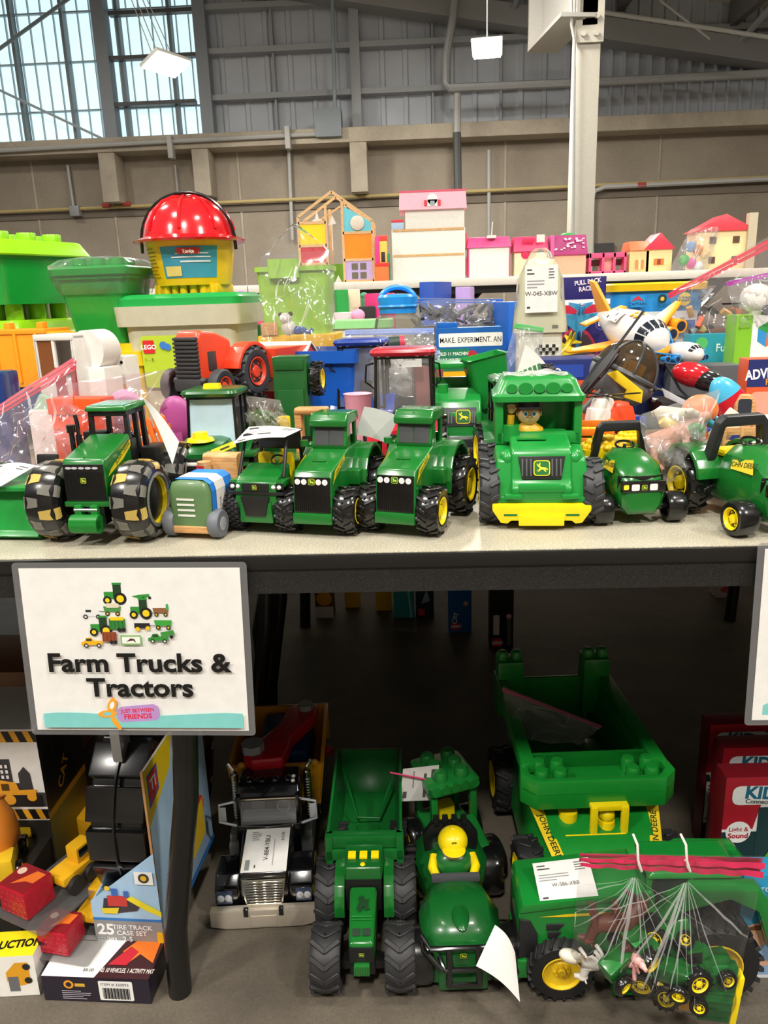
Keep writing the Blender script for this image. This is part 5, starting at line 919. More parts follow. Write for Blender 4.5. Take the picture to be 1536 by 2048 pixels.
# pull-back racers box
y = 1.9; k = kk(y); w = 115*k; ht = H(1150, 600, y); hh2 = H(1150, 555, y)
def prace(F):
    F.rect(0, 0, w, ht, '2a2468').rect(0, ht-3.2, w, ht-1.2, 'c8203c').rect(0, ht-1.2, w, ht, 'e8e8ee'); F.poly([(w*.48+w*.40*math.cos(a), ht*.4+ht*.38*math.sin(a)) for a in [2*PI*i/24 for i in range(24)]], 'c2304a').poly([(w*.48+w*.37*math.cos(a), ht*.4+ht*.35*math.sin(a)) for a in [2*PI*i/24 for i in range(24)]], '4b3c46')
    F.circ(w*.88, ht-5.6, 1.5, '5a5aa8').circ(w*.88, ht-5.6, 1.25, '2a2468').text(w*.88, ht-6.1, 1.1, '8+', 'f2f2f6', .02)
t = carton('racer_box', 'dark blue window box printed PULL BACK RACERS! with a blue jet inside', (AY(1152, 650, y).x, y, Z), -3, w, 6, ht, '2a2468', prace)
m = MB().m(mat('2a2468', .4)); m.box(-w/2+.5, w/2-.3, 1, 1.3, ht, hh2, .05); F = Face(m, (-w/2, .98, ht), (1, 0, 0), (0, 0, 1)); F.k = 2; F.rrect(1.2, 2.2, 4.2, 2.8, .2, 'c9c9d8').text(w*.68, 3.5, 1.0, 'PULL BACK', 'f0e0ec', .03, 6, .85).text(w*.7, 2.0, 1.0, 'RACERS!', 'f0e0ec', .03, 6, .85); m.build('hang_flap', t)
def jet(label, loc, rz, rx, ry, col, s):
    t = T('toy_jet', label, 'toy plane', loc, rz, None, rx, ry, s); m = MB().m(mat(col, .35, coat=.2))
    m.loft([[(w_*math.cos(2*PI*i/12), yy, h_*math.sin(2*PI*i/12)) for i in range(12)] for yy, w_, h_ in ((-6, .05, .05), (-4.4, .5, .4), (-2, .8, .7), (2, .9, .7), (5, .8, .5))])
    m.prism([(-.8, -1), (-5, 2.6), (-5, 3.6), (-.8, 3)], 'z', -.12, .12); m.prism([(.8, -1), (5, 2.6), (5, 3.6), (.8, 3)], 'z', -.12, .12); m.prism([(-.6, 4), (-2.8, 5.4), (-2.8, 6), (-.6, 5.6)], 'z', -.1, .1); m.prism([(.6, 4), (2.8, 5.4), (2.8, 6), (.6, 5.6)], 'z', -.1, .1)
    m.prism([(3, .4), (5.6, 2.6), (6.2, 2.6), (5.6, .3)], 'x', .5, .7); m.prism([(3, .4), (5.6, 2.6), (6.2, 2.6), (5.6, .3)], 'x', -.7, -.5); m.build('airframe', t)
    m = MB().m(mat('1d3a5a', .2, coat=.5)); m.sph((0, -2.2, .6), (.5, 1.6, .5), 12, 8); m.build('canopy', t); return t
jet('light blue toy jet standing nose-down in the racers box window', AY(1158, 655, y-.08), 0, 100, 0, '4aa8dc', .95)
jet('yellow and black toy jet leaning beside the blue racers box', AY(1122, 705, y-.13), -40, 40, 20, 'e8cf28', .8)
# blue tub with yellow lid
y = 2.08; k = kk(y); w = 88*k; ht = H(1300, 566, y); t = T('block_tub', 'blue printed tub of building blocks with a bright yellow lid', 'tub', (AY(1297, 640, y).x, y, Z), 0)
m = MB().m(mat('2a93d8', .35)); m.rr([(0, w*.82, w*.5, 2), (ht-1.6, w*.97, w*.6, 2.6)], n=6); m.build('tub', t)
m = MB().m(mat('f2c715', .35)); m.rr([(ht-2, w*1.03, w*.66, 3), (ht-.4, w*1.05, w*.68, 3), (ht, w*1.0, w*.64, 3)], n=6); m.build('lid', t)
m = MB(); F = Face(m, (-w*.75, -w*.64, ht-20), (1, 0, 0), (0, -.02, 1), .04); F.k = 3; F.rect(1, 1.5, w*1.55, 13, 'e9eef0').rrect(1.8, 14.2, 5.4, 17, .4, '2a93d8').text(3.6, 14.6, .7, 'CAPTAIN', '1b3a6a', .01).poly([(2, 15.6), (3.6, 17), (5.2, 15.6), (3.6, 16)], 'd0384a').circ(9.6, 16, 1.1, '1b3a44').circ(9.6, 16, .5, 'e0c040').circ(15, 15.8, 1.6, 'e9d25a').text(15, 15.3, 1.1, '1020', '2a62a0', .02).text(19, 15.6, 1.0, '6+', '1b3a6a', .02)
rd = random.Random(3)
for i in range(16): x = rd.uniform(1.5, w*1.35); z_ = rd.uniform(3, 9.5); F.rect(x, z_, x+rd.uniform(1, 3.2), z_+rd.uniform(.6, 2.4), rd.choice(['3a5fae', '4b78c4', '6a7f98', 'aab7c6', '2f4a86']))
F.poly([(18.6, 17.6), (21, 15.6), (21.5, 16.2), (19.2, 18.2)], '8aa7c8').poly([(18.8, 15.4), (19.6, 15.2), (21.6, 18), (20.8, 18.2)], 'c9d6e4'); m.build('label', t)
# big clear zip bag and the ones at the right edge
y = 1.95; bag('zip_bag', 'big clear zip bag with a long slanting red seal at the upper right', [AY(1372, 700, y), AY(1590, 690, y), AY(1570, 455, y), AY(1335, 585, y)], .05, 'e2304e', seed=21, mt=film('f6f2f2', .07, .9, 18, .8))
t = T('toy_parts', 'brown, orange and black small toys heaped inside the big red-sealed bag', 'toy parts', (AY(1460, 640, y).x, y, Z), 0); rd = random.Random(9); hh = H(1460, 640, y)
for c_, n_ in (('6a3a22', 9), ('c9552e', 8), ('22201f', 14), ('d8b070', 6), ('9aa3a8', 6)):
    m = MB().m(mat(c_, .5))
    if c_ == '6a3a22': m.box(-9, 12, -2.6, 2.6, 0, hh-2, .5)
    for i in range(n_): x = rd.uniform(-10, 12); z_ = hh+rd.uniform(-5, 2.5); m.x(MX((x, rd.uniform(-2.8, 1), z_), rd.uniform(-60, 60), rd.uniform(-60, 60), rd.uniform(-60, 60))); m.box(-1.4, 1.4, -.6, .6, -.7, .7, .2)
    m.x(); m.build_each('toy_piece', t)
y = 1.72; bag('zip_bag', 'clear zip bag with a purple seal holding a white toy, at the right edge', [AY(1470, 660, y), AY(1575, 655, y), AY(1570, 535, y), AY(1452, 562, y)], .03, 'b03aa8', seed=22)
t = T('toy_drone', 'white toy helicopter body with black blades inside the purple-sealed bag', 'toy helicopter', (AY(1510, 620, y).x, y, Z+H(1510, 632, y)/100), 0)
m = MB().m(WHT); m.sph((0, 0, 3.6), (3.4, 2, 3)); m.box(-1, 3, -1, 1, 0, 3, .5); m.m(BLK).sph((1.8, -1.6, 1), (1.1, .8, 1.1), 12, 8); m.box(-7, 1, -.5, .5, 2.4, 2.8, .1); m.m(mat('a8d838', .4)).box(-4, 6, -.6, .4, 0, .3, .1); m.build('body', t)
y = 1.74; ht = H(1510, 630, y)
def plr(F): F.rect(0, 0, 14, ht, 'f1f1ee').rect(0, 0, 3.2, ht, '7fc02c').poly([(4.4, ht-2.6), (6.2, ht-1.4), (8, ht-2.6), (8, ht-5.4), (6.2, ht-6.6), (4.4, ht-5.4)], '2f9a4a').poly([(4.4, ht-2.8), (6.2, ht-3.8), (6.2, ht-6.6), (4.4, ht-5.4)], '2f8fd0').poly([(6.2, ht-3.8), (8, ht-2.8), (8, ht-5.4), (6.2, ht-6.6)], 'e0703a').text(10.4, ht-3.2, 1.7, 'Lo', '222222', .01).text(10.8, ht-5.8, 1.7, 'Res', '222222', .01).poly([(4, ht-12), (9, ht-9.4), (13, ht-10), (13, ht-10.8), (9, ht-10.4), (4.4, ht-13)], '2a5fae').circ(6.6, ht-17, 2.2, 'e0604a')
t = carton('toy_box', 'white box with a lime side and coloured cube logo, at the right edge', (AY(1462, 680, y).x+.07, y, Z), -6, 14, 8, ht, '7fc02c', plr)
y = 1.9; ht = H(1425, 668, y); w = 108*kk(y)
def pfus(F): F.rect(0, 0, w, ht, '2b93a8').text(w*.72, ht-4, 1.8, 'Fusidvia', 'e6f4f4', .01, sx=.9).circ(w*.2, ht-2, 1.4, '58b86a').rect(w*.35, 1, w*.9, ht-8, '4aa6c0').circ(w*.6, ht-10, 2, 'd0605a')
carton('toy_box', 'teal box lettered Fusidvia behind the small plane', (AY(1428, 710, y).x, y, Z), 0, w, 5, ht, '2b93a8', pfus)
# ---------------- planes and helicopters
def plane(label, name, loc, rz, ry, s, body, wing, rx=0):
    t = T(name, label, 'toy plane', loc, rz, None, rx, ry, s); m = MB().m(body)
    m.loft([[(w_*math.cos(2*PI*i/24), yy, zc+w_*h_*math.sin(2*PI*i/24)) for i in range(24)] for yy, w_, h_, zc in ((-8.2, .2, 1, -.5), (-7.8, 1.5, 1, -.35), (-6.8, 2.7, 1, -.1), (-4.6, 3.7, 1, .1), (0, 4.0, 1, .2), (4, 3.6, 1, .4), (9, 2.0, 1, 1.2), (12, .7, 1, 1.8))]); m.build('fuselage', t)
    m = MB().m(wing)
    for sx in (-1, 1): m.hexa([(sx*3, -2.2, -1.4), (sx*12, 3.2, .4), (sx*12, 5.0, .4), (sx*3, 3.4, -1.4), (sx*3, -2.2, -.6), (sx*12, 3.2, .9), (sx*12, 5, .9), (sx*3, 3.4, -.6)] if sx > 0 else [(-12, 3.2, .4), (-3, -2.2, -1.4), (-3, 3.4, -1.4), (-12, 5, .4), (-12, 3.2, .9), (-3, -2.2, -.6), (-3, 3.4, -.6), (-12, 5, .9)], .2)
    m.prism([(7, 2.4), (11, 8.6), (13, 8.8), (12.4, 2)], 'x', -.35, .35, .2); m.box(-4.6, 4.6, 9.6, 12, 1.6, 2.0, .1); m.build('wing', t)
    for sx in (-1, 1):
        for (xx, yy) in ((5.6, -.6), (8.6, 1.2)): m = MB().m(wing).cyl((sx*xx, yy-2.2, -1.9), (sx*xx, yy+1.4, -1.9), 1.25, 1.0, n=18); m.m(mat('1c2440', .4)).cyl((sx*xx, yy-2.25, -1.9), (sx*xx, yy-2.15, -1.9), .9, n=18); m.build('engine', t)
    m = MB().m(mat('17202a', .2, coat=.5))
    prf = ((-7.8, 1.5, -.35), (-6.8, 2.7, -.1), (-4.6, 3.7, .1), (0, 4, .2))
    def sp(y, a):
        for (ya, wa, za), (yb_, wb, zb_) in zip(prf[:-1], prf[1:]):
            if ya <= y <= yb_: f_ = (y-ya)/(yb_-ya); w_ = (wa+(wb-wa)*f_)*1.015; return (w_*math.sin(a), y, za+(zb_-za)*f_+w_*math.cos(a))
    for i in range(6):
        a = -1.25+i*.42; m.grid(lambda u_, v_: sp(-7.2+v_*1.7+abs(a+.17)*.3, a+u_*.34), 3, 6)
    m.build('cockpit_window', t); return t
y = 1.62; p = AY(1288, 672, y); t = plane('chubby white toy aeroplane with yellow-orange wings and black cockpit windows', 'toy_plane', p+Vector((-.012, .02, .004)), 14, -20, 1.12, mat('e8e6e2', .2, coat=.5, name='glossy_white_plastic'), mat('f0a21c', .35), 8)
m = MB().m(mat('f0a21c', .35)); 
for dx in (-1, 1): m.sph((dx*.7, -2.6, 4.05), (.5, .6, .15), 10, 6); m.sph((dx*.5-.2, -1.4, 4.15), (.45, .5, .15), 10, 6)
m.sph((0, -6.6, -2.2), (2.2, 1.6, 1.4)); m.box(-1, 1, -5, -3, -6.2, -3.6, .4); m.build_each('orange_trim', t); sheet(t, 'price_tag', [(-3.4, 0, 3.6), (-.4, .0, 4.5), (-.2, 4, 4.6), (-3.2, 4, 3.8)], bend=.2, prn=TAGP)
sup = T('support_box', 'navy box carrying the white toy aeroplane', 'box', (p.x, y+.02, Z), 0); m = MB().m(mat('1d2b5e', .5)).box(-8, 6, -5, 5, 0, (p.z-TTOP)*100-5.6, .2); m.build('carton', sup)
y = 1.56; p = AY(1372, 706, y); plane('small white and teal toy plane with blue wings, right of the chubby aeroplane', 'toy_plane', p, 20, 0, .52, mat('eceae6', .25, coat=.4), mat('2a86c8', .35))
sup = T('support_box', 'grey tray under the small white and teal plane', 'tray', (p.x+.02, y+.02, Z), 0); m = MB().m(mat('54585c', .4)).box(-5, 9, -3, 4, 0, (p.z-TTOP)*100-2.6, .2); m.m(mat('2a86c8', .4)).box(-2, 11, -4.4, -4, 2, 5, .1); m.build('tray', sup)
y = 1.40; p = AY(1252, 762, y); zc = (p.z-TTOP)*100
t = T('toy_helicopter', 'charcoal toy helicopter with smoked canopy, yellow floor and long black rotor', 'toy helicopter', (p.x-.006, y, Z+zc/100+.006), 0, None, 0, 28, 1.1)
SMK = film('a08c70', .12, .8, 3, .02, 'smoked_canopy')
m = MB().m(mat('74777b', .35)); m.sph((0, 0, 0), (5.6, 4.6, 4.4), 28, 16, 0, .58); m.tube([(2, 2, 0), (6, 8, 1), (9, 16, 3)], [2.4, 1.3, .7], 12); m.box(-4.4, 4.4, -3.6, 3.6, -.2, .6, .5); m.build('fuselage', t)
m = MB().m(SMK); m.sph((0, 0, .4), (5.3, 4.4, 5.6), 28, 16, .5, 1); m.build('canopy', t)
m = MB().m(mat('3a3c3e', .4)); 
for a in (-.9, 0, .9): m.tube([(5.4*math.sin(b)*math.sin(a), -4.5*math.sin(b)*math.cos(a), .4+5.7*math.cos(b)) for b in [PI/2*i/8 for i in range(9)]], .22, 6)
m.tube([(5.4*math.cos(2*PI*i/28), 4.5*math.sin(2*PI*i/28), .5) for i in range(28)], .45, 6, True); m.build('canopy_frame', t)
m = MB().m(mat('ecca1e', .4)); m.prism([(-3.8, -.8), (-2.6, .4), (2.6, -.6), (3.4, -2.4), (.4, -2.8), (.2, -1.6), (-2.2, -1.2)], 'y', -4.9, -4.0, .2); m.box(-.5, 2.2, -2, 2, .6, 3, .4); m.build('yellow_panel', t)
for sx in (-1, 1): m = MB().m(mat('55585c', .4)); m.tube([(sx*3.8, -6, -6.6), (sx*3.8, -4.6, -7.4), (sx*3.8, 5, -7.4)], .4, 8); m.tube([(sx*2.6, -2, -3.4), (sx*3.8, -2.4, -7.3)], .35, 8); m.tube([(sx*2.6, 3, -3.4), (sx*3.8, 3, -7.3)], .35, 8); m.build('skid', t)
m = MB().m(mat('17181a', .3)); q = AY(1195, 745, y-.1); q0 = AY(1150, 795, y-.14); q1 = AY(1287, 622, y-.06); o_ = t.matrix_world
Mi = (Matrix.Translation(t.location)@Euler(t.rotation_euler).to_matrix().to_4x4()@Matrix.Scale(1.1, 4)).inverted(); A = [Mi@v*100 for v in (q0, q, q1)]
m.tube([A[0], A[1]], .22, 6); m.tube([A[1], A[2]], .2, 6)
d_ = (A[2]-A[0]).normalized(); m.tube([A[1]-d_*4, A[1]+d_*1, A[1]+d_*5], [.7, 1.1, .7], 6); m.tube([A[1]-d_*1.4+Vector((.6, 0, .6)), A[1]+d_*3.4+Vector((.7, 0, .6))], .5, 6); m.cyl(A[1], Vector((-2, 0, 4)), .35, n=8); m.build('rotor', t)
sup = T('support_box', 'dark box under the charcoal helicopter', 'box', (p.x+.015, y+.03, Z), 0); m = MB().m(mat('2a2422', .5)).box(-5, 5, -4, 4, 0, max(1, zc-8.6), .2); m.build('carton', sup)
# red and white small helicopter
y = 1.22; p = AY(1208, 826, y); t = T('toy_helicopter', 'orange-red and white toy rescue helicopter with thin black blades', 'toy helicopter', (p.x, y, Z+max(0, (AY(1208, 858, y).z-TTOP))), 20)
m = MB().m(mat('f04a22', .35)); m.box(-.2, 4.6, -2.6, 1.4, .4, 3.6, .5, .7, .5); m.box(.6, 3.6, -2.2, 1.0, 3.2, 4.2, .3, .4, .4); m.box(-6.2, -3.2, .4, 2.6, .4, 4.2, .6, .8, .3); m.build_each('cabin', t)
m = MB().m(WHT); m.box(-2.8, .6, -1.8, 1.6, .2, 3.4, .5, .3, .3); m.box(-2.0, 1.4, -1.4, 1.4, 3.0, 4.8, .4, .4, .4); m.cyl((.4, 0, 4), (.4, 0, 5.2), .7); m.box(-2.6, 3, -1, 1.4, .2, 1.2, .3); m.build('fuselage', t)
m = MB().m(BLK); m.box(-6.4, 6.4, -.35, .35, 5.1, 5.25); m.box(-.35, .35, -5, 5, 5.1, 5.25); m.cyl((0.4, 0, 4.6), (0.2, 0, 5.3), .4, n=10); m.build('rotor', t); m = MB().m(BLUP); m.box(2.6, 7, -1.4, 2, -.4, 1.6, .3); m.build('blue_base', t)
sup = T('support_box', 'reddish box under the rescue helicopter', 'box', (p.x, y+.045, Z), 0); m = MB().m(mat('9a2e26', .5)).box(-6, 6, -3, 4, 0, (t.location.z-Z)*100-.5, .2); m.build('carton', sup)
# orange toy bench / corn baskets
y = 1.13; t = T('toy_fence', 'orange toy slatted bench behind the corn', 'toy furniture', (AY(1188, 860, y).x, y, Z), -5); h1 = H(1188, 840, y); m = MB().m(mat('f07a1e', .4))
for z_ in (h1-1.1, h1-2.4, h1-3.7): m.box(-2.9, 2.9, -.25, .25, z_, z_+.95, .1)
m.box(-2.6, -2.0, -.2, .4, 0, h1, .1); m.box(2.0, 2.6, -.2, .4, 0, h1, .1); m.build('slats', t)
YC = mat('f0c818', .35, name='corn_yellow')
for i, (px, py, yy, w_, l_) in enumerate(((1205, 905, 1.09, 3.2, 'heap of yellow toy corn directly behind the roll bar'), (1190, 878, 1.16, 2.7, 'green and yellow toy crop heap at the back, under the orange bench'), (1262, 890, 1.12, 2.6, 'yellow toy corn heap right of the others'))):
    h_ = H(px, py-32, yy); t = T('toy_corn', l_, 'toy corn', (AY(px, py, yy).x, yy, Z), 10*i); m = MB().m(GREEN2 if i == 1 else YEL); m.rr([(0, w_*.8, w_*.55, .6), (h_-1.6, w_, w_*.7, .8)]); m.build('basket', t); m = MB().m(YC); m.sph((0, 0, h_-1.6), (w_*.95, w_*.66, 1.2))
    for a in range(3):
        for q in range(int(16-4*a)): b = 2*PI*q/(16-4*a); rr_ = w_*(.92-.28*a); m.sph((rr_*math.cos(b), rr_*.7*math.sin(b), h_-1.4+.55*a), (.5, .45, .45), 8, 6)
    m.build('corn_kernels', t)
# bag of farm animals
def animal(label, loc, rz, col, s=1, snout=True, rx=0, ry=0, horse=False):
    t = T('toy_animal', label, 'toy animal', loc, rz, None, rx, ry, s); m = MB().m(mat(col, .5)); 
    m.loft([[(w_*math.cos(2*PI*i/14), yy, zc+h_*math.sin(2*PI*i/14)) for i in range(14)] for yy, w_, h_, zc in ((-3.2, .5, .5, 3.6), (-2.6, 1.2, 1.3, 3.5), (0, 1.5, 1.6, 3.3), (2.2, 1.4, 1.5, 3.5), (3.2, .5, .6, 3.7))])
    hx = (0, -4.4, 6.2) if horse else (0, -3.8, 4.3); m.tube([(0, -2.4, 3.9), hx], [1.1, .8], 12); m.sph(hx, (.9, 1.2, .9)); m.tube([hx, (0, hx[1]-1.7, hx[2]-.7 if horse else hx[2]-.2)], [.75, .5], 12)
    for sx in (-1, 1):
        m.sph((sx*.7, hx[1]+.4, hx[2]+.9), (.3, .2, .5), 8, 6)
        for yy in (-2, 2): m.tube([(sx*.8, yy, 3), (sx*.9, yy+.2, 1.5), (sx*.9, yy, 0)], [.6, .42, .45], 10)
    m.tube([(0, 3.2, 4), (0, 3.9, 3.6), (0, 3.9, 2.4)], [.25, .2, .15], 6); m.build('body', t); return t
y = 1.07
def AYZ(px, py, yy): return AY(px, py, yy)
animal('pink toy pig with a rounded belly in the animal bag behind the roll bars', AY(1358, 930, y-.005), 60, 'e6a794', 1.15, rx=-30, ry=20)
animal('light pink second pig, head down, at the bottom of the animal bag', AY(1330, 955, y+.01), 200, 'ecb8a4', .7, rx=20, ry=-20)
animal('brown toy horse upright in the left of the animal bag', AY(1322, 915, y+.02), 60, '7a5140', .85, rx=-10, ry=25, horse=True)
animal('cream toy sheep at the top of the animal bag', AY(1350, 852, y+.035), 50, 'd8d0c0', .72, ry=-40)
t = T('toy_vegetable', 'orange toy pumpkin with cyan band near the top of the animal bag', 'toy food', AY(1400, 820, y+.03), 10); m = MB().m(mat('f07a3a', .4)); m.sph((0, 0, 0), (2.6, 2.0, 2.2)); m.m(mat('3aa0c0', .4)); m.tube([(2.5*math.cos(2*PI*i/20), -.2+1.9*math.sin(2*PI*i/20), -1.6+.5*math.sin(i)) for i in range(20)], .5, 8, True); m.m(mat('f07a3a', .4)).sph((-.8, -.2, -3.4), (2.0, 1.8, 1.6)); m.build('pumpkin', t)
t = T('toy_vegetable', 'round green toy fruit in the middle of the animal bag', 'toy food', AY(1384, 860, y+.01), 0); m = MB().m(mat('2a8a30', .4)); m.sph((0, 0, 0), (1.8, 1.8, 1.6)); m.cyl((0, 0, 1.4), (.2, 0, 2.2), .25, n=8); m.build('fruit', t)
t = T('toy_figure', 'soft yellow toy piece in the animal bag', 'toy figure', AY(1346, 860, y+.02), 0); m = MB().m(mat('ecd26a', .5)); m.tube([(-1.6, 0, 1.6), (0, 0, .6), (.8, 0, -1.2), (2.0, 0, -1.8)], [.8, 1.1, .9, .7], 12); m.build('piece', t)
bag('clear_bag', 'clear bag of toy farm animals slumped between the two roll-bar tractors', [AY(1300, 975, y-.03), AY(1385, 955, y-.03), AY(1440, 778, y-.02), AY(1278, 830, y-.02)], .03, None, mt=film('f2f2f0', .12, .9, 16, .7), seed=31)
# right edge boxes and bits
y = 1.36; ht = H(1510, 718, y)
def padv(F): F.rect(0, 0, 12, ht, 'd85a30').rect(0, ht-4.6, 12, ht, '1f2a6a').text(4.6, ht-2.9, 1.6, 'ADVENTURE', 'f2f2f6', .03, 6, .75).text(5.2, ht-4.1, 1.0, 'FORCE', 'f08a28', .03, 4).rrect(.8, ht-9.6, 10, ht-5.4, .8, 'e6a08a').rect(.4, 0, 11, ht-10, '8a4a44')
t = carton('racer_box', 'orange and navy box lettered ADVENTURE FORCE at the right edge', (AY(1484, 780, y).x+.06, y, Z), -4, 12, 5, ht, 'd85a30', padv)
card(t, 6, 4, MX((-5.0, -2.9, ht-13.2)), txt='W-502-XBU')
y = 1.20; t = T('wooden_toy', 'wooden toy plank with a blue star badge, upright at the right edge', 'wooden toy', (AY(1487, 840, y).x, y, Z), -10); ht = H(1487, 790, y)
m = MB().m(WOOD); m.prism([(-1.5, 0), (1.6, 0), (1.5, ht-1.4), (.7, ht), (-.7, ht), (-1.4, ht-1.6)], 'y', -.8, .8, .25); m.build('plank', t)
m = MB(); F = Face(m, (-1.5, -.84, ht-6), (1, 0, 0), (0, 0, 1)); F.rrect(.35, .6, 2.3, 5.4, .4, '2c3440').circ(1.3, 2.2, .8, 'f0f0ee').poly([(1.3+.65*(1 if i % 2 else .3)*math.sin(i*PI/5+PI/5), 2.2-.65*(1 if i % 2 else .3)*math.cos(i*PI/5+PI/5)) for i in range(10)], '1f62a8'); m.build('badge', t)
y = 1.12; t = T('toy_crate', 'small pale wooden toy crate with slatted side at the right edge', 'toy crate', (AY(1510, 870, y).x, y, Z), -6); ht = H(1505, 850, y)
m = MB().m(WOOD)
for z_ in (ht-1.2, ht-3.0, ht-4.8): m.box(-5, 5, -2.2, -1.9, z_, z_+1.1, .1); m.box(-5, 5, 1.9, 2.2, z_, z_+1.1, .1)
for x_ in (-4.8, -2.4, 0, 2.4, 4.8): m.box(x_-.25, x_+.25, -2.3, -1.9, 0, ht, .08); m.box(x_-.25, x_+.25, 1.9, 2.3, 0, ht, .08)
m.box(-5, 5, -2, 2, 0, .5); m.build('slats', t)
y = 1.30; t = T('toy_pod', 'glossy red and black toy helicopter body on its side', 'toy helicopter', (AY(1388, 752, y+.1).x, y+.1, Z+H(1388, 775, y+.1)/100), -20, None, 0, 15); m = MB().m(mat('c41a26', .15, coat=.6)); m.sph((-.8, 0, 2), (3.6, 2.4, 2.2)); m.build('shell', t)
m = MB().m(mat('1b1b1e', .15, coat=.6)); m.sph((1.6, -.2, 1.7), (3.2, 2.3, 1.9)); m.tube([(3, 0, 1.4), (7, 1, 0), (10, 2, -1)], [.8, .5, .3], 8); m.build('canopy', t)
m = MB().m(mat('303236', .4)); m.tube([(-9, -2, -1.6), (-2, -1, -2.0), (6, 0, -2.2)], .25, 6); m.tube([(-6, -1, 3), (-2, 0, -1), (3, -1, -3.6)], .25, 6); m.m(mat('c9ccd0', .3)).prism([(-5, -1.2), (1, -2.6), (5.4, -1.6), (1, -3.4), (-4, -2.6)], 'y', -3.0, -2.9, .02); m.tube([(-6, 0, -4), (6, 0, -4)], .4, 6); m.build('landing_frame', t)
sup = T('support_box', 'black toy case under the red and black helicopter body', 'box', (t.location.x+.01, y+.12, Z), 0); m = MB().m(mat('1d1b1c', .5)).box(-7, 8, -4, 4, 0, H(1388, 800, y+.1), .4); m.build('case', sup)
y = 1.30; t = T('toy_disc', 'cyan and red curved plastic shell leaning at the right', 'toy', AY(1462, 808, y), 0, None, 0, -35); m = MB().m(mat('c0182a', .25, coat=.4)); m.sph((0, 0, 0), (2.8, 1.6, 5.2), 20, 12, 0, .62); m.m(mat('4ab4dc', .25, coat=.4)); m.sph((0, 0, 0), (2.82, 1.62, 5.2), 20, 12, .6, 1); m.build('shell', t)
sup = T('support_box', 'crimson toy case behind the animal bag', 'box', (t.location.x-.01, y+.05, Z), 0); m = MB().m(mat('7a1420', .5)).box(-7, 5, -3, 3, 0, H(1462, 835, y), .4); m.build('case', sup)
y = 1.10; t = T('toy_board', 'cream plastic toy panel leaning right of the animal bag', 'toy', (AY(1428, 870, y).x, y+.02, Z+H(1428, 905, y)/100), -10, None, 0, 35); m = MB().m(mat('ece6cc', .5)); m.box(-1.4, 1.4, -.3, .3, 0, 6.5, .2); m.build('panel', t)
t = T('toy_case', 'blue toy case behind the second roll bar', 'toy', (AY(1462, 890, y).x, y+.045, Z), 5); m = MB().m(BLUP); m.box(-3.6, 3, -1.5, 1.5, 0, H(1462, 858, y+.04), .4); m.m(mat('c8c4b4', .5)).sph((0, -1.6, H(1462, 895, y+.04)), (2.2, 1, 1.3)); m.m(mat('e8a020', .5)).box(-3, 2, -2, -1.4, 1, H(1462, 912, y+.04), .2); m.build('case', t)
y = 1.55; t = T('track_box', 'navy and orange track-set box lying flat below the racers box', 'box', (AY(1160, 730, y).x, y, Z), -4); ht = H(1160, 715, y)
m = MB().m(mat('1d2b6a', .4)); m.box(-9, 8, -5, 5, 0, ht, .2); m.build('carton', t); m = MB(); F = Face(m, (-9, -5.03, 0), (1, 0, 0), (0, 0, 1)); F.rect(0, 0, 17, ht-4, 'd8582c').rect(3, ht-3.4, 9, ht-1, '2a4aa8').text(1.6, ht-3, 1.4, 'TURBO', 'f0f0f0', .02); m.build('front_print', t)
# ---------------- left side: bags, orange truck, white truck
y = 1.72; t = T('garbage_truck', 'orange toy skip truck with ribbed sides at the left edge', 'toy truck', (AY(70, 700, y).x-.03, y, Z), -8); ht = H(80, 652, y); hb = H(80, 735, y)
m = MB().m(mat('f29a1c', .4)); m.box(-12, 9, -4.5, 4.5, hb-4, ht-1, .4); m.box(-12, 9.4, -4.8, 4.8, ht-1.6, ht-.6, .2)
for x_ in (-8, -3, 2, 7): m.box(x_-.3, x_+.3, -4.9, -4.4, hb-3, ht-1.5, .1)
m.box(-6, -3.4, -5, -4.6, hb+2, ht-2.6, .2); m.box(-3, -1.4, -1, 1, ht-1, ht+.8, .3); m.box(5, 6.6, -1, 1, ht-1, ht+.8, .3); m.prism([(9, hb-3), (12, hb+1), (12, ht-2), (9, ht-1)], 'y', -4.4, 4.4, .3); m.build('skip_body', t)
F_ = MB(); F = Face(F_, (-12, -4.55, hb-4), (1, 0, 0), (0, 0, 1), .03); F.k = 3; F.text(5, 5, 2.0, 'FINE', 'f6c46a', .01, 8); F_.build('raised_lettering', t)
m = MB().m(mat('20407a', .4)); m.box(-12, 8, -4, 4, 3, hb-4, .4); m.build('chassis', t)
for x_ in (-9, 5): wheel(t, (x_, -4.5, 3.2), 3.2, 2.0, rim=GRY, side=-1) if False else None
for x_ in (-8, 5):
    m = MB().m(RUB); m.cyl((x_, -5, 3.2), (x_, -3, 3.2), 3.2, n=28); m.cyl((x_, 3, 3.2), (x_, 5, 3.2), 3.2, n=28); m.build('wheel_pair', t)
y = 1.56; k = kk(y); t = T('cab_truck', 'white toy truck cab with crimson panels behind the plastic bags', 'toy truck', (AY(140, 730, y).x, y, Z), -16); ht = H(130, 668, y)
m = MB().m(WHT); w = 4.7
for x_ in (-w, -.5, w-.6): m.box(x_, x_+.7, -4, -3.4, ht-9.5, ht-.5, .15)
m.box(-w, w+.2, -4.2, 3, ht-1.2, ht, .4); m.box(-w, w+.2, -4, 3, ht-14, ht-8.4, .4); m.box(-w, -w+.6, -4, 3, ht-9, ht, .1); m.box(w-.4, w+.2, -4, 3, ht-9, ht, .1); m.box(-w, w, 2.4, 3, 2, ht, .1)
m.cyl((w+.6, -1, ht-3.4), (w+.6, 4.5, ht-3.4), 4.0, n=36); m.box(w, w+5, -2, 3.6, 3, ht-6.6, .5); m.build('cab', t)
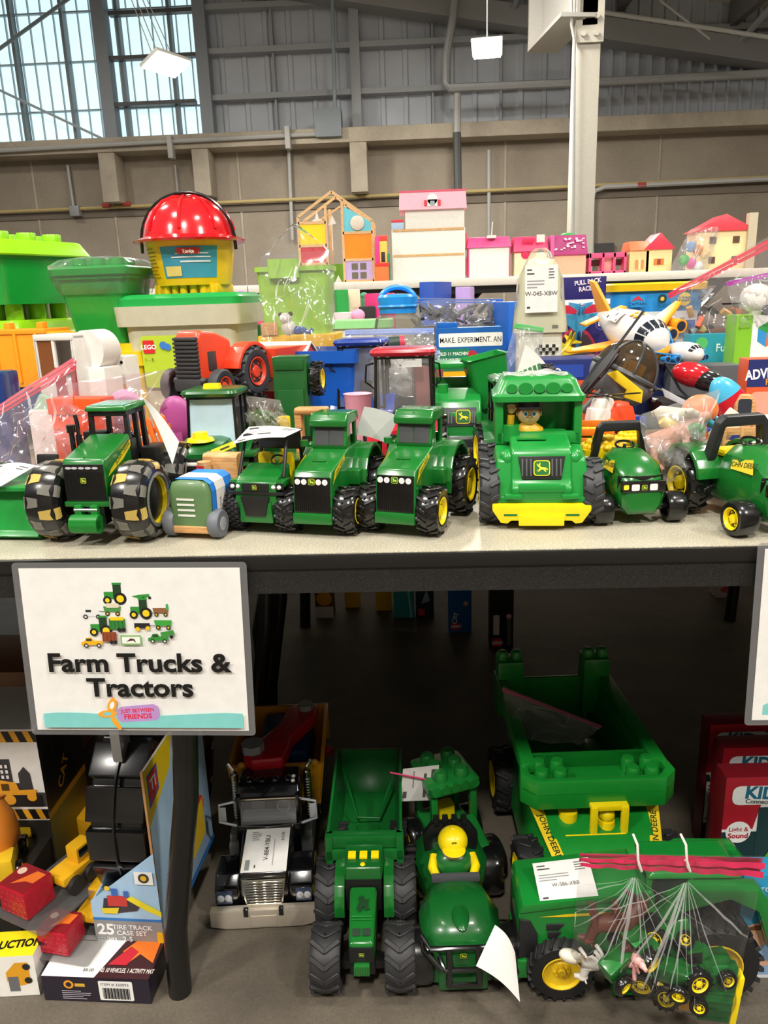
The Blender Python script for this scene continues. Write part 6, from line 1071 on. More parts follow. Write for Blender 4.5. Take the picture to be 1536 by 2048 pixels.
m = MB().m(mat('9a1428', .3)); m.box(-.4, 2.0, -4.4, -3.9, ht-16, ht-6.4, .2); m.box(3.6, 4.6, -4.5, -3.9, ht-16, ht-5.6, .1); m.box(-w-.2, 4, -3.8, 2, 2, ht-13.5, .3); m.build('crimson_panel', t)
m = MB().m(mat('a0643c', .2, trans=.4)); m.box(-w+.7, -.6, -3.8, -3.6, ht-8.6, ht-1.2); m.build('tinted_window', t)
for x_ in (-3, 8): m = MB().m(RUB); m.cyl((x_, -4.4, 3), (x_, 3.6, 3), 3, n=24); m.build('wheel', t)
y = 1.62; t = T('toy_box', 'white toy block with black corner holes beside the green bucket', 'toy', (AY(238, 740, y).x, y, Z), -8); ht = H(238, 712, y); m = MB().m(WHT); m.box(-3.2, 3.2, -3, 3, 0, ht, .5); m.m(BLK)
for x_ in (-2.4, 2.4): m.cyl((x_, -3.06, ht-1.2), (x_, -2.9, ht-1.2), .35, n=10)
m.m(mat('e8a020', .4)).box(.6, 2.8, -3.06, -2.9, ht-8, ht-5.6, .02); m.build('block', t)
y = 1.40; t = T('toy_box', 'dark blue glossy toy case at the left edge', 'toy', (AY(0, 800, y).x, y, Z), 0); m = MB().m(mat('12306f', .25, coat=.4)); m.box(-6, 2.8, -3, 3, 0, H(10, 742, y), .8); m.build('case', t)
FB = film('f6eef0', .07, .9, 14, .9)
y = 1.15; bag('zip_bag', 'large clear zip bag with a slanting red seal at the left, behind the loader', [AY(-20, 985, y-.05), AY(150, 960, y-.05), AY(150, 712, y+.02), AY(-25, 825, y+.02)], .05, 'e04858', seed=41, mt=FB, wr=.008)
y = 1.28; bag('zip_bag', 'clear plastic bag with orange toys inside, behind the big tractor', [AY(110, 900, y), AY(335, 900, y), AY(338, 738, y), AY(120, 770, y)], .05, None, seed=42, mt=FB, wr=.008)
t = T('toy_wagon', 'orange toy cart inside the clear bag behind the big tractor', 'toy cart', (AY(165, 830, y).x, y, Z), -12); ht = H(165, 795, y); m = MB().m(ORG); m.box(-4.8, 4.8, -1.8, 1.8, 4, ht-2.6, .4); m.box(-5.2, 5.2, -2.1, 2.1, ht-2.8, ht, .4); m.box(-4, -3, -2, 2, 0, 5, .2); m.box(3, 4, -2, 2, 0, 5, .2); m.build('cart', t)
t = T('plastic_toy', 'mixed pale green and white toy pieces in the left zip bag', 'toy parts', (AY(130, 780, 1.30).x, 1.33, Z), 0); m = MB().m(mat('9ec8ac', .5)); ht = H(150, 762, 1.3); m.x(MX((-5, 0, ht-5), ry=30)); m.box(-2, 6, -1, 1, -2, 2, .5); m.x(); m.m(WHT); m.box(-8, 6, -1.4, 1.4, 0, ht-5, .6); m.m(mat('c896b8', .5)); m.sph((9, 0, ht-6), (3.4, 1.6, 4)); m.build('pieces', t)
y = 1.18; t = T('toy_fence', 'orange toy picket fence leaning between the big tractor and the pale-screened one', 'toy fence', (AY(325, 880, y).x, y, Z+.001), -10, None, 0, -14); h0 = 0; ht = H(325, 835, y); m = MB().m(mat('e8702a', .4))
for i in range(6): m.prism([(-3.4+i*1.3, 0), (-2.6+i*1.3, 0), (-2.6+i*1.3, ht-.6), (-3.0+i*1.3, ht), (-3.4+i*1.3, ht-.6)], 'y', -.2, .2, .05)
m.box(-3.8, 4.2, .2, .45, ht-2.6, ht-1.8, .05); m.box(-3.8, 4.2, .2, .45, ht-6, ht-5.2, .05); m.build('pickets', t)
t = T('toy_hoop', 'magenta plastic ring in the bag left of the pale-screened tractor', 'toy', (AY(345, 830, 1.26).x, 1.28, Z), 0); m = MB().m(mat('a84a8a', .4)); m.sph((0, 0, H(345, 840, 1.28)), (3, 1.2, 4)); m.box(-1, 1, -1, 1, 0, H(345, 840, 1.28), .2); m.build('ring', t)
y = 1.20; bag('clear_bag', 'clear bag slumped right of the pale-screened tractor', [AY(500, 880, y), AY(590, 880, y), AY(560, 800, y), AY(485, 790, y)], .02, None, seed=43, mt=film('e8e4dc', .14, .9, 18, .8))
t = T('yellow_toy', 'green toy cart with a yellow seat between the tractor and the utility vehicle', 'toy', (AY(530, 850, y+.02).x, y+.06, Z), -5); ht = H(530, 822, y+.06); m = MB().m(GREEN2); m.sph((-1.5, 0, ht-1.6), (2.6, 2, 1.8)); m.box(-4, 2, -2, 2, 0, ht-2, .5); m.m(YEL).box(1.4, 3.4, -1, 1, ht-4.6, ht-1, .4); m.box(1, 2.4, -1, 1, 0, ht-4, .2); m.build('cart', t)
# ================================================================ BACK TABLE WITH DOLL'S HOUSES
BY = 4.0; bz = AY(820, 560, BY).z
t = T('folding_table', 'raised white-topped folding table carrying the row of dollhouses', 'table', (.8, BY+.32, 0))
MB(1).m(mat('e6e2d6', .5)).box(-2.3, 3.2, -.36, .4, bz-.04, bz, .008).build('tabletop', t)
m = MB(1).m(LEGM); m.box(-2.2, 3.1, -.33, -.3, bz-.075, bz-.04); m.build('rail', t)
for px in (890, 912, 1290, 1400):
    x_ = X(px, BY, 600)-.8; MB(1).m(LEGM).tube([(x_, -.28, bz-.05), (x_, -.28, 0)], .022, 8).build('leg', t); MB(1).m(LEGM).tube([(x_, -.26, bz-.2), (x_+(.14 if px in (912, 1290, 1400) else -.14), -.26, bz-.05)], .014, 6).build('brace', t)
kb = kk(BY)
def bt_(px): return Vector((AY(px, 530, BY+.1).x, BY+.15, bz+.001))
def hpx(n): return n*kb
# playhouse of coloured squares
t = T('dollhouse', 'tall open wooden dollhouse with yellow, orange, blue and lilac panels', 'dollhouse', bt_(672), 0); w = hpx(148)/2; h = hpx(173); he = hpx(128)
m = MB().m(wood('e0b888', 'birch'))
def strip(a, b, wd=1.3, y_=0):
    a = Vector((a[0], y_, a[1])); b = Vector((b[0], y_, b[1])); d = (b-a).normalized(); n = Vector((-d.z, 0, d.x))*wd/2; dy = Vector((0, 1.3, 0))
    m.hexa([a-n, b-n, b-n+dy, a-n+dy, a+n, b+n, b+n+dy, a+n+dy])
xm1, xm2 = -w*.25, w*.2
for y_ in (0, 22):
    strip((-w, 0), (-w, he), y_=y_); strip((w, 0), (w, he-3), y_=y_); strip((xm1, 0), (xm1, h-6), y_=y_); strip((xm2, 0), (xm2, h-4), y_=y_); strip((-w, he), (-.06*w, h), y_=y_); strip((-.06*w, h), (w, he-3), y_=y_)
for (a, b, z_) in ((-w, xm1, he-3), (-w, xm1, he*.57), (-w, xm1, he*.3), (xm2, w, he*.74), (xm2, w, he*.34), (xm2, w, .6), (-w, xm1, .6)): strip((a, z_), (b, z_))
strip((-w*.6, he-2), (.1*w, h-6), 1.0, 12); strip((xm1+2, h*.3), (xm1+2, h-9), 1, 8); m.build('wooden_frame', t)
m = MB()
for (x0_, x1_, z0_, z1_, c_) in ((-w+.6, xm1-.6, he*.57+.6, he-3.6, 'f0d21a'), (-w+.6, xm1-.6, he*.3, he*.57-.6, 'c8283a'), (xm2+.6, w-.6, he*.34+.6, he*.74-.6, 'f28a14'), (xm2+.6, w-.6, 1.2, he*.34-.6, 'b9a6d6')): m.m(mat(c_, .5)).box(x0_, x1_, .3, .8, z0_, z1_)
m.m(mat('6cc4d4', .5)).prism([(xm2+.6, he*.74+.6), (w-.6, he*.74+.6), (w-.6, he-3.6), (xm2+.6, h-7)], 'y', .3, .8); m.m(mat('6aa82a', .5)).box(xm1+.8, xm2-.6, 10, 10.5, 1, he*.3)
cx = (xm2+w)/2
for dx in (-1, 1):
    for dz in (-1, 1): m.m(mat('6a6456', .5)).box(cx+dx*2.2-1.6, cx+dx*2.2+1.6, .2, .35, he*.17+dz*2.2-1.6, he*.17+dz*2.2+1.6)
m.build_each('panel', t)
m = MB().m(mat('d8cfc0', .6)).sph((cx, -.4, he*.88), (3.6, .8, 3.6), 16, 8); m.m(WHT); m.prism([(-2, 0), (2, 0), (0, 4)], 'y', 5, 5.4); m.x(MX((-w*.5, 3, he-2))); m.prism([(-3, 0), (3, 0), (1, 1.2), (0, 5), (-1, 1.2)], 'y', 0, .4); m.x(); m.x(MX((-2, 3, h-16))); m.prism([(-2, 0), (2.4, 1), (.4, 5)], 'y', 0, .4); m.box(-.2, .2, 0, .3, -12, 0); m.x(); m.build_each('hanging_ornament', t)
# small pink/orange tower
t = T('toy_tower', 'small pink and orange toy tower between the two tall dollhouses', 'dollhouse', bt_(764), 0); w = hpx(13); h = hpx(87)
m = MB().m(mat('f0743a', .5)).box(-w, w, -4, 4, 0, h*.36, .3); m.m(mat('d8322e', .5)).box(-w*1.1, w*1.1, -4.4, 4.4, h*.33, h*.4, .2); m.m(mat('f2c858', .5)).box(-w*.8, w*.8, -3, 3, h*.4, h*.88, .2); m.m(mat('ea3a8a', .5)).box(-w*1.0, -w*.3, -3.4, 3.4, h*.4, h*.98, .4); m.m(mat('e8483a', .5)).box(-w*.7, w*.9, -3.2, 3.2, h*.88, h, .3); m.m(mat('3a2030', .5)).box(-w*.1, w*.5, -3.1, -2.9, h*.42, h*.64, .02); m.m(mat('2a8a6a', .5)).box(w*.9, w*1.2, -3, 3, 0, h*.6); m.build('tower', t)
# tall white house, pink roof
t = T('dollhouse', 'tall white dollhouse with a wide pink roof and wooden shelf edges', 'dollhouse', bt_(858), 0); w = hpx(146)/2; h = hpx(168)
m = MB().m(mat('e6e5dd', .5)); m.box(-w, w, 0, 22, 0, h*.58, .2); m.box(-w*.62, w*.98, 0, 22, h*.58, h*.82, .2); m.m(mat('a9c3de', .5)).box(-w, -w*.66, -.1, 5, h*.58, h*.66, .2); m.m(mat('d8384a', .5)).box(-w, -w*.66, -.2, 5, h*.66, h*.69, .2); m.m(mat('e8485a', .5)).box(w, w*1.05, 2, 8, h*.34, h*.52); m.box(w, w*1.05, 2, 8, h*.04, h*.24); m.build('house_wall', t)
m = MB().m(mat('f2a9b9', .5)); m.hexa([(-w*.78, -1.6, h*.79), (w*1.04, -1.6, h*.79), (w*1.04, 24, h*.79), (-w*.78, 24, h*.79), (-w*.76, 1, h), (w*1.02, 1, h), (w*1.02, 20, h), (-w*.76, 20, h)]); m.m(mat('d85a70', .5)).box(-w*.78, w*1.04, .6, 1, h*.985, h*1.005); m.build('roof', t)
m = MB().m(mat('eef0ee', .5)).box(-.02*w, w*.26, -1.5, -.6, h*.82, h*.9, .2); m.cyl((w*.12, -1.5, h*.9), (w*.12, -.2, h*.9), w*.14, n=16); m.m(mat('d8384a', .5)).box(-w*.1, -.03*w, -1.7, -.8, h*.83, h*.89); m.box(w*.27, w*.34, -1.7, -.8, h*.83, h*.89); m.m(mat('9aa8b0', .4)).box(w*.06, w*.18, -1.7, -1.4, h*.83, h*.88); m.build('dormer_window', t)
m = MB().m(wood('d8b07a', 'birch')); m.box(-w*.97, w*.97, -.3, .2, h*.555, h*.58); m.box(-w*.97, w*.97, -.3, .2, h*.27, h*.295); m.build('wooden_ledge', t)
# pink-roofed white chests
def small_house(label, px, wpx, hpx_, wall, roof, rh=.3, flat=True, extra=None):
    t = T('dollhouse', label, 'dollhouse', bt_(px), 0); w = hpx(wpx)/2; h = hpx(hpx_)
    m = MB().m(mat(wall, .5)).box(-w*.92, w*.92, 0, 16, 0, h*(1-rh), .3); m.build('house_wall', t); m = MB().m(mat(roof, .4))
    if flat: m.hexa([(-w, -1, h*(1-rh)), (w, -1, h*(1-rh)), (w, 17, h*(1-rh)), (-w, 17, h*(1-rh)), (-w*.93, 2, h), (w*.93, 2, h), (w*.93, 14, h), (-w*.93, 14, h)], .3)
    else: m.prism([(-w*1.08, h*(1-rh)), (w*1.08, h*(1-rh)), (0, h)], 'y', -1, 17, .2)
    m.build('roof', t)
    if extra: m = MB(); extra(m, w, h); m.build_each('detail', t)
    return t
def ex1(m, w, h): m.m(mat('e0508e', .5)).box(-w*.95, -w*.9, -.3, 0, 0, h*.75); m.box(w*.9, w*.95, -.3, 0, 0, h*.75); m.m(WHT).box(-w*.1, w*.3, -1.2, 2, h*.96, h*1.03); m.tube([(w*.1, 0, h), (w*.15, 0, h*1.35)], .3, 6)
def ex2(m, w, h): m.m(mat('d82a5a', .5)).box(-w*.5, w*.2, -1.2, -.6, h*.84, h*.96, .2); m.sph((-w*.3, -.1, h*.55), (2.2, .5, 2.2), 12, 8); m.m(WHT).box(w*.3, w*.75, -1.3, -.8, h*.84, h*1.03); m.m(mat('c83838', .5)).box(-w*.94, w*.94, -.4, 0, h*.6, h*.66)
small_house('white toy house with a flat pink roof and paper tag, right of the tall dollhouse', 980, 88, 78, 'e9e7df', 'e0508e', .26, extra=ex1)
small_house('cream toy house with a hot pink roof and round red window', 1064, 70, 76, 'ead9b8', 'e83a72', .38, extra=ex2)
def ex3(m, w, h):
    m.m(mat('f0d8e8', .4)); rd = random.Random(2)
    for i in range(26): m.box(*(lambda x, z: (x, x+1.2, -1.1+(z-h*.55)*.14, -.8+(z-h*.55)*.14, z, z+.6))(rd.uniform(-w*.85, w*.75), h*rd.uniform(.62, .9)))
    m.m(mat('3aa050', .5)).sph((0, 5, h), (4, 3, 1.4), 12, 6); m.m(mat('d860a0', .5)).box(-w*1.0, -w*.8, -1, 5, h*.4, h, .3)
small_house('peach toy house with a glossy purple shingled roof', 1141, 74, 76, 'eeb394', 'a8186e', .5, extra=ex3)
t = T('dollhouse', 'low open pink toy house with pale wall panels', 'dollhouse', bt_(1220), 0); w = hpx(74)/2; h = hpx(40); m = MB().m(mat('e05080', .5))
for x_ in (-w, -w*.3, w*.3, w-1.2): m.box(x_, x_+1.2, 0, 8, 0, h, .1)
m.box(-w, w, 0, 8, h-2.4, h, .2); m.box(-w, w, 0, 8, 0, 1.4, .2); m.build('frame', t); m = MB().m(mat('eab0a8', .5)).box(-w*.28, w*.28, 3, 3.4, 1, h-2); m.m(mat('6a5a50', .5)).box(-w+1, -w*.3, 7, 7.4, h*.4, h-3); m.box(w*.35, w-1, 7, 7.4, h*.4, h-3); m.build_each('wall_panel', t)
def ex5(m, w, h): m.m(mat('e88a4a', .5)).box(-w*.4, w*.4, -.4, -.05, h*.12, h*.4); m.m(mat('f0e0b0', .5)).box(-w*.1, w*.1, -.5, -.1, h*.1, h*.42)
small_house('small tan toy house with an orange chimney roof', 1284, 42, 60, 'eec88e', 'e87a48', .3, extra=ex5)
def ex4(m, w, h): m.m(mat('e8763a', .5)).box(-w*.35, w*.35, -.4, -.05, h*.18, h*.34, .1); m.m(mat('8a3a22', .5)).box(-w*.12, w*.12, -.5, -.1, h*.19, h*.33); m.box(-w*.1, w*.1, -.5, 0, h*.62, h*.7)
small_house('cream gabled toy house with an orange shuttered window and red roof', 1323, 56, 74, 'f0d69a', 'd8384e', .42, False, ex4)
m = MB()
def ex6(m, w, h):
    for x_ in (-.5, .3):
        for z_ in (.12, .48): m.m(mat('5a4030', .5)).box(w*x_, w*(x_+.22), -.5, -.05, h*z_, h*(z_+.12))
    m.m(mat('bdb39a', .6)).box(w*.75, w*1.05, -2, 2, 0, h, .2)
small_house('large cream dollhouse with a red gabled roof and stone chimney, partly behind the big bag', 1452, 112, 104, 'f0dba6', 'd8404e', .3, False, ex6)
p = bt_(1390); bag('clear_bag', 'clear bag of colourful small toys leaning on the back table', [p+Vector((-.13, -.05, 0)), p+Vector((.07, -.05, .0)), p+Vector((.13, 0, .22)), p+Vector((-.02, 0, .2))], .05, None, seed=51)
t = T('toy_parts', 'green, blue and pink toy pieces inside the bag on the back table', 'toy parts', p+Vector((-.02, 0, 0)), 0, None, 0, 25); m = MB()
for i, c_ in enumerate(('3aa84a', 'd85aa0', 'dfe4e8', '7a9ac8', 'c8844a', 'e8c890')): m.m(mat(c_, .5)).sph((-4+(i % 3)*4, 0, 4+(i//3)*7), (2.6, 2, 2.8), 12, 8)
m.build('pieces', t)
# ---------------- middle table of small pink things between, top extended to shade the floor
MZ = .80
t = T('folding_table', 'long grey folding table between the toy table and the dollhouses, top stretched for shade', 'table', (.2, 3.1, 0)); MB(1).m(mat('b5b0a4', .5)).box(-3.6, 3.9, -.67, .35, MZ-.04, MZ, .006).build('tabletop', t)
for x_ in (-3.3, 3.6):
    for y_ in (-.3, .3): MB(1).m(LEGM).cyl((x_, y_, 0), (x_, y_, MZ-.03), .015).build('leg', t)
items = [(480, 590, 'b070d0', 'lilac', 'ball', 26), (520, 600, 'e83a6a', 'hot pink', 'tray', 34), (682, 585, '1f9a40', 'green', 'box', 24), (703, 585, 'efe6c4', 'cream', 'box', 26), (728, 590, '3aa070', 'sea green', 'ball', 16), (700, 612, 'a86a30', 'brown', 'tray', 30), (716, 628, 'eaa0c4', 'pale pink', 'ball', 30), (690, 632, 'd8d8d8', 'silver grey', 'box', 34), (760, 600, 'd83a7a', 'magenta', 'box', 60), (712, 604, 'e48ac0', 'rose', 'ball', 14), (872, 588, '2450b0', 'royal blue', 'box', 110), (930, 585, 'b89ad6', 'lavender', 'box', 50), (640, 640, 'e8609a', 'pink', 'tray', 50), (734, 616, '202020', 'black', 'box', 14), (495, 575, '7a60c8', 'violet', 'cone', 18), (690, 655, 'e9e9e4', 'white', 'box', 70)]
for i, (px, py, c_, cn, kd, wp) in enumerate(items):
    yy = 2.9+.06*(i % 6); k_ = kk(yy); p = AY(px, py, yy); w = wp*k_/2; zt = max(3, (p.z-MZ)*100+w*.4)
    t = T('toy_'+kd, '%s toy %s on the grey table between the toys and dollhouses' % (cn, kd), 'toy', (p.x, yy, MZ+.001), i*7)
    m = MB().m(mat(c_, .45))
    if kd == 'box': m.box(-w, w, -3, 3, 0, zt, .4); 
    elif kd == 'ball': m.cyl((0, 0, 0), (0, 0, zt-w*.5), w*.7, n=16); m.sph((0, 0, zt-w*.6), (w, w*.8, w*.8), 16, 10)
    elif kd == 'tray': m.rr([(0, w*.8, 3, 1), (zt, w, 4, 1), (zt, w*.9, 3.6, 1), (zt-1, w*.85, 3.2, 1)])
    else: m.lathe([(w, 0), (w, 1), (w*.4, zt*.7), (.1, zt)], (0, 0, 0), 'z', 16)
    m.build('piece', t)
t = T('storage_box', 'white tub with pale green lid behind the toy barn bag', 'tub', (AY(720, 670, 2.2).x, 2.2, Z), 0); w = 70*kk(2.2); ht = H(720, 640, 2.2); m = MB().m(WHT); m.rr([(0, w*.8, 8, 1), (ht-2, w*.9, 9, 1.4)]); m.build('tub', t); m = MB().m(mat('8fcf8a', .4)); m.rr([(ht-2, w*.95, 9.6, 1.6), (ht, w*.93, 9.4, 1.6)]); m.build('lid', t)
t = T('toy_bin', 'dark green open toy bin beside the clear tub', 'bin', (AY(520, 680, 2.1).x, 2.1, Z), 0); m = MB().m(mat('3f8a4a', .4)); ht = H(520, 650, 2.1); m.rr([(0, 4, 4, 1), (ht-1, 5, 5, 1), (ht, 5.6, 5.6, 1), (ht, 4.6, 4.6, 1), (1, 3.6, 3.6, 1)]); m.build('bin', t)
# ================================================================ TOYS ON THE FLOOR UNDER THE TABLE
def FL(px, py): return AZ(px, py, 0)+Vector((0, 0, .001))
def wh(par, x, y, r_, w_, sx, **k): return wheel(par, (x, y, r_), r_, w_, side=sx, **k)
# --- black semi truck with yellow dump bed
t = T('toy_truck', 'black toy truck with silver bumper, big price slip on its bonnet and a yellow bed', 'toy truck', FL(532, 1846)+Vector((0, .0, 0)), 4)
BK = mat('0c0c0e', .18, coat=.6, name='gloss_black_paint')
m = MB().m(BK); m.hexa([(-4.4, 1, 3), (4.4, 1, 3), (4.9, 12, 3), (-4.9, 12, 3), (-4.2, 1.2, 9.2), (4.2, 1.2, 9.2), (4.9, 12, 10.8), (-4.9, 12, 10.8)], .7, 3)
for sx in (-1, 1):
    P = [(1, 3), (1.2, 6.4), (3, 8.2), (7, 8.6), (10.5, 6), (11, 3.4), (9.6, 3.4), (8.4, 6), (6, 7), (3.6, 6), (2.8, 3)]; m.prism(P, 'x', sx*4.2, sx*8.6, .5, 3)
    m.box(sx*6.5-2, sx*6.5+2, .8, 2.4, 3, 6.6, .5)
m.build('bonnet', t)
m = MB().m(BK); m.hexa([(-5.8, 11, 5), (5.8, 11, 5), (5.8, 20, 5), (-5.8, 20, 5), (-5.8, 11.6, 11), (5.8, 11.6, 11), (5.8, 20, 11), (-5.8, 20, 11)], .3); m.box(-5.9, -5, 12.4, 20, 10.6, 16.4, .3); m.box(5, 5.9, 12.4, 20, 10.6, 16.4, .3); m.hexa([(-6, 12.8, 15.6), (6, 12.8, 15.6), (6, 20.2, 15.6), (-6, 20.2, 15.6), (-5.7, 14.6, 17.6), (5.7, 14.6, 17.6), (5.7, 20, 17.6), (-5.7, 20, 17.6)], .5, 3); m.box(-5.8, 5.8, 19.4, 20.2, 10, 16.4, .2)
for i in range(4): m.sph((-3.6+i*2.4, 16, 17.6), (.7, 1.0, .5), 12, 6)
cb = m.build('cab', t)
m = MB().m(CHROME); m.tube([(-6, 12.7, 15.7), (6, 12.7, 15.7)], .28, 8); m.tube([(-5.6, 11.5, 10.9), (0, 11.2, 10.7), (5.6, 11.5, 10.9)], .2, 6); m.m(WHT).sph((4.6, 15, 17.7), (.4, .4, .3), 10, 6); m.sph((4.6, 16.4, 17.7), (.4, .4, .3), 10, 6); m.build('chrome_trim', cb)
m = MB().m(CLEAR); m.hexa([(-5.1, 11.7, 11), (5.1, 11.7, 11), (5.1, 11.8, 11), (-5.1, 11.8, 11), (-5.1, 12.8, 15.6), (5.1, 12.8, 15.6), (5.1, 12.9, 15.6), (-5.1, 12.9, 15.6)]); m.build('windscreen', cb)
m = MB().m(mat('7c828a', .5)); m.box(-5, 5, 12.6, 15, 10.8, 12, .3); m.box(-3.6, -1, 15.4, 17.6, 11, 14.6, .4); m.box(1.2, 3.8, 15.4, 17.6, 11, 14.6, .4); m.tube([(2.6+1.2*math.cos(2*PI*i/16), 14.2+.4*math.sin(2*PI*i/16), 13+1*math.sin(2*PI*i/16)) for i in range(16)], .18, 6, True); m.build('cab_interior', cb)
m = MB().m(CHROME); m.hexa([(-3.2, .2, 3.2), (3.2, .2, 3.2), (3.2, 1.2, 3.2), (-3.2, 1.2, 3.2), (-3.9, .4, 8.6), (3.9, .4, 8.6), (3.9, 1.4, 8.6), (-3.9, 1.4, 8.6)], .3)
for i in range(9): z_ = 3.8+i*.52; m.box(-3.0-i*.06, 3.0+i*.06, -.02+i*.02, .2+i*.02, z_, z_+.26, .06, seg=1)
for i in range(16): m.sph((-3.2+i*.43, .0, 2.6), (.22, .3, .3), 6, 5)
m.build('grille', t)
m = MB().m(mat('c2b8a8', .3, metal=.5, name='silver_bumper')); m.prism([(-9.2, .8), (-9.2, 3.8), (9.2, 3.8), (9.2, .8), (6.5, .2), (-6.5, .2)], 'y', -1.4, .2, .25); m.box(-2.2, 2.2, -1.55, -1.3, .6, 2.8, .1); m.m(BLK); m.box(-3.4, -2.6, -1.6, -.8, 2.8, 4.2, .1); m.box(2.6, 3.4, -1.6, -.8, 2.8, 4.2, .1); m.build('bumper', t)
for sx in (-1, 1):
    m = MB().m(mat('3b4660', .15, coat=.6)); m.box(sx*6.8-1.4, sx*6.8+1.4, .3, 1.2, 3.8, 6.2, .3); m.m(mat('c8ccd4', .1, coat=.8)); m.sph((sx*6.8-.6, .35, 5.1), (.65, .3, .75), 12, 8); m.sph((sx*6.8+.65, .35, 5.1), (.65, .3, .75), 12, 8); m.build('headlight', t)
    m = MB().m(mat('9da0a4', .35)); m.tube([(sx*6, 13, 15.2), (sx*8.8, 11.8, 15.4), (sx*8.9, 11.6, 12), (sx*6, 12.4, 10.4)], .25, 8); m.box(sx*8.2-.6, sx*8.2+.6, 11.5, 11.8, 12, 15, .2); m.build('side_mirror', t)
    m = MB().m(CHROME); m.cyl((sx*6.9, 18.4, 7), (sx*6.9, 18.4, 17.4), .75, n=16); m.tube([(sx*6.9, 18.4, 17.2), (sx*7.1, 18.2, 18.6), (sx*7.9, 18.6, 19.6)], .45, 8)
    for i in range(14): m.lathe([(.76, 0), (.85, .15), (.76, .3)], (sx*6.9, 18.4, 8+i*.6), 'z', 12)
    m.build('exhaust_stack', t)
    m = MB().m(mat('7d8186', .45)); m.box(sx*6.4-1.4, sx*6.4+1.4, 12, 30, 3.4, 6.6, .4); m.box(sx*7-.7, sx*7+.7, 13, 17, 6.6, 8, .3); m.build('side_tank', t)
    wh(t, sx*6.6, 6.2, 3.6, 2.6, sx, rim=SILV, style='bar'); wh(t, sx*6.6, 27, 3.8, 3.4, sx, rim=SILV, style='bar'); wh(t, sx*6.6, 36, 3.8, 3.4, sx, rim=SILV, style='bar')
YB = mat('e9a31a', .35, coat=.2, name='amber_yellow_plastic')
m = MB().m(YB); m.x(MX((.6, 0, 0), rz=0)); z0, z1 = 8.6, 17.2
m.hexa([(-7.6, 21, z0), (8.2, 21, z0), (8.2, 22, z0), (-7.6, 22, z0), (-8.6, 20.6, z1), (9.2, 20.6, z1), (9.2, 21.6, z1), (-8.6, 21.6, z1)], .2)
for sx in (-1, 1): m.hexa([(sx*8-.3, 21.4, z0), (sx*8+.5, 21.4, z0), (sx*8+.5, 44, z0), (sx*8-.3, 44, z0), (sx*9-.3, 21, z1), (sx*9+.5, 21, z1), (sx*9+.5, 44, z1), (sx*9-.3, 44, z1)], .15)
m.box(-8, 8.5, 21, 44, z0-.6, z0+.3, .2); m.box(-8.8, 9.4, 43.4, 44.2, z0, z1, .2); m.sph((-6.5, 21, z1), (.9, .6, .9), 12, 8); m.sph((7.6, 21, z1), (.9, .6, .9), 12, 8); m.x(); m.build('dump_bed', t); m = MB().m(mat('6d7177', .5)); m.box(-3.5, 3.5, 4, 44, 4.4, 7.4, .3); m.build('chassis', t)
m = MB().m(mat('b2202e', .35)); m.sph((10.4, 30, 14), (1.0, 1.0, 1.2), 12, 8); m.build('red_knob', t)
lb = MX((-4.0, 1.6, 9.55), rx=-82); lb = Matrix.Translation((-3.9, 1.3, 9.35))@Matrix.Rotation(R(8), 4, 'X')
m = MB().m(PAPER); m.x(lb); m.box(0, 7.9, 0, 9.6, 0, .04); F = Face(m, (0, 0, .06), (1, 0, 0), (0, 1, 0), .01)
F.text(4.5, 5.2, .85, 'V-884-YBU', '222222', .01, 90).rect(.6, .4, 1.4, 2.6, '8a8f8a').lines(1.2, 6.8, 3.0, 9.0, 5, '888888').lines(2.2, .3, 2.6, 2.0, 1, '555555').text(7.0, 7.6, .5, '$15.00', '555555', 0, 90).rect(5.3, 1.2, 5.45, 7, 'aaaaaa'); m.x(); m.build('price_slip', t, 'white price slip taped on the bonnet')
M_t = t.matrix_basis.copy()
def rel(par, v): return Matrix.Translation(par.location)@Euler(par.rotation_euler).to_matrix().to_4x4()@Vector([c*.01 for c in v])
d = T('toy_claw', 'red toy tow arm with grey bolt heads, lying in the yellow truck bed', 'toy part', rel(t, (0, 26, 16.8)), 4); m = MB().m(mat('bd1024', .35, coat=.2))
m.prism([(-5.4, -5.0), (-3.4, -7), (2.4, -6.6), (3.2, -2), (3.4, 1), (7.6, 9), (8.2, 13), (5, 14.6), (1.8, 12.4), (.6, 6), (-2.4, .8), (-5, -1)], 'z', 0, 3.0, .5, 3); m.m(mat('8e9398', .35)); m.cyl((-3.6, -3.6, 2.6), (-3.6, -3.6, 4.6), 2.2, n=8); m.cyl((5.6, 11.4, 2.8), (5.6, 11.4, 4.2), 1.6, n=8); m.build('arm', d)
d = T('toy_block', 'dark blue toy box lying in the yellow truck bed under the red arm', 'toy part', rel(t, (1.2, 33, 9)), 4); m = MB().m(mat('123a72', .35)); m.box(-5.4, 5.8, -7, 9.8, 0, 7.4, .8, .6, .6); m.m(mat('9aa2aa', .4)).box(3, 5.6, 6, 8.6, 7, 8.6, .3); m.build('block', d)
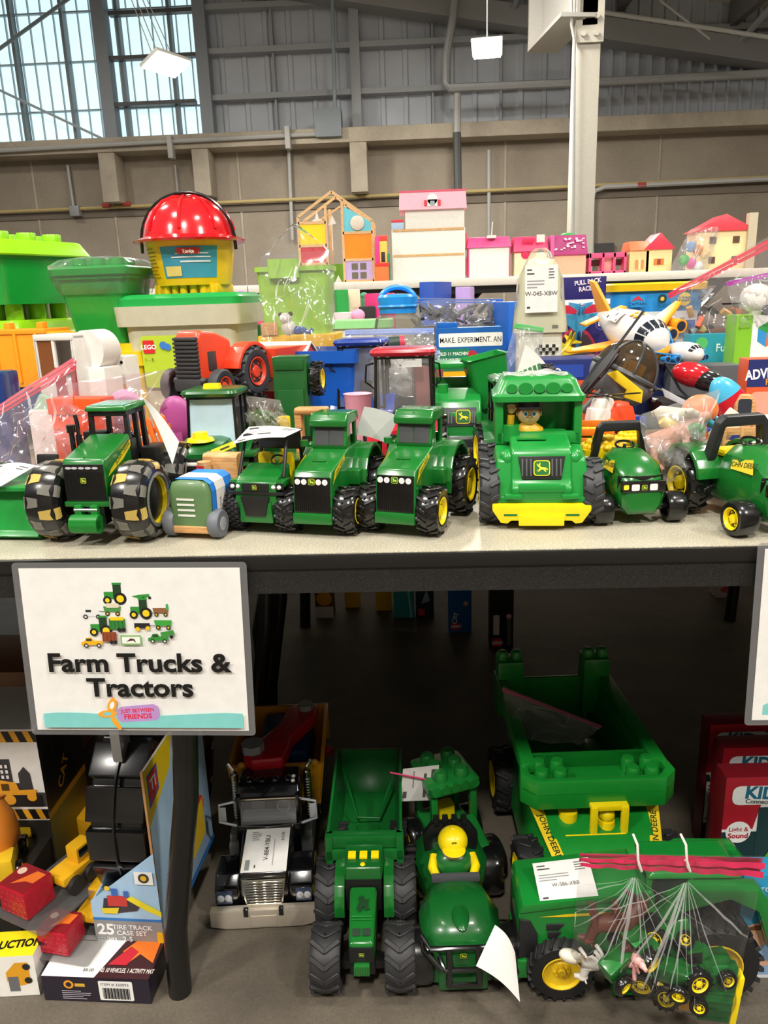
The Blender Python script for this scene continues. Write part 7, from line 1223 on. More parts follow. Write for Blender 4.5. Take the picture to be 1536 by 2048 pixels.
# --- green tractor with big chevron tyres and dumper
t = T('tractor', 'green toy tractor with giant chevron tyres and an empty dump box behind', 'toy tractor', FL(725, 2015)+Vector((0, .045, 0)), 1)
CT = mat('262627', .55, bump=.2, name='matt_tyre')
for (x, y, r_, w_) in ((-5.6, 0, 4.9, 4.6), (5.8, 0, 4.9, 4.6), (-6.0, 12.5, 5.8, 4.6), (6.2, 12.5, 5.8, 4.6), (-5.4, 24, 5.0, 3.0), (5.6, 24, 5.0, 3.0)): wheel(t, (x, y, r_), r_, w_, side=1 if x > 0 else -1, tire=CT, style='chev')
m = MB().m(GREEN); m.hexa([(-2.0, -2.2, 6.2), (2.0, -2.2, 6.2), (2.2, 7, 7.4), (-2.2, 7, 7.4), (-1.9, -2.4, 9.6), (1.9, -2.4, 9.6), (2.2, 7, 12.0), (-2.2, 7, 12.0)], .6, 3)
m.box(-1.2, 1.2, -3.4, -2.2, 4.6, 6.4, .2)
for i in range(7): m.box(-1.2+i*.37, -1.06+i*.37, -3.5, -3.3, 4.7, 6.3)
m.build('bonnet', t)
m = MB().m(mat('1a1f1a', .5)); F = Face(m, (-1.8, -1.5, 9.98), (1, 0, 0), (0, .97, .25), .03); F.k = 3; F.rect(.4, .2, 1.6, 1.4, '24382a').rect(2.0, .2, 3.2, 1.4, '24382a'); F.poly([(.9+1.9*a, 4.2+2.6*b) for a, b in ((0, .1), (.2, .6), (.1, .9), (.5, 1), (.7, .7), (1, .8), (.9, .3), (1.1, .1), (.7, 0), (.6, .3), (.3, -.1))], '123a1a').rect(.2, 3.2, 3.4, 3.35, '2a8a3a').rect(.2, 2.7, 3.4, 2.8, '2a8a3a'); m.build('bonnet_print', t)
m = MB().m(mat('141414', .4)); m.box(-1.9, 1.9, -2.7, -2.2, 6.4, 9.0, .2); m.box(-5, 5, -1, 1, 3.4, 5, .4); m.box(-2, 2, -1.8, 26, 3.2, 6.4, .3); m.box(-2.9, 2.9, 7, 8.4, 7, 12.6, .3); F = Face(m, (-1.8, -2.74, 6.4), (1, 0, 0), (0, 0, 1)); F.k = 2; F.deer(1.8, 1.6, .7); m.build('chassis', t)
m = MB().m(GREEN2); m.hexa([(-3.0, 7.6, 12.2), (3.0, 7.6, 12.2), (3.4, 13, 12.2), (-3.4, 13, 12.2), (-2.9, 8.2, 14.4), (2.9, 8.2, 14.4), (3.2, 13, 15.2), (-3.2, 13, 15.2)], .4, 3); m.m(YEL)
for x_ in (-1.9, 0, 1.9): m.x(MX((x_, 10.4, 14.85), rx=9)); m.box(-.65, .65, -.7, .7, 0, .5, .12)
m.x(); m.sph((-.1, 8.9, 14.5), (.45, .45, .25), 12, 6); m.build('cab_roof', t)
for sx in (-1, 1):
    m = MB().m(GREEN); P = [(12.5+6.3*math.cos(a), 5.8+6.3*math.sin(a)) for a in [R(175-15*i) for i in range(9)]]+[(12.5+5.7*math.cos(a), 5.8+5.7*math.sin(a)) for a in [R(55+15*i) for i in range(9)]]; m.prism(P, 'x', sx*3.2, sx*4.9, .12); m.build('fender', t)
m = MB().m(mat('16682a', .28, coat=.3)); z0, z1, y0, y1, w = 8.4, 16.4, 15, 37, 6.2
for sx in (-1, 1): m.hexa([(sx*(w-1)-.25, y0, z0), (sx*(w-1)+.25, y0, z0), (sx*(w-1)+.25, y1, z0), (sx*(w-1)-.25, y1, z0), (sx*w-.25, y0-.6, z1), (sx*w+.25, y0-.6, z1), (sx*w+.25, y1, z1+1.6), (sx*w-.25, y1, z1+1.6)], .1)
m.hexa([(-w+1, y0, z0), (w-1, y0, z0), (w-1, y0+.5, z0), (-w+1, y0+.5, z0), (-w-.2, y0-.8, z1), (w+.2, y0-.8, z1), (w+.2, y0-.2, z1), (-w-.2, y0-.2, z1)]); m.box(-w+1, w-1, y0, y1, z0-.5, z0, .1); m.box(-w+.6, w-.6, y1-.5, y1, z0, z1+1.6, .1); m.box(-w-.5, w+.5, y0-1.6, y0-.6, z1-2.4, z1-.2, .15); m.box(-w-.5, w+.5, y0-2, y0-1.0, z1-4.6, z1-2.6, .15); m.box(-w-.4, -w+.8, y0-2, y0, z1-7, z1, .1); m.box(w-.8, w+.4, y0-2, y0, z1-7, z1, .1)
m.tube([(-w+1, y1-1, z1-2), (-2, 26, z0+2), (2, 26, z0+2), (w-1, y1-1, z1-2)], .25, 6); m.box(-2, 2, 17, 26, z0, z0+.5, .1); m.build('dump_box', t)
# --- ATV with farmer
t = T('toy_atv', 'green toy quad bike with a black bull bar and blank white tag on its right', 'toy vehicle', FL(925, 1998)+Vector((.0, .045, 0)), 3)
m = MB().m(GREEN2)
m.loft([[(x*w, y, zb+z*(zt-zb)) for x, z in ((-1, 0), (1, 0), (1.02, .55), (.75, .9), (.3, 1), (-.3, 1), (-.75, .9), (-1.02, .55))] for y, w, zb, zt in ((-3.4, 3.6, 2, 7), (-2.8, 5.0, 1.6, 9.4), (-1, 6.0, 5, 10.8), (3, 6.2, 6, 12.0), (6, 5.2, 6, 12.2), (7.4, 4.4, 5, 11.4), (10, 4.6, 5, 10.4), (15, 6.2, 6, 11), (20, 6.0, 6, 11), (22.5, 4.6, 6, 10))])
m.sph((0, .5, 11.1), (1.4, 3.4, .6), 16, 8); m.box(-3.8, 3.8, -3.9, -2, .9, 5, .4); m.build('body', t)
m = MB().m(BLK)
for z_, w_, y_ in ((9.2, 6.2, -4.2), (6.4, 3.6, -5.4), (3.0, 2.7, -4.9)): m.tube([(-w_, y_+2, z_+.6), (-w_*.8, y_, z_), (w_*.8, y_, z_), (w_, y_+2, z_+.6)], .42, 8)
for x_ in (-2.2, 2.2): m.tube([(x_, -4.2, 9.2), (x_, -5.4, 6.4), (x_*1.05, -4.9, 3.0)], .5, 8)
for sx in (-1, 1): m.tube([(sx*6.2, -2.2, 9.8), (sx*6.0, -3.2, 8.2), (sx*3.4, -5.2, 6.2)], .42, 8)
m.build('bull_bar', t)
m = MB(); F = Face(m, (-1, -3.98, 6.8), (1, 0, 0), (0, 0, 1)); F.deer(1, .7, .9); m.build('badge', t)
m = MB().m(mat('4b4d50', .4)); m.box(-4.0, 4.0, 6.6, 7.6, 11.4, 12.8, .4); m.build('handlebar', t)
m = MB().m(mat('171717', .4)); m.prism([(-4.4, 9), (-4.8, 13.6), (-3.2, 16.0), (3.2, 16.0), (4.8, 13.6), (4.4, 9), (3.4, 9), (3.0, 13.4), (-3.0, 13.4), (-3.4, 9)], 'y', 15.4, 16.8, .3)
for i in range(4): m.box(-2.9+i*1.6, -1.9+i*1.6, 15.2, 17, 15.6, 16.8, .15)
m.build('rear_rack', t)
for sx in (-1, 1): wh(t, sx*6.8, 0, 4.3, 4.6, sx, tire=BLK, rim=YEL); wh(t, sx*6.8, 18, 4.6, 4.8, sx, tire=BLK, rim=YEL)
m = MB().m(mat('e0442a', .5)).tube([(4.6, -3.6, 8.8), (6.2, -4.8, 7.6)], .3, 6); m.build('tag_tie', t)
tl = (Matrix.Translation(t.location)@Euler(t.rotation_euler).to_matrix().to_4x4()).inverted(); sheet(t, 'price_tag', [(tl@AY(px, py, yy_))*100 for px, py, yy_ in ((952, 1932, .905), (1040, 2004, .885), (1030, 1905, .90), (990, 1850, .925))], bend=.5, bdir=(.6, 0, 1), lab='blank white back of a curled paper tag', n=16)
d = T('toy_farmer', 'toy farmer figure in yellow cap and green shirt riding the quad bike', 'toy figure', rel(t, (0, 11, 8.6)), 3)
m = MB().m(mat('1c6b2c', .3, coat=.4)); m.sph((0, 0, 3.4), (3.6, 2.6, 2.8)); m.m(YEL); m.sph((0, .4, 1.2), (3.5, 2.5, 1.8)); m.tube([(-3, .2, 4.4), (-3.6, -1.6, 3.6), (-3.0, -3.2, 3.2)], [.9, .8, .7], 10); m.tube([(3, .2, 4.4), (3.6, -1.6, 3.6), (3.0, -3.2, 3.2)], [.9, .8, .7], 10); m.m(SK).sph((0, -.6, 6.6), (2.0, 2.0, 1.8)); m.sph((-3.0, -3.6, 3.2), (.7, .6, .6), 10, 8); m.sph((3.0, -3.6, 3.2), (.7, .6, .6), 10, 8); m.build('body', d)
m = MB().m(YEL); m.sph((0, .2, 7.4), (2.5, 2.5, 2.3), 24, 12, .35, 1); m.sph((0, -1.9, 7.2), (1.9, 1.9, .35), 20, 6); m.sph((0, .2, 9.7), (.35, .35, .2), 10, 6); F = Face(m, (0, -2.05, 8.9), (1, 0, 0), (0, -.6, 1), .05); F.k = 4; F.circ(0, .0, .45, '1d7a2c').circ(0, 0, .2, 'f2e23a'); m.build('cap', d)
# --- blocks tractor
t = T('tractor', 'green building-block tractor with studded roof and dangling pink-tied tag', 'toy tractor', FL(905, 1775)+Vector((.008, .045, 0)), 22)
G = mat('1c7c32', .3, coat=.2); m = MB().m(G)
m.prism([(-7, 3.4), (-7.6, 6), (-6.6, 9.4), (0, 11.6), (.4, 3.4)], 'x', -3.9, 3.9, .7, 3); m.box(-4.4, 4.4, 0, 9, 4, 8, .5); m.cyl((-.6, -1.8, 11), (-.6, -1.8, 12.6), 1.0)
for i in range(3): m.x(MX((-2.6, -5+i*1.5, 10+i*.5), rx=18)); m.box(-1.2, .4, -.4, .4, 0, .5, .2)
m.x(); m.build('body', t)
m = MB().m(G)
for (x_, y0_) in ((-3.9, 0.4), (3.9, .4), (-3.9, 8.2), (3.9, 8.2)): m.hexa([(x_-.6, y0_-.6, 8), (x_+.6, y0_-.6, 8), (x_+.6, y0_+.6, 8), (x_-.6, y0_+.6, 8), (x_-.6, y0_, 17), (x_+.6, y0_, 17), (x_+.6, y0_+1, 17), (x_-.6, y0_+1, 17)], .1)
m.rr([(16.8, 4.9, 5.2, 1), (18.4, 5.0, 5.3, 1), (18.8, 4.4, 4.8, 1)], cy=4.8)
for i in (-1, 1):
    for j in (-1, 0, 1): m.lathe([(1.35, 18.6), (1.35, 20.0), (1.0, 20.5), (.01, 20.6)], (i*2.1, 4.8+j*3, 0), 'z', 18)
for i in range(5): m.cyl((-3.8+i*1.9, -.6, 17.9), (-3.8+i*1.9, .4, 17.9), .9, n=16)
m.build('cab', t)
m = MB().m(mat('26282a', .4)); m.x(MX((0, -7.4, 5.6), rx=-16)); m.box(-3, 3, -.4, .3, 0, 3.2, .1); F = Face(m, (-3, -.45, 0), (1, 0, 0), (0, 0, 1)); F.k = 3; F.deer(2.2, 1.6, 2.4)
for u_ in (4, 4.5, 5, 5.5): F.rect(u_-.12, .4, u_+.12, 2.8, '50555a')
m.x(); m.build('grille', t); MB().m(YEL).box(-4.6, 4.6, -7.9, -6.6, 1.4, 3.4, .3).build('bumper', t); MB().m(YEL).rr([(8, 1.8, 1.6, .6), (11, 1.8, 1.4, .6)], cy=5).build('seat', t)
for (x_, y_) in ((-5.6, -3.6), (5.6, -3.6), (-5.8, 6.6), (5.8, 6.6)): wh(t, x_, y_, 3.9, 3.0, 1 if x_ > 0 else -1, tire=BLK)
tl = (Matrix.Translation(t.location)@Euler(t.rotation_euler).to_matrix().to_4x4()).inverted(); yy = t.location.y+.015; A = [(tl@AY(px, py, yy))*100 for px, py in ((800, 1603), (874, 1600), (878, 1530), (806, 1538))]
sheet(t, 'price_tag', A, prn=[(.06, .1, .16, .3, '555555'), (.3, .4, .34, .9, '999999'), (.6, .1, .68, .8, '555555'), (.8, .1, .86, .5, '888888'), (.8, .6, .92, .9, '555555')], lab='white price tag with fine print')
A = [(tl@AY(px, py, yy-.004))*100 for px, py in ((780, 1545), (858, 1560), (880, 1566))]; MB().m(mat('d8286c', .4)).tube(A, .16, 6).build('tag_tie', t, 'bright pink plastic tie')
# --- big green dump truck
pf = AY(1190, 1556, 1.17); pr_ = AY(1100, 1340, 1.52); rz = math.degrees(math.atan2(pr_.x-pf.x, pr_.y-pf.y)); G = mat('16842c', .3, coat=.25, name='dump_truck_green')
t = T('dump_truck', 'huge green toy dump truck with studded bed rim and a yellow cab insert', 'toy truck', (pf.x, pf.y, .001), -rz); zr = pf.z*100
m = MB().m(G); w = 12.6
for sx in (-1, 1):
    m.hexa([(sx*w*.62-.4, 5, zr-9), (sx*w*.62+.4, 5, zr-9), (sx*w*.62+.4, 34, zr-10), (sx*w*.62-.4, 34, zr-10), (sx*w*.84-.4, 3, zr+1.5), (sx*w*.84+.4, 3, zr+1.5), (sx*w*.84+.4, 36, zr+1.5), (sx*w*.84-.4, 36, zr+1.5)], .2)
    m.hexa([(sx*w*.9-1.4, 1, zr+.6), (sx*w*.9+1.4, 1, zr+.6), (sx*w*.88+1.4, 36, zr+.6), (sx*w*.88-1.4, 36, zr+.6), (sx*w*.9-1.2, 1, zr+2.6), (sx*w*.9+1.2, 1, zr+2.6), (sx*w*.86+1.2, 36, zr+2.6), (sx*w*.86-1.2, 36, zr+2.6)], .3)
    m.box(sx*w*.72-3, sx*w*.72+3, 31, 36.4, zr-6, zr+6.4, .5, .3, .3)
    for k in (-1.5, 1.5): m.lathe([(1.25, zr+6.2), (1.25, zr+7.6), (.95, zr+8.1), (.01, zr+8.2)], (sx*w*.72+k, 33.6, 0), 'z', 18)
m.box(-w*.66, w*.66, 5, 34, zr-10, zr-9, .2); m.box(-w*.6, w*.6, 33.4, 34.4, zr-9, zr+1.6, .3); m.hexa([(-w*.62, 6, zr-9.4), (w*.62, 6, zr-9.4), (w*.62, 7, zr-9.4), (-w*.62, 7, zr-9.4), (-w*.8, 4.2, zr+2), (w*.8, 4.2, zr+2), (w*.8, 5, zr+2), (-w*.8, 5, zr+2)])
m.prism([(-w*1.0, 3.4), (-w*1.05, -1.5), (-w*.86, -4.0), (w*.86, -4.0), (w*1.05, -1.5), (w*1.0, 3.4)], 'z', zr-.6, zr, .2)
m.prism([(-w*1.0, 3.4), (-w*1.05, -1.5), (-w*.86, -4.0), (w*.86, -4.0), (w*1.05, -1.5), (w*1.0, 3.4), (w*.9, 3.4), (w*.92, -1.0), (w*.8, -2.8), (-w*.8, -2.8), (-w*.92, -1.0), (-w*.9, 3.4)], 'z', zr-3.2, zr+2.2, .3)
for sx in (-1, 1):
    for i in (-1.6, 1.6):
        for j in (0, 2.8): m.lathe([(1.25, zr), (1.25, zr+2.0), (.95, zr+2.5), (.01, zr+2.6)], (sx*w*.62+i, -.8+j, 0), 'z', 18)
m.build('dump_bed', t)
m = MB().m(G); m.loft([[(x*a, y, zb+z*(zt-zb)) for x, z in ((-1.1, 0), (1.1, 0), (1.0, .75), (.86, 1), (-.86, 1), (-1.0, .75))] for y, a, zb, zt in ((-12, 9.2, 3, 11.5), (-10.5, 9.6, 3, 13.4), (-2, 10.2, 5, 17), (8, 10.4, 5, 17.5), (30, 10, 5, 13))]); m.box(-11.4, 11.4, -13, -9, 2.4, 9.6, .8, .6, .6); m.box(-8.4, 8.4, -12.2, -4, 12.4, 13.6, .5, 1, .4); m.build('body', t)
m = MB().m(YEL); zc = 13.6; m.x(Matrix.Translation((-3, 0, .4))); m.box(-3.4, 7.2, -5.6, 1.4, zc-1.2, zc+1.6, .3); m.box(1, 2.2, -5.4, -4.4, zc, zc+6.6, .2); m.box(6.2, 7.4, -5.4, -4.4, zc, zc+6.6, .2); m.box(1, 7.4, -5.2, 1, zc+5.8, zc+6.8, .2); m.cyl((-2, -2, zc), (-2, -2, zc+4), 1.6); m.cyl((4.2, -3.4, zc), (4.2, -3.4, zc+3), 1.8, 1.4); m.sph((4.2, -3.4, zc+4), 1.4); m.box(-3.4, -.6, -1, 1.6, zc, zc+5, .3); m.box(2, 6.6, .6, 1.4, zc, zc+6, .2); m.build('cab_insert', t)
for sx in (-1, 1):
    m = MB().m(mat('e8c81e', .4)); m.x(MX((sx*8.0, -9.6, 13.8), rx=0)@Matrix.Rotation(R(21), 4, 'X')@Matrix.Rotation(R(-sx*12), 4, 'Z')); m.box(-1.0, 1.0, 0, 11.5, -.1, .12, .05); F = Face(m, (-1, 0, .14), (1, 0, 0), (0, 1, 0), .01); F.k = 2; F.text(.65 if sx < 0 else 1.4, 4.6, 1.0, 'JOHN DEERE', '14301a', .015, -90 if sx < 0 else 90); m.x(); m.build('name_stripe', t, 'yellow stripe lettered JOHN DEERE')
    for y_ in (-4, 24): wh(t, sx*11.6, y_, 6.6, 5, sx, tire=mat('202022', .5), style='bar')
m = MB().m(mat('1c2430', .2, coat=.5)); m.x(MX((-6, -12.6, 10.2), rx=-18)); m.box(-2, 14, -.4, 0, 0, 2.6, .2); m.x(); m.build('dark_window', t)
A = [AY(1015, 1475, 1.33), AY(1160, 1490, 1.28), AY(1205, 1452, 1.30), AY(1005, 1372, 1.36)]; bag('zip_bag', 'clear zip bag with a dark pink seal lying in the dump truck bed', A, .03, 'a02a58', seed=61, mt=film('f2f2f2', .07, .8, 14, .7))
# --- side-on green farm tractor
G = mat('178030', .25, coat=.35, name='farm_green'); pw = FL(1125, 2018); t = T('tractor', 'large green toy tractor seen side-on behind a bag of toys, yellow wheel hubs', 'toy tractor', pw+Vector((0, .02, 0)), 1)
SD = Matrix.Diagonal((.86, .68, .86, 1))
# local: x to the right (towards its rear), y away
m = MB().x(SD).m(G); m.prism([(-6.5, 6.0), (-7.2, 7.5), (-7.4, 16.6), (-6.6, 18.4), (10, 20.4), (16, 20.4), (16, 9), (9, 8.4), (7, 6.4)], 'y', 1.4, 14.6, .7, 3); m.prism([(12, 5), (12, 9), (34, 10), (34, 5)], 'y', 2, 14, .4); m.box(-7.6, -3.0, .6, 15.4, 3.6, 7.4, .5); m.prism([(-7.4, 17.2), (-6.8, 19.0), (14, 21.4), (14, 20.2)], 'y', .9, 15.1, .4)
m.prism([(14, 9), (15, 15), (18, 20), (23, 22.6), (33, 22.4), (37, 17), (38, 9), (36, 9), (33, 18), (28, 20.6), (20, 18), (17, 9)], 'y', -.4, 3.5, .4, 2); m.prism([(14, 9), (15, 15), (18, 20), (23, 22.6), (33, 22.4), (37, 17), (38, 9)], 'y', 12.5, 16.4, .4); m.build('body', t)
m = MB().x(SD).m(mat('1b2320', .25, coat=.4)); m.hexa([(14, 3.2, 17), (30, 3.2, 18), (30, 13, 18), (14, 13, 17), (16.5, 3.6, 23), (29, 3.6, 23), (29, 12.4, 23), (16.5, 12.4, 23)], .4); cbo = m.build('cab_glass', t); m = MB().x(SD).m(G); m.hexa([(14.5, 2.2, 23), (31, 2.2, 23), (31, 14, 23), (14.5, 14, 23), (15.5, 3, 24.2), (30, 3, 24.2), (30, 13, 24.2), (15.5, 13, 24.2)], .6, 3)
for x_ in (15, 22, 29.4): m.hexa([(x_-.5, 2.9, 19), (x_+.5, 2.9, 19), (x_+.5, 3.6, 19), (x_-.5, 3.6, 19), (x_-.3, 3.0, 23.2), (x_+.7, 3.0, 23.2), (x_+.7, 3.8, 23.2), (x_-.3, 3.8, 23.2)], .1)
m.build('cab_frame', t)
m = MB().x(SD).m(mat('232426', .4)); m.prism([(-7.3, 7.8), (-7.3, 16.0), (-5.4, 15.6), (-4.0, 12.6), (-4.0, 11), (-5.0, 7.9)], 'y', 1.0, 15.0, .3)
for i in range(3): m.prism([(-2.6+i*.25, 14.8-i*1.7), (.6-i*.5, 14.9-i*1.7), (-.4-i*.4, 13.6-i*1.7), (-2.6+i*.25, 13.5-i*1.7)], 'y', 1.1, 2, .1)
m.build('grille', t)
m = MB().x(SD); F = Face(m, (-4, 1.35, 15), (1, 0, 0), (0, 0, 1), .03); F.k = 2; F.poly([(0, 1.3), (5, 1.9), (12, 2.2), (18, 2.0), (18, 1.5), (12, 1.7), (5, 1.3)], 'f0cf1c'); m.build('yellow_stripe', t)
m = MB().x(SD).m(GREEN2)
for (a, b, c_, d_) in ((0, 4, 9.2, 10.8), (3, 6, 9.6, 12), (-1.6, 1, 9, 9.8), (5, 8, 8.6, 9.4)): m.box(a, b, .9, 2, c_, d_, .2)
m.box(8, 12, .2, 3, 4.6, 6, .2)
for z_ in (1.2, 3.0, 4.8): m.box(9, 13.4, -1.2, .6, z_, z_+.4, .1)
m.box(9, 9.4, -1.2, .8, .8, 6, .1); m.box(13, 13.4, -1.2, .8, .8, 6, .1); m.build_each('ladder_step', t)
def swheel(par, x, r_, y, w_, hub):
    m = MB().m(mat('19191a', .6)); c = (x, y, r_); q = w_/2; m.lathe([(r_*.56, -q*.8), (r_*.6, -q), (r_*.88, -q), (r_*.95, -q*.7), (r_*.95, q*.7), (r_*.88, q), (r_*.56, q)], c, 'y', 44, caps=False); m.cyl((x, y-q*.5, r_), (x, y+q*.5, r_), r_*.58, n=32)
    for i in range(22):
        for sd in (-1, 1): a = 2*PI*(i+.5*(sd > 0))/22; m.x(Matrix.Translation(c)@Matrix.Rotation(a, 4, 'Y')@Matrix.Translation((0, sd*q*.5, r_*.94))@Matrix.Rotation(sd*.5, 4, 'Z')); m.box(-r_*.045, r_*.045, -q*.55, q*.55, -r_*.06, r_*.06, r_*.012, seg=1)
    m.x(); o = m.build('wheel', par); m = MB().m(hub); r0 = r_*.57; m.lathe([(r0*1.02, -q*1.0), (r0*.96, -q*1.03), (r0*.9, -q*.75), (r0*.5, -q*.6), (r0*.45, -q*.7), (r0*.22, -q*.7), (r0*.18, -q*.95), (.01, -q*.95)], c, 'y', 32, caps=False)
    for i in range(8): a = 2*PI*i/8; p = Vector((x+r0*.33*math.cos(a), y-q*.7, r_+r0*.33*math.sin(a))); m.cyl(p, p+Vector((0, -.3, 0)), r0*.06, n=8)
    m.build('rim', o)
HB = mat('e6c21c', .45, name='hub_yellow')
for (x_, r_, w_) in ((0, 5.2, 4.2), (22, 7.2, 5.4)):
    swheel(t, x_, r_, 1.2 if x_ == 0 else .6, w_, HB); swheel(t, x_, r_, 9.5, w_*.8, HB)
card(t, 8.6, 6.4, Matrix.Translation((-3.2, .8, 16.5))@Matrix.Rotation(R(-7), 4, 'Y')@Matrix.Rotation(R(-72), 4, 'X'), txt='W-586-XBB')
# --- bag of small animals and tractors in front
y = .858; A = [AY(1140, 1925, y), AY(1460, 2062, y), AY(1530, 1712, y), AY(1162, 1706, y)]
BF = film('f8f8f8', .012, .8, 24, .8); bg = bag('zip_bag', 'clear zip bag with pink seal, tied up and full of small farm toys', A, .028, 'd8305c', seed=71, mt=BF, nu=60, nv=30, wr=.0015, pleat=.0028, crease=[(c_+(i_-.5)*.03, .86, c_+(i_-.5)*w_, .86-l_) for c_, w_, l_ in ((.3, .9, .5), (.3, .5, .75), (.3, 1.3, .3), (.58, .8, .6), (.58, .4, .8), (.58, 1.2, .35)) for i_ in (0, .16, .42, .6, .9)])
m = MB(1).m(mat('e6e2da', .4)); 
for px in (1275, 1372): a, b = AY(px, 1690, y-.012)-Vector(bg.location), AY(px+8, 1742, y-.014)-Vector(bg.location); m.tube([a+Vector((0, .02, 0)), a, (a+b)/2+Vector((-.003, -.004, 0)), b, b+Vector((0, .02, .0))], .0017, 6)
m.build('cable_tie', bg, 'white cable tie')
yb = .866
def tiny(label, px, py, rz, ry, s, rx=0):
    t = T('tractor', label, 'toy tractor', AY(px, py, yb), rz, None, rx, ry, s); m = MB().m(GREEN); m.box(-1.3, 1.3, -4.4, .6, 1.6, 4.4, .4); m.box(-1.9, 1.9, .2, 3.2, 1.4, 3.4, .3); m.box(-1.7, 1.7, .2, 3.0, 6.2, 6.8, .25)
    for sx in (-1, 1): m.box(sx*2-.9, sx*2+.9, .4, 4, 3.6, 4.2, .2)
    m.build('body', t); m = MB().m(BLK); m.box(-1.5, 1.5, .4, 2.8, 3.4, 6.2, .2); m.build('cab', t)
    for sx in (-1, 1): wheel(t, (sx*2.6, 1.8, 2.3), 2.3, 1.5, side=sx, n=20, style='bar'); wheel(t, (sx*2.2, -3.2, 1.5), 1.5, 1.1, side=sx, n=20)
    return t
tiny('tiny green tractor lying with its yellow hubs up, top left in the pink-sealed bag', 1255, 1925, -55, 10, .95, 20)
tiny('tiny green tractor nose-down in the middle of the pink-sealed bag', 1345, 1900, 60, 30, .8, -30)
tiny('tiny green tractor in the upper middle of the pink-sealed bag', 1310, 1960, 70, -10, .95)
tiny('tiny green tractor at the low middle of the pink-sealed bag', 1352, 2002, 75, 10, .85)
tiny('tiny green tractor right of centre in the pink-sealed bag', 1398, 1960, 100, 5, .9)
animal('small pink toy pig low in the pink-sealed bag', AY(1250, 1950, yb-.02), 70, 'eba3a0', .62, ry=20)
animal('second small pink toy pig touching the first in the pink-sealed bag', AY(1275, 1930, yb-.018), 20, 'eda9a4', .5, ry=-20)
animal('white and black toy cow upside down at the left of the pink-sealed bag', AY(1175, 1900, yb-.004), 70, 'e8e4dc', .62, rx=150, horse=True)
animal('brown toy horse legs-up in the upper left of the pink-sealed bag', AY(1205, 1812, yb+.004), 75, '6a3a2c', .8, rx=160, horse=True)
animal('dark brown second toy horse lying behind the first in the pink-sealed bag', AY(1240, 1800, yb+.012), 100, '5c3226', .75, rx=140, ry=30, horse=True)
t = T('toy_wagon', 'green toy hay cart with a yellow end board standing in the bag corner', 'toy wagon', AY(1428, 2040, yb), -4, None, 0, 4); m = MB().m(mat('1c7a34', .35)); m.box(-2.6, 1.6, -.8, .8, .5, 10, .2)
for i in range(6): m.box(-2.6, 1.6, -1.0, -.8, 1+i*1.5, 1.3+i*1.5)
m.m(YEL).box(1.6, 2.6, -.9, .9, 0, 8.6, .2); m.m(mat('f0a81e', .4)).box(-5.4, -2.4, -.6, .6, 1.6, 5.2, .3); m.build('cart', t)
t = T('toy_loader', 'green toy loader arm with a yellow bucket in the pink-sealed bag', 'toy part', AY(1375, 1925, yb-.004), 0, None, 0, 45); m = MB().m(mat('1c7a34', .35)); m.box(-.8, .8, -.5, .5, -4.6, 3.6, .2); m.m(YEL).prism([(-2, -6), (1.6, -6), (1, -4.4), (-1.2, -4.4)], 'y', -.9, .9, .1); m.build('arm', t)
t = T('toy_animal', 'white and yellow toy duck at the left corner of the pink-sealed bag', 'toy animal', AY(1140, 1912, yb-.004), 0, None, 0, -70); m = MB().m(mat('dcd6c4', .5)); m.sph((0, 0, 0), (1.0, .9, 1.6), 14, 8); m.m(mat('e0a83a', .5)).sph((0, 0, -1.6), (.5, .5, .8), 10, 6); m.build('body', t)
# --- right: kid boxes, blue box
def pkid(w, h):
    def p(F): F.rect(0, 0, w, h, '1d3a3c').rect(0, h*.62, w, h, 'b01c2c').poly([(0, h*.62), (w*.3, h*.62), (w*.36, h*.8), (w, h*.8), (w, h*.62), (w, h*.6), (0, h*.6)], 'e8e8e4').rect(w*.34, h*.05, w, h*.78, '203c3e'); F.rrect(1.2, h-5.2, w*.64, h-1.6, 1.2, 'eef0ee').text(w*.34, h-4.0, 2.2, 'KID', '1f6a86', .04, -4).text(w*.36, h-5.0, .8, 'Connection', '444444', .02, -4).circ(w*.16, h*.6, 2.1, 'f2f2f0').circ(w*.16, h*.6, 1.9, 'f2f2f0').text(w*.16, h*.6+.2, .8, 'Light &', 'b01c2c', .02).text(w*.16, h*.6-1.1, .95, 'Sound', 'b01c2c', .03).poly([(w*.4, h*.35), (w*.55, h*.55), (w*.9, h*.5), (w*.96, h*.2), (w*.7, h*.3), (w*.5, h*.12)], '4fb024')
    return p
for i, (px, py, yy, lab) in enumerate(((1420, 1450, 1.28, 'red and teal toy box with KID logo, rearmost of the three'), (1446, 1497, 1.20, 'red and teal toy box with KID logo, middle of the three'), (1452, 1556, 1.12, 'red and teal toy box with KID logo, nearest of the three'))):
    q = AY(px, py, yy); h = q.z*100; w = 17; t = carton('toy_box', lab, (q.x+w*.005, yy+.022, .001), 2, w, 4, h, '7a1420', pkid(w, h), group='red and teal boxed toys at the right')
    if i == 0: card(t, 5, 9, MX((-8.3, -2.1, h*.2)), txt=None)
q = AY(1488, 1752, .98); h = q.z*100
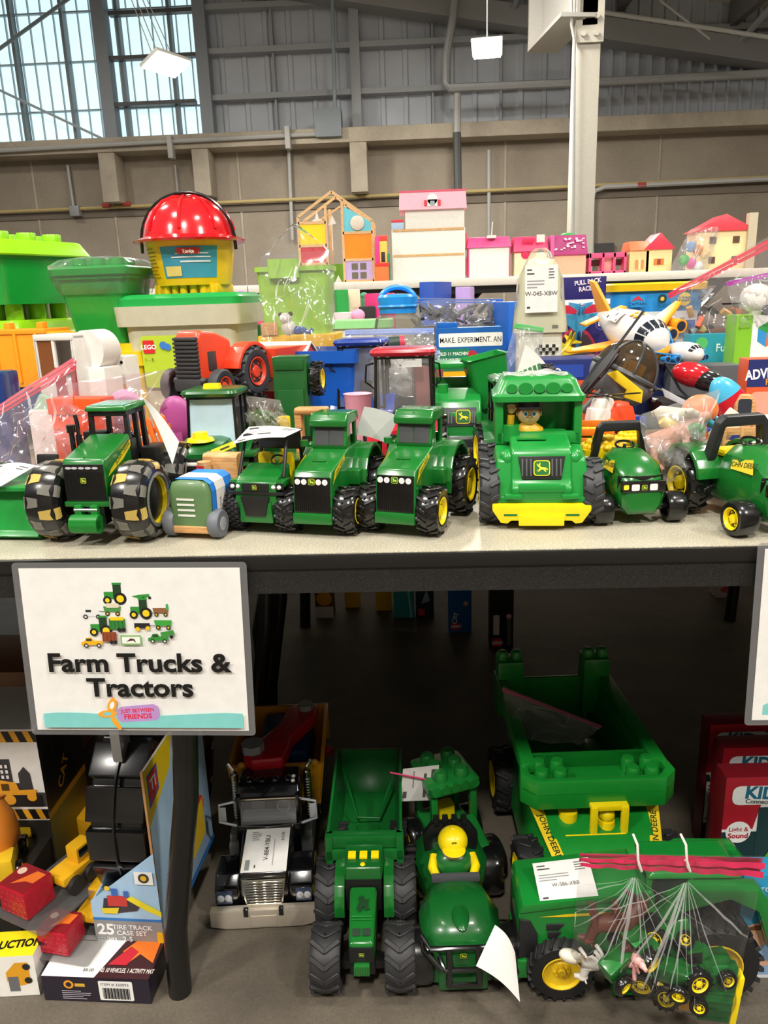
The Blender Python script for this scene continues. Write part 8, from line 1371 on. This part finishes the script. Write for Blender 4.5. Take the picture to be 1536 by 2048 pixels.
def pal(F):
    F.rect(0, 0, 16, h, '2a9bc8').rect(0, 0, 16, h*.52, 'dfe9ee').text(5.6, h*.66, 2.6, 'Alex', 'f2f6f8', .03).rect(0, h*.75, 16, h*.77, '6cc0dc').text(4, h*.85, .8, 'TOYS', 'e8f2f6', .01)
    F.poly([(0, h*.04), (0, h*.3), (2, h*.36), (5, h*.36), (9, h*.3), (9, h*.04)], '8fb4dc').circ(2.8, h*.43, 2.0, 'e2b08e', ry=2.3).poly([(.8, h*.44), (1.0, h*.5), (2.6, h*.53), (4.6, h*.5), (4.8, h*.44), (4, h*.48), (1.8, h*.48)], '7a4a2a').poly([(0, h*.14), (3, h*.2), (7, h*.16), (7, h*.12), (3, h*.14), (0, h*.1)], 'e2b08e')
t = carton('toy_box', 'sky blue box with a photo of a child in a pale blue shirt, right edge', (q.x+.08, .98+.02, .001), 0, 16, 4, h, '2a9bc8', pal)
# --- left of the leg: boxes and blister packs
q = AZ(196, 2010, 0); 
def pact(F): F.rect(0, 0, 17, 4.6, '241d2b').circ(4.2, 3.2, .8, 'f0a02a').circ(4.2, 3.2, .45, '241d2b').rect(5.2, 2.9, 6.8, 3.5, 'e0b040').lines(3, .4, 8, 2.2, 5, 'b9b2bd').rrect(9, .5, 14.4, 4.2, .25, 'f0efec').text(11.6, 3.3, .5, 'ITEM # 320093', '222222', .0)
def pact2(F):
    F.rect(0, 0, 17, 8, '3a1418').poly([(0, 0), (8.4, 0), (11.0, 8), (0, 8)], 'eeedea').poly([(11, 5), (13, 7.8), (16.4, 7.4), (16.6, 3), (14, 4.6), (12.8, 3)], 'ef7a24').poly([(9.6, 2.4), (12, 6), (13.6, 5), (12.6, 2.4)], 'c02030').text(12.6, 1.0, .8, 'TAINS: 10 VEHICLES, 1 ACTIVITY MAT', 'f0e8e0', .01, sx=.5).rect(3, 6.8, 6, 7, '777777').text(7, 1, .55, '$8.00', '333333')
def pbar(F): pact(F)
t = carton('vehicle_set_box', 'dark purple boxed vehicle set lying flat with a white slip, front left floor', (q.x, q.y+.045, .001), -2, 17, 8, 4.6, '241d2b', pact, None, pact2)
m = MB(); F = Face(m, (-8.5, -4.03, 0), (1, 0, 0), (0, 0, 1)); F.k = 6
for i in range(26): F.k = 6; F.rect(9.6+i*.165, .8, 9.6+i*.165+.07+.04*(i*7 % 3), 2.9, '1a1a1a')
m.build('barcode', t)
q = AZ(38, 2000, 0)
def pcity(F):
    F.rect(0, 0, 11.6, 7.6, 'f0eee6').text(5.4, 3.8, .95, 'MY CITY STREETS', 'a8402a', .02, 90, .8).poly([(7, 3), (9, 2), (10.6, 2.4), (10.6, 6.4), (8.6, 6.4), (7, 4.6)], 'e0a020').rect(7.2, 1.0, 8.8, 3.8, '6a6c6e').circ(10.3, 3, .6, '222222').circ(10.3, 5.6, .6, '222222')
def pcity2(F): F.rect(0, 0, 11.6, 5, 'eedc1e').text(7, 1.6, 1.5, 'NSTRUCTION!', '151515', .04, 4, .8)
carton('city_box', 'white box lettered MY CITY STREETS with yellow top, bottom left corner', (q.x-.03, q.y+.03, .001), 4, 11.6, 5, 7.6, 'f0eee6', pcity, None, pcity2)
# tire track case
q = AY(262, 1888, 1.0); zb = max(.002, q.z); w = 11.4
def ptire(F):
    hh = 13.2; F.poly([(0, 0), (w, 0), (w, hh+4.4), (0, hh-5)], 'a9cbe8').rect(0, 0, w, 4.6, '8f8f8f').rect(0, 4.6, w, 5.1, '2a78c0').text(1.9, 1.9, 2.0, '25', 'f0f0f0', .03).text(1.9, .7, .8, 'pcs/pzs', 'f0f0f0', .01).text(6.4, 3.0, .85, 'TIRE TRACK', 'f0f0f0', .02).text(6.2, 1.9, .85, 'CASE SET', 'f0f0f0', .02).text(5.4, .7, .9, '2-5', 'f0f0f0', .02).rrect(10.4, .6, w, 2.8, .3, 'eeb81e')
    F.poly([(2, 7.0), (2.4, 9), (7, 9.4), (8.4, 8), (7.6, 6.8), (4, 6.2)], '3a3036').poly([(7, 9.6), (11.6, 6.8), (11.6, 5.8), (9, 7), (6, 9)], 'eedc2a').rect(3, 7.6, 6.2, 9.6, 'c83a34').rect(3.8, 9.6, 4.8, 11, '3a6ab8').rect(5.8, 9.4, 6.6, 10.6, '3a6ab8').circ(3.2, 11, .45, 'eec83a').poly([(2, 6.2), (4.4, 6.2), (4.8, 7.4), (1.8, 7.2)], 'e8cf2a').rect(8, 12.0, 11.0, 14.4, 'f2f2ee').circ(9.5, 13.2, .9, '3a3a3a').circ(9.5, 13.2, .5, 'e8b820')
t = T('tire_case_box', 'pale blue open box lettered TIRE TRACK CASE SET holding a black tyre case', 'box', (q.x, 1.0, zb), -3); hy = 22; HT = (AY(330, 1480, 1.03).z-zb)*100
BX = mat('a9cbe8', .4)
m = MB().m(BX); m.prism([(-w/2, 0), (w/2, 0), (w/2, 17.4), (-w/2, 8.2)], 'y', 0, .25); m.box(-w/2, w/2, 0, 24, 0, .25); m.box(w/2-.25, w/2, 0, 26, 0, HT*.9, .05); m.box(-w/2, -w/2+.25, 0, 26, 0, 8, .05); m.m(mat('b9895c', .6)); m.box(w/2-.35, w/2-.2, .02, 26, 0, HT*.9); m.box(w/2-.36, w/2+.01, -.02, .3, 10, HT*.9+.1); m.build('tray', t)
m = MB(); ptire(Face(m, (-w/2, -.02, 0), (1, 0, 0), (0, 0, 1))); m.build('front_print', t)
m = MB(); F = Face(m, (w/2+.02, 0, 0), (0, 1, 0), (0, 0, 1)); F.poly([(0, HT*.62), (10, HT*.75), (12, HT*.9), (0, HT*.9)], 'f0cf1e').poly([(1, HT*.7), (5, HT*.73), (5, HT*.86), (1, HT*.86)], '1f5ab0').poly([(1.4, HT*.715), (4.6, HT*.74), (4.6, HT*.85), (1.4, HT*.85)], 'd8302c').text(3, HT*.77, 2.0, 'Ti', 'f4f4f4', .03).circ(16, HT*.5, 2.4, 'e8c22a').circ(20, HT*.3, 2.6, 'd83a34').poly([(8, HT*.1), (14, HT*.3), (22, HT*.34), (22, HT*.12)], 'e8c22a').rect(0, 0, 26, 1, '2a78c0'); m.build('side_print', t)
d = T('tire_case', 'black ribbed plastic tyre-shaped carry case standing in the pale blue box', 'toy case', (q.x-.002, 1.0+.01, zb+.003), -3); Rt = (HT-.5)/2; m = MB().m(mat('101011', .25, coat=.4, name='tyre_case_plastic')); c = (0, Rt*.92+.6, Rt+.5); q2 = 5.0
m.lathe([(Rt*.5, -q2), (Rt*.86, -q2), (Rt*.95, -q2*.8), (Rt*.95, q2*.8), (Rt*.86, q2), (Rt*.5, q2)], c, 'x', 40)
for i in range(16):
    a = 2*PI*i/16; m.x(Matrix.Translation(c)@Matrix.Rotation(a, 4, 'X')@Matrix.Translation((0, 0, Rt*.95))); m.box(-q2*.95, q2*.95, -Rt*.155, Rt*.155, -Rt*.06, Rt*.05, Rt*.02)
m.x(); m.build('case_shell', d); m = MB().m(BLK); m.x(Matrix.Translation(c)); m.lathe([(Rt*1.0, -.25), (Rt*1.03, -.15), (Rt*1.03, .15), (Rt*1.0, .25)], (0, 0, 0), 'x', 40, caps=False); m.x(); m.m(SILV).box(-.9, .9, c[1]-Rt-.3-.8, c[1]-Rt*.55, c[2]+Rt*.78, c[2]+Rt*.95, .2) if False else m.m(SILV).box(-.8, .8, c[1]-Rt*.75, c[1]-Rt*.55, c[2]+Rt*.7, c[2]+Rt*1.02, .2); m.build('strap', d)
# city-silhouette box on a mixer box
q = AY(0, 1850, 1.14)
def hazard(F, u0, u1, v0, v1):
    F.rect(u0, v0, u1, v1, '151515'); n = 8; s_ = (u1-u0)/n
    for i in range(n): F.k = F.k; F.poly([(u0+i*s_+s_*.35, v0), (u0+i*s_+s_*.8, v0), (u0+i*s_+s_*.5, v1), (u0+i*s_+s_*.05, v1)], 'e8a82a'); F.k -= 1
    F.k += 1
def psil(F):
    h = 19; F.rect(0, 0, 20, h, 'e6e4e0'); hazard(F, 0, 20, h-2.6, h-.4); hazard(F, 0, 20, .3, 2.4); F.poly([(8, 3), (8, 11), (11, 11.6), (11, 13), (14.4, 13), (14.4, 8), (15.6, 8), (15.6, 10), (16.8, 11.4), (17.8, 10), (18, 6), (20, 6), (20, 3)], '3a3a3c')
    for a in range(3):
        for b in range(3): F.k = 12; F.rect(11.6+a*.9, 9+b*1.1, 12.1+a*.9, 9.7+b*1.1, 'e6e4e0')
    F.k = 13; F.poly([(8.4, 5.6), (8.6, 9.6), (10, 8.6), (11.6, 8.8), (15, 8.2), (15.4, 6.6), (18.6, 6.8), (18.4, 5.6)], 'e8a22a').rect(8.4, 3.2, 19.4, 5.6, '1c1c1e').circ(13.4, 4.6, 1.1, 'e8a22a').circ(17.6, 5.2, .9, 'e8a22a').rect(12.2, 6.6, 13.6, 8.0, '5a3a10')
zl = max(.12, AY(90, 1640, 1.20).z); xr = AY(93, 1600, 1.20).x
t = carton('mixer_box', 'yellow window box with an orange toy cement mixer behind clear plastic', (xr-.10, 1.20+.08, .001), 0, 20, 16, zl*100-.1, '7a6a2a', lambda F: F.rect(0, 0, 20, zl*100-.1, '2c2a24').rect(0, zl*100-4, 16, zl*100-1.6, 'e8c022').text(7, zl*100-3.4, 1.0, 'MINI MACHINES', '2a1c10', .02))
t = carton('crane_box', 'white box with black city skyline, hazard stripes and a yellow crane truck', (xr-.10, 1.20+.08, zl), 0, 20, 16, 19, 'e6e4e0', psil, lambda F: F.rect(0, 0, 16, 19, '2e2c2a').rect(0, 0, 16, 1.4, 'e8a82a').poly([(1, 2), (1, 12), (3, 15), (5, 11), (7, 13), (9, 8), (12, 7), (12, 2)], '111111').text(8, 5, 2.2, 'CAT', 'e8a22a', .02, 50))
t = T('cement_mixer', 'orange toy cement mixer at the left edge in front of the yellow box', 'toy truck', AY(30, 1800, 1.12)+Vector((-.01, 0, -.0)), 20); t.location.z = max(.09, t.location.z); OM = mat('d9822a', .4)
m = MB().m(OM); m.x(MX((0, 0, 7), rx=-25)); m.lathe([(1.6, -5), (3.4, -2), (3.8, 0), (3.0, 3), (1.6, 5.4), (2.0, 6)], (0, 0, 0), 'z', 24); m.x(); m.build('drum', t); m = MB().m(mat('e8c02a', .4)); m.box(-3, 3, -6.5, -2.5, 1, 5.4, .5); m.box(-2.6, 2.6, -3, 6, 1, 3, .4); m.build('cab', t)
for sx in (-1, 1):
    for y_ in (-4, 3): wheel(t, (sx*3.2, y_, 1.6), 1.6, 1.4, side=sx, n=20)
sup = T('toy_box', 'black and yellow flat box under the orange cement mixer', 'box', (t.location.x-.01, t.location.y+.01, .001), 0); MB().m(mat('2a2620', .5)).box(-8, 6, -7, 7, 0, t.location.z*100-.3, .2).build('carton', sup)
def blister(label, pa, z0, s, rz):
    t = T('blister_pack', label, 'boxed toy', (pa.x, pa.y, z0), rz, 'grader toys in clear blister packs', 0, 0, s)
    m = MB().m(film('e0e0e0', .07, .7, 14, .3)); m.rr([(0, 6.0, 11.5, .8), (.2, 6.0, 11.5, .8)]); m.build('clear_tray', t)
    m = MB().m(mat('b5182c', .35, bump=.8, scale=120)); m.box(-5, 1.4, -10.4, -4.6, .4, 5.6, .35); F = Face(m, (-5, -10.45, .4), (1, 0, 0), (0, 0, 1), .02)
    for i in range(5):
        for j in range(4): F.k = 2; F.poly([(.5+i*1.2+.5*(j % 2), .5+j*1.2), (.9+i*1.2+.5*(j % 2), .8+j*1.2), (1.4+i*1.2+.5*(j % 2), .8+j*1.2), (1.0+i*1.2+.5*(j % 2), .5+j*1.2)], 'd2324a')
    F = Face(m, (-5, -10.4, 5.62), (1, 0, 0), (0, 1, 0), .02); F.rect(.3, .2, 6.2, 5.6, '8a1a22').poly([(2, 1), (4, 5), (6, 5), (5.6, 2.6), (4, 2.4)], 'e8742a').circ(1.4, 4, .8, 'e8c8b0'); m.build('red_insert', t, 'red card insert with tread-plate pattern')
    m = MB().m(mat('e8b01e', .4)); m.box(-1.2, 3.2, -4, 6, 2.4, 4, .4); m.prism([(6, 3), (10.6, 2), (10.6, 3.2), (6, 6)], 'x', -.6, .6, .2); m.box(-.4, 2.4, 0, 3.6, 4, 7, .4); m.tube([(-3.2, 6, 1), (0, 8.4, 3), (3, 7, 5)], .5, 8); m.box(-4, 4.6, 5.6, 6.4, .6, 2.4, .2); m.build('grader_body', t)
    m = MB().m(RUB)
    for (x_, y_) in ((-1.6, -2), (3.6, -2), (-1.6, 1.6), (3.6, 1.6), (-1.2, 9.4), (3.2, 9.4)): m.cyl((x_-.5, y_, 1.7), (x_+.5, y_, 1.7), 1.6, n=18)
    m.build_each('wheel', t); MB().m(BLK).box(-.5, 2.5, .4, 3.2, 5, 6.6, .2).build('cab_glass', t)
    return t
q = AY(72, 1868, 1.0); b1_ = blister('yellow toy grader and red card insert in clear blister, upper of the two packs', q+Vector((.035, .07, 0)), max(.105, q.z), .95, -24)
q = AY(145, 1918, 1.0); blister('yellow toy grader and red card insert in clear blister, lower of the two packs', q+Vector((.022, .045, 0)), .052, .82, -10)
# loose yellow construction toys in the dark
q = AY(160, 1640, 1.32); t = T('toy_excavator', 'yellow toy dump truck in the shade behind the blister packs', 'toy truck', (q.x, 1.34, .001), -30); m = MB().m(mat('e3a81c', .4)); h = q.z*100; m.box(-5, 5, -4, 6, h-7, h-3, .5); m.prism([(-5, h-3), (6, h-3), (8, h+3), (-6, h+1)], 'y', -3.6, 5, .3); m.box(-5, -2, -4, 4, h-4, h+2, .4); m.box(-2, 2, -2, 2, 0, h-6, .3); m.build('body', t)
for x_ in (-3.4, 3.6): m = MB().m(RUB); m.cyl((x_, -5, h-8), (x_, -3, h-8), 2.6, n=24); m.build('wheel', t)
q = AY(60, 1345, 1.5); t = carton('brown_carton', 'plain brown cardboard carton at the left under the table', (q.x-.10, 1.6, .001), 0, 26, 20, q.z*100, '8a5a34')
q = AY(10, 1420, 1.42); t = carton('brown_carton', 'low brown carton with torn flaps behind the skyline box', (q.x-.06, 1.46, .001), 8, 22, 8, q.z*100-3, '74492a')
# far boxes standing on the floor beyond the table
def farbox(px0, px1, pyb, col, lab, pr=None, nm='toy_box'):
    a = AZ((px0+px1)/2, pyb, 0); w = (px1-px0)*(a.y*.9636+1.037*.267)/15.4; h = 30
    return carton(nm, lab, (a.x, a.y+.03, .001), 0, w, 6, h, col, (lambda F: pr(F, w, h)) if pr else None, group=None)
def pf_photo(F, w, h): F.rect(0, 0, w, 4, 'c9c4bc').rect(0, 4, w, 12, '6a3a1a').circ(w/2, 7, 2.6, 'e09a2a')
farbox(632, 668, 1236, '3a2a20', 'small box with an orange picture, leftmost on the floor beyond the table', pf_photo)
farbox(690, 720, 1216, 'd8a81e', 'yellow box on the floor beyond the table, left of the other yellow')
farbox(752, 784, 1222, 'e0b224', 'wider yellow box on the floor beyond the table beside the teal one')
farbox(788, 829, 1236, '2a9aa0', 'teal box on the floor beyond the table', lambda F, w, h: F.poly([(w*.8, 0), (w*.9, 0), (w*.75, 12), (w*.65, 12)], '7ad0d0'))
farbox(832, 868, 1236, '22343a', 'dark box with a small red logo on the floor beyond the table', lambda F, w, h: F.rect(w*.15, .8, w*.5, 3.2, 'd0202c').poly([(w*.3, 5), (w*.6, 10), (w*.8, 6)], '9ab0b8'))
farbox(898, 943, 1266, '1c62b0', 'blue box with a red LEGO logo on the floor beyond the table', lambda F, w, h: F.rrect(w*.15, 1, w*.5, 3.4, .2, 'd8202c').text(w*.32, 1.8, .9, 'LEGO', 'ffffff', .03).text(w*.36, 5, 1.6, 'City', 'e8f0f8', .02, 90).circ(w*.75, 10, .8, 'e8a8a0'))
farbox(980, 1026, 1298, '121214', 'black box with a red LEGO logo, lowest on the floor beyond the table', lambda F, w, h: F.rrect(w*.12, .8, w*.5, 3.4, .2, 'd8202c').text(w*.31, 1.6, .9, 'LEGO', 'ffffff', .03).rrect(w*.14, 4.6, w*.4, 11, .3, 'c8c8c4').rect(w*.72, 1, w*.9, 10, '5a5a5c').circ(w*.8, 10.6, .8, 'd0a0a0'))
farbox(1432, 1470, 1196, 'b9aaa8', 'pale box with a red oval on the floor beyond the table, far right', lambda F, w, h: F.circ(w/2, 3, w*.3, 'a83a3a', ry=1.2))
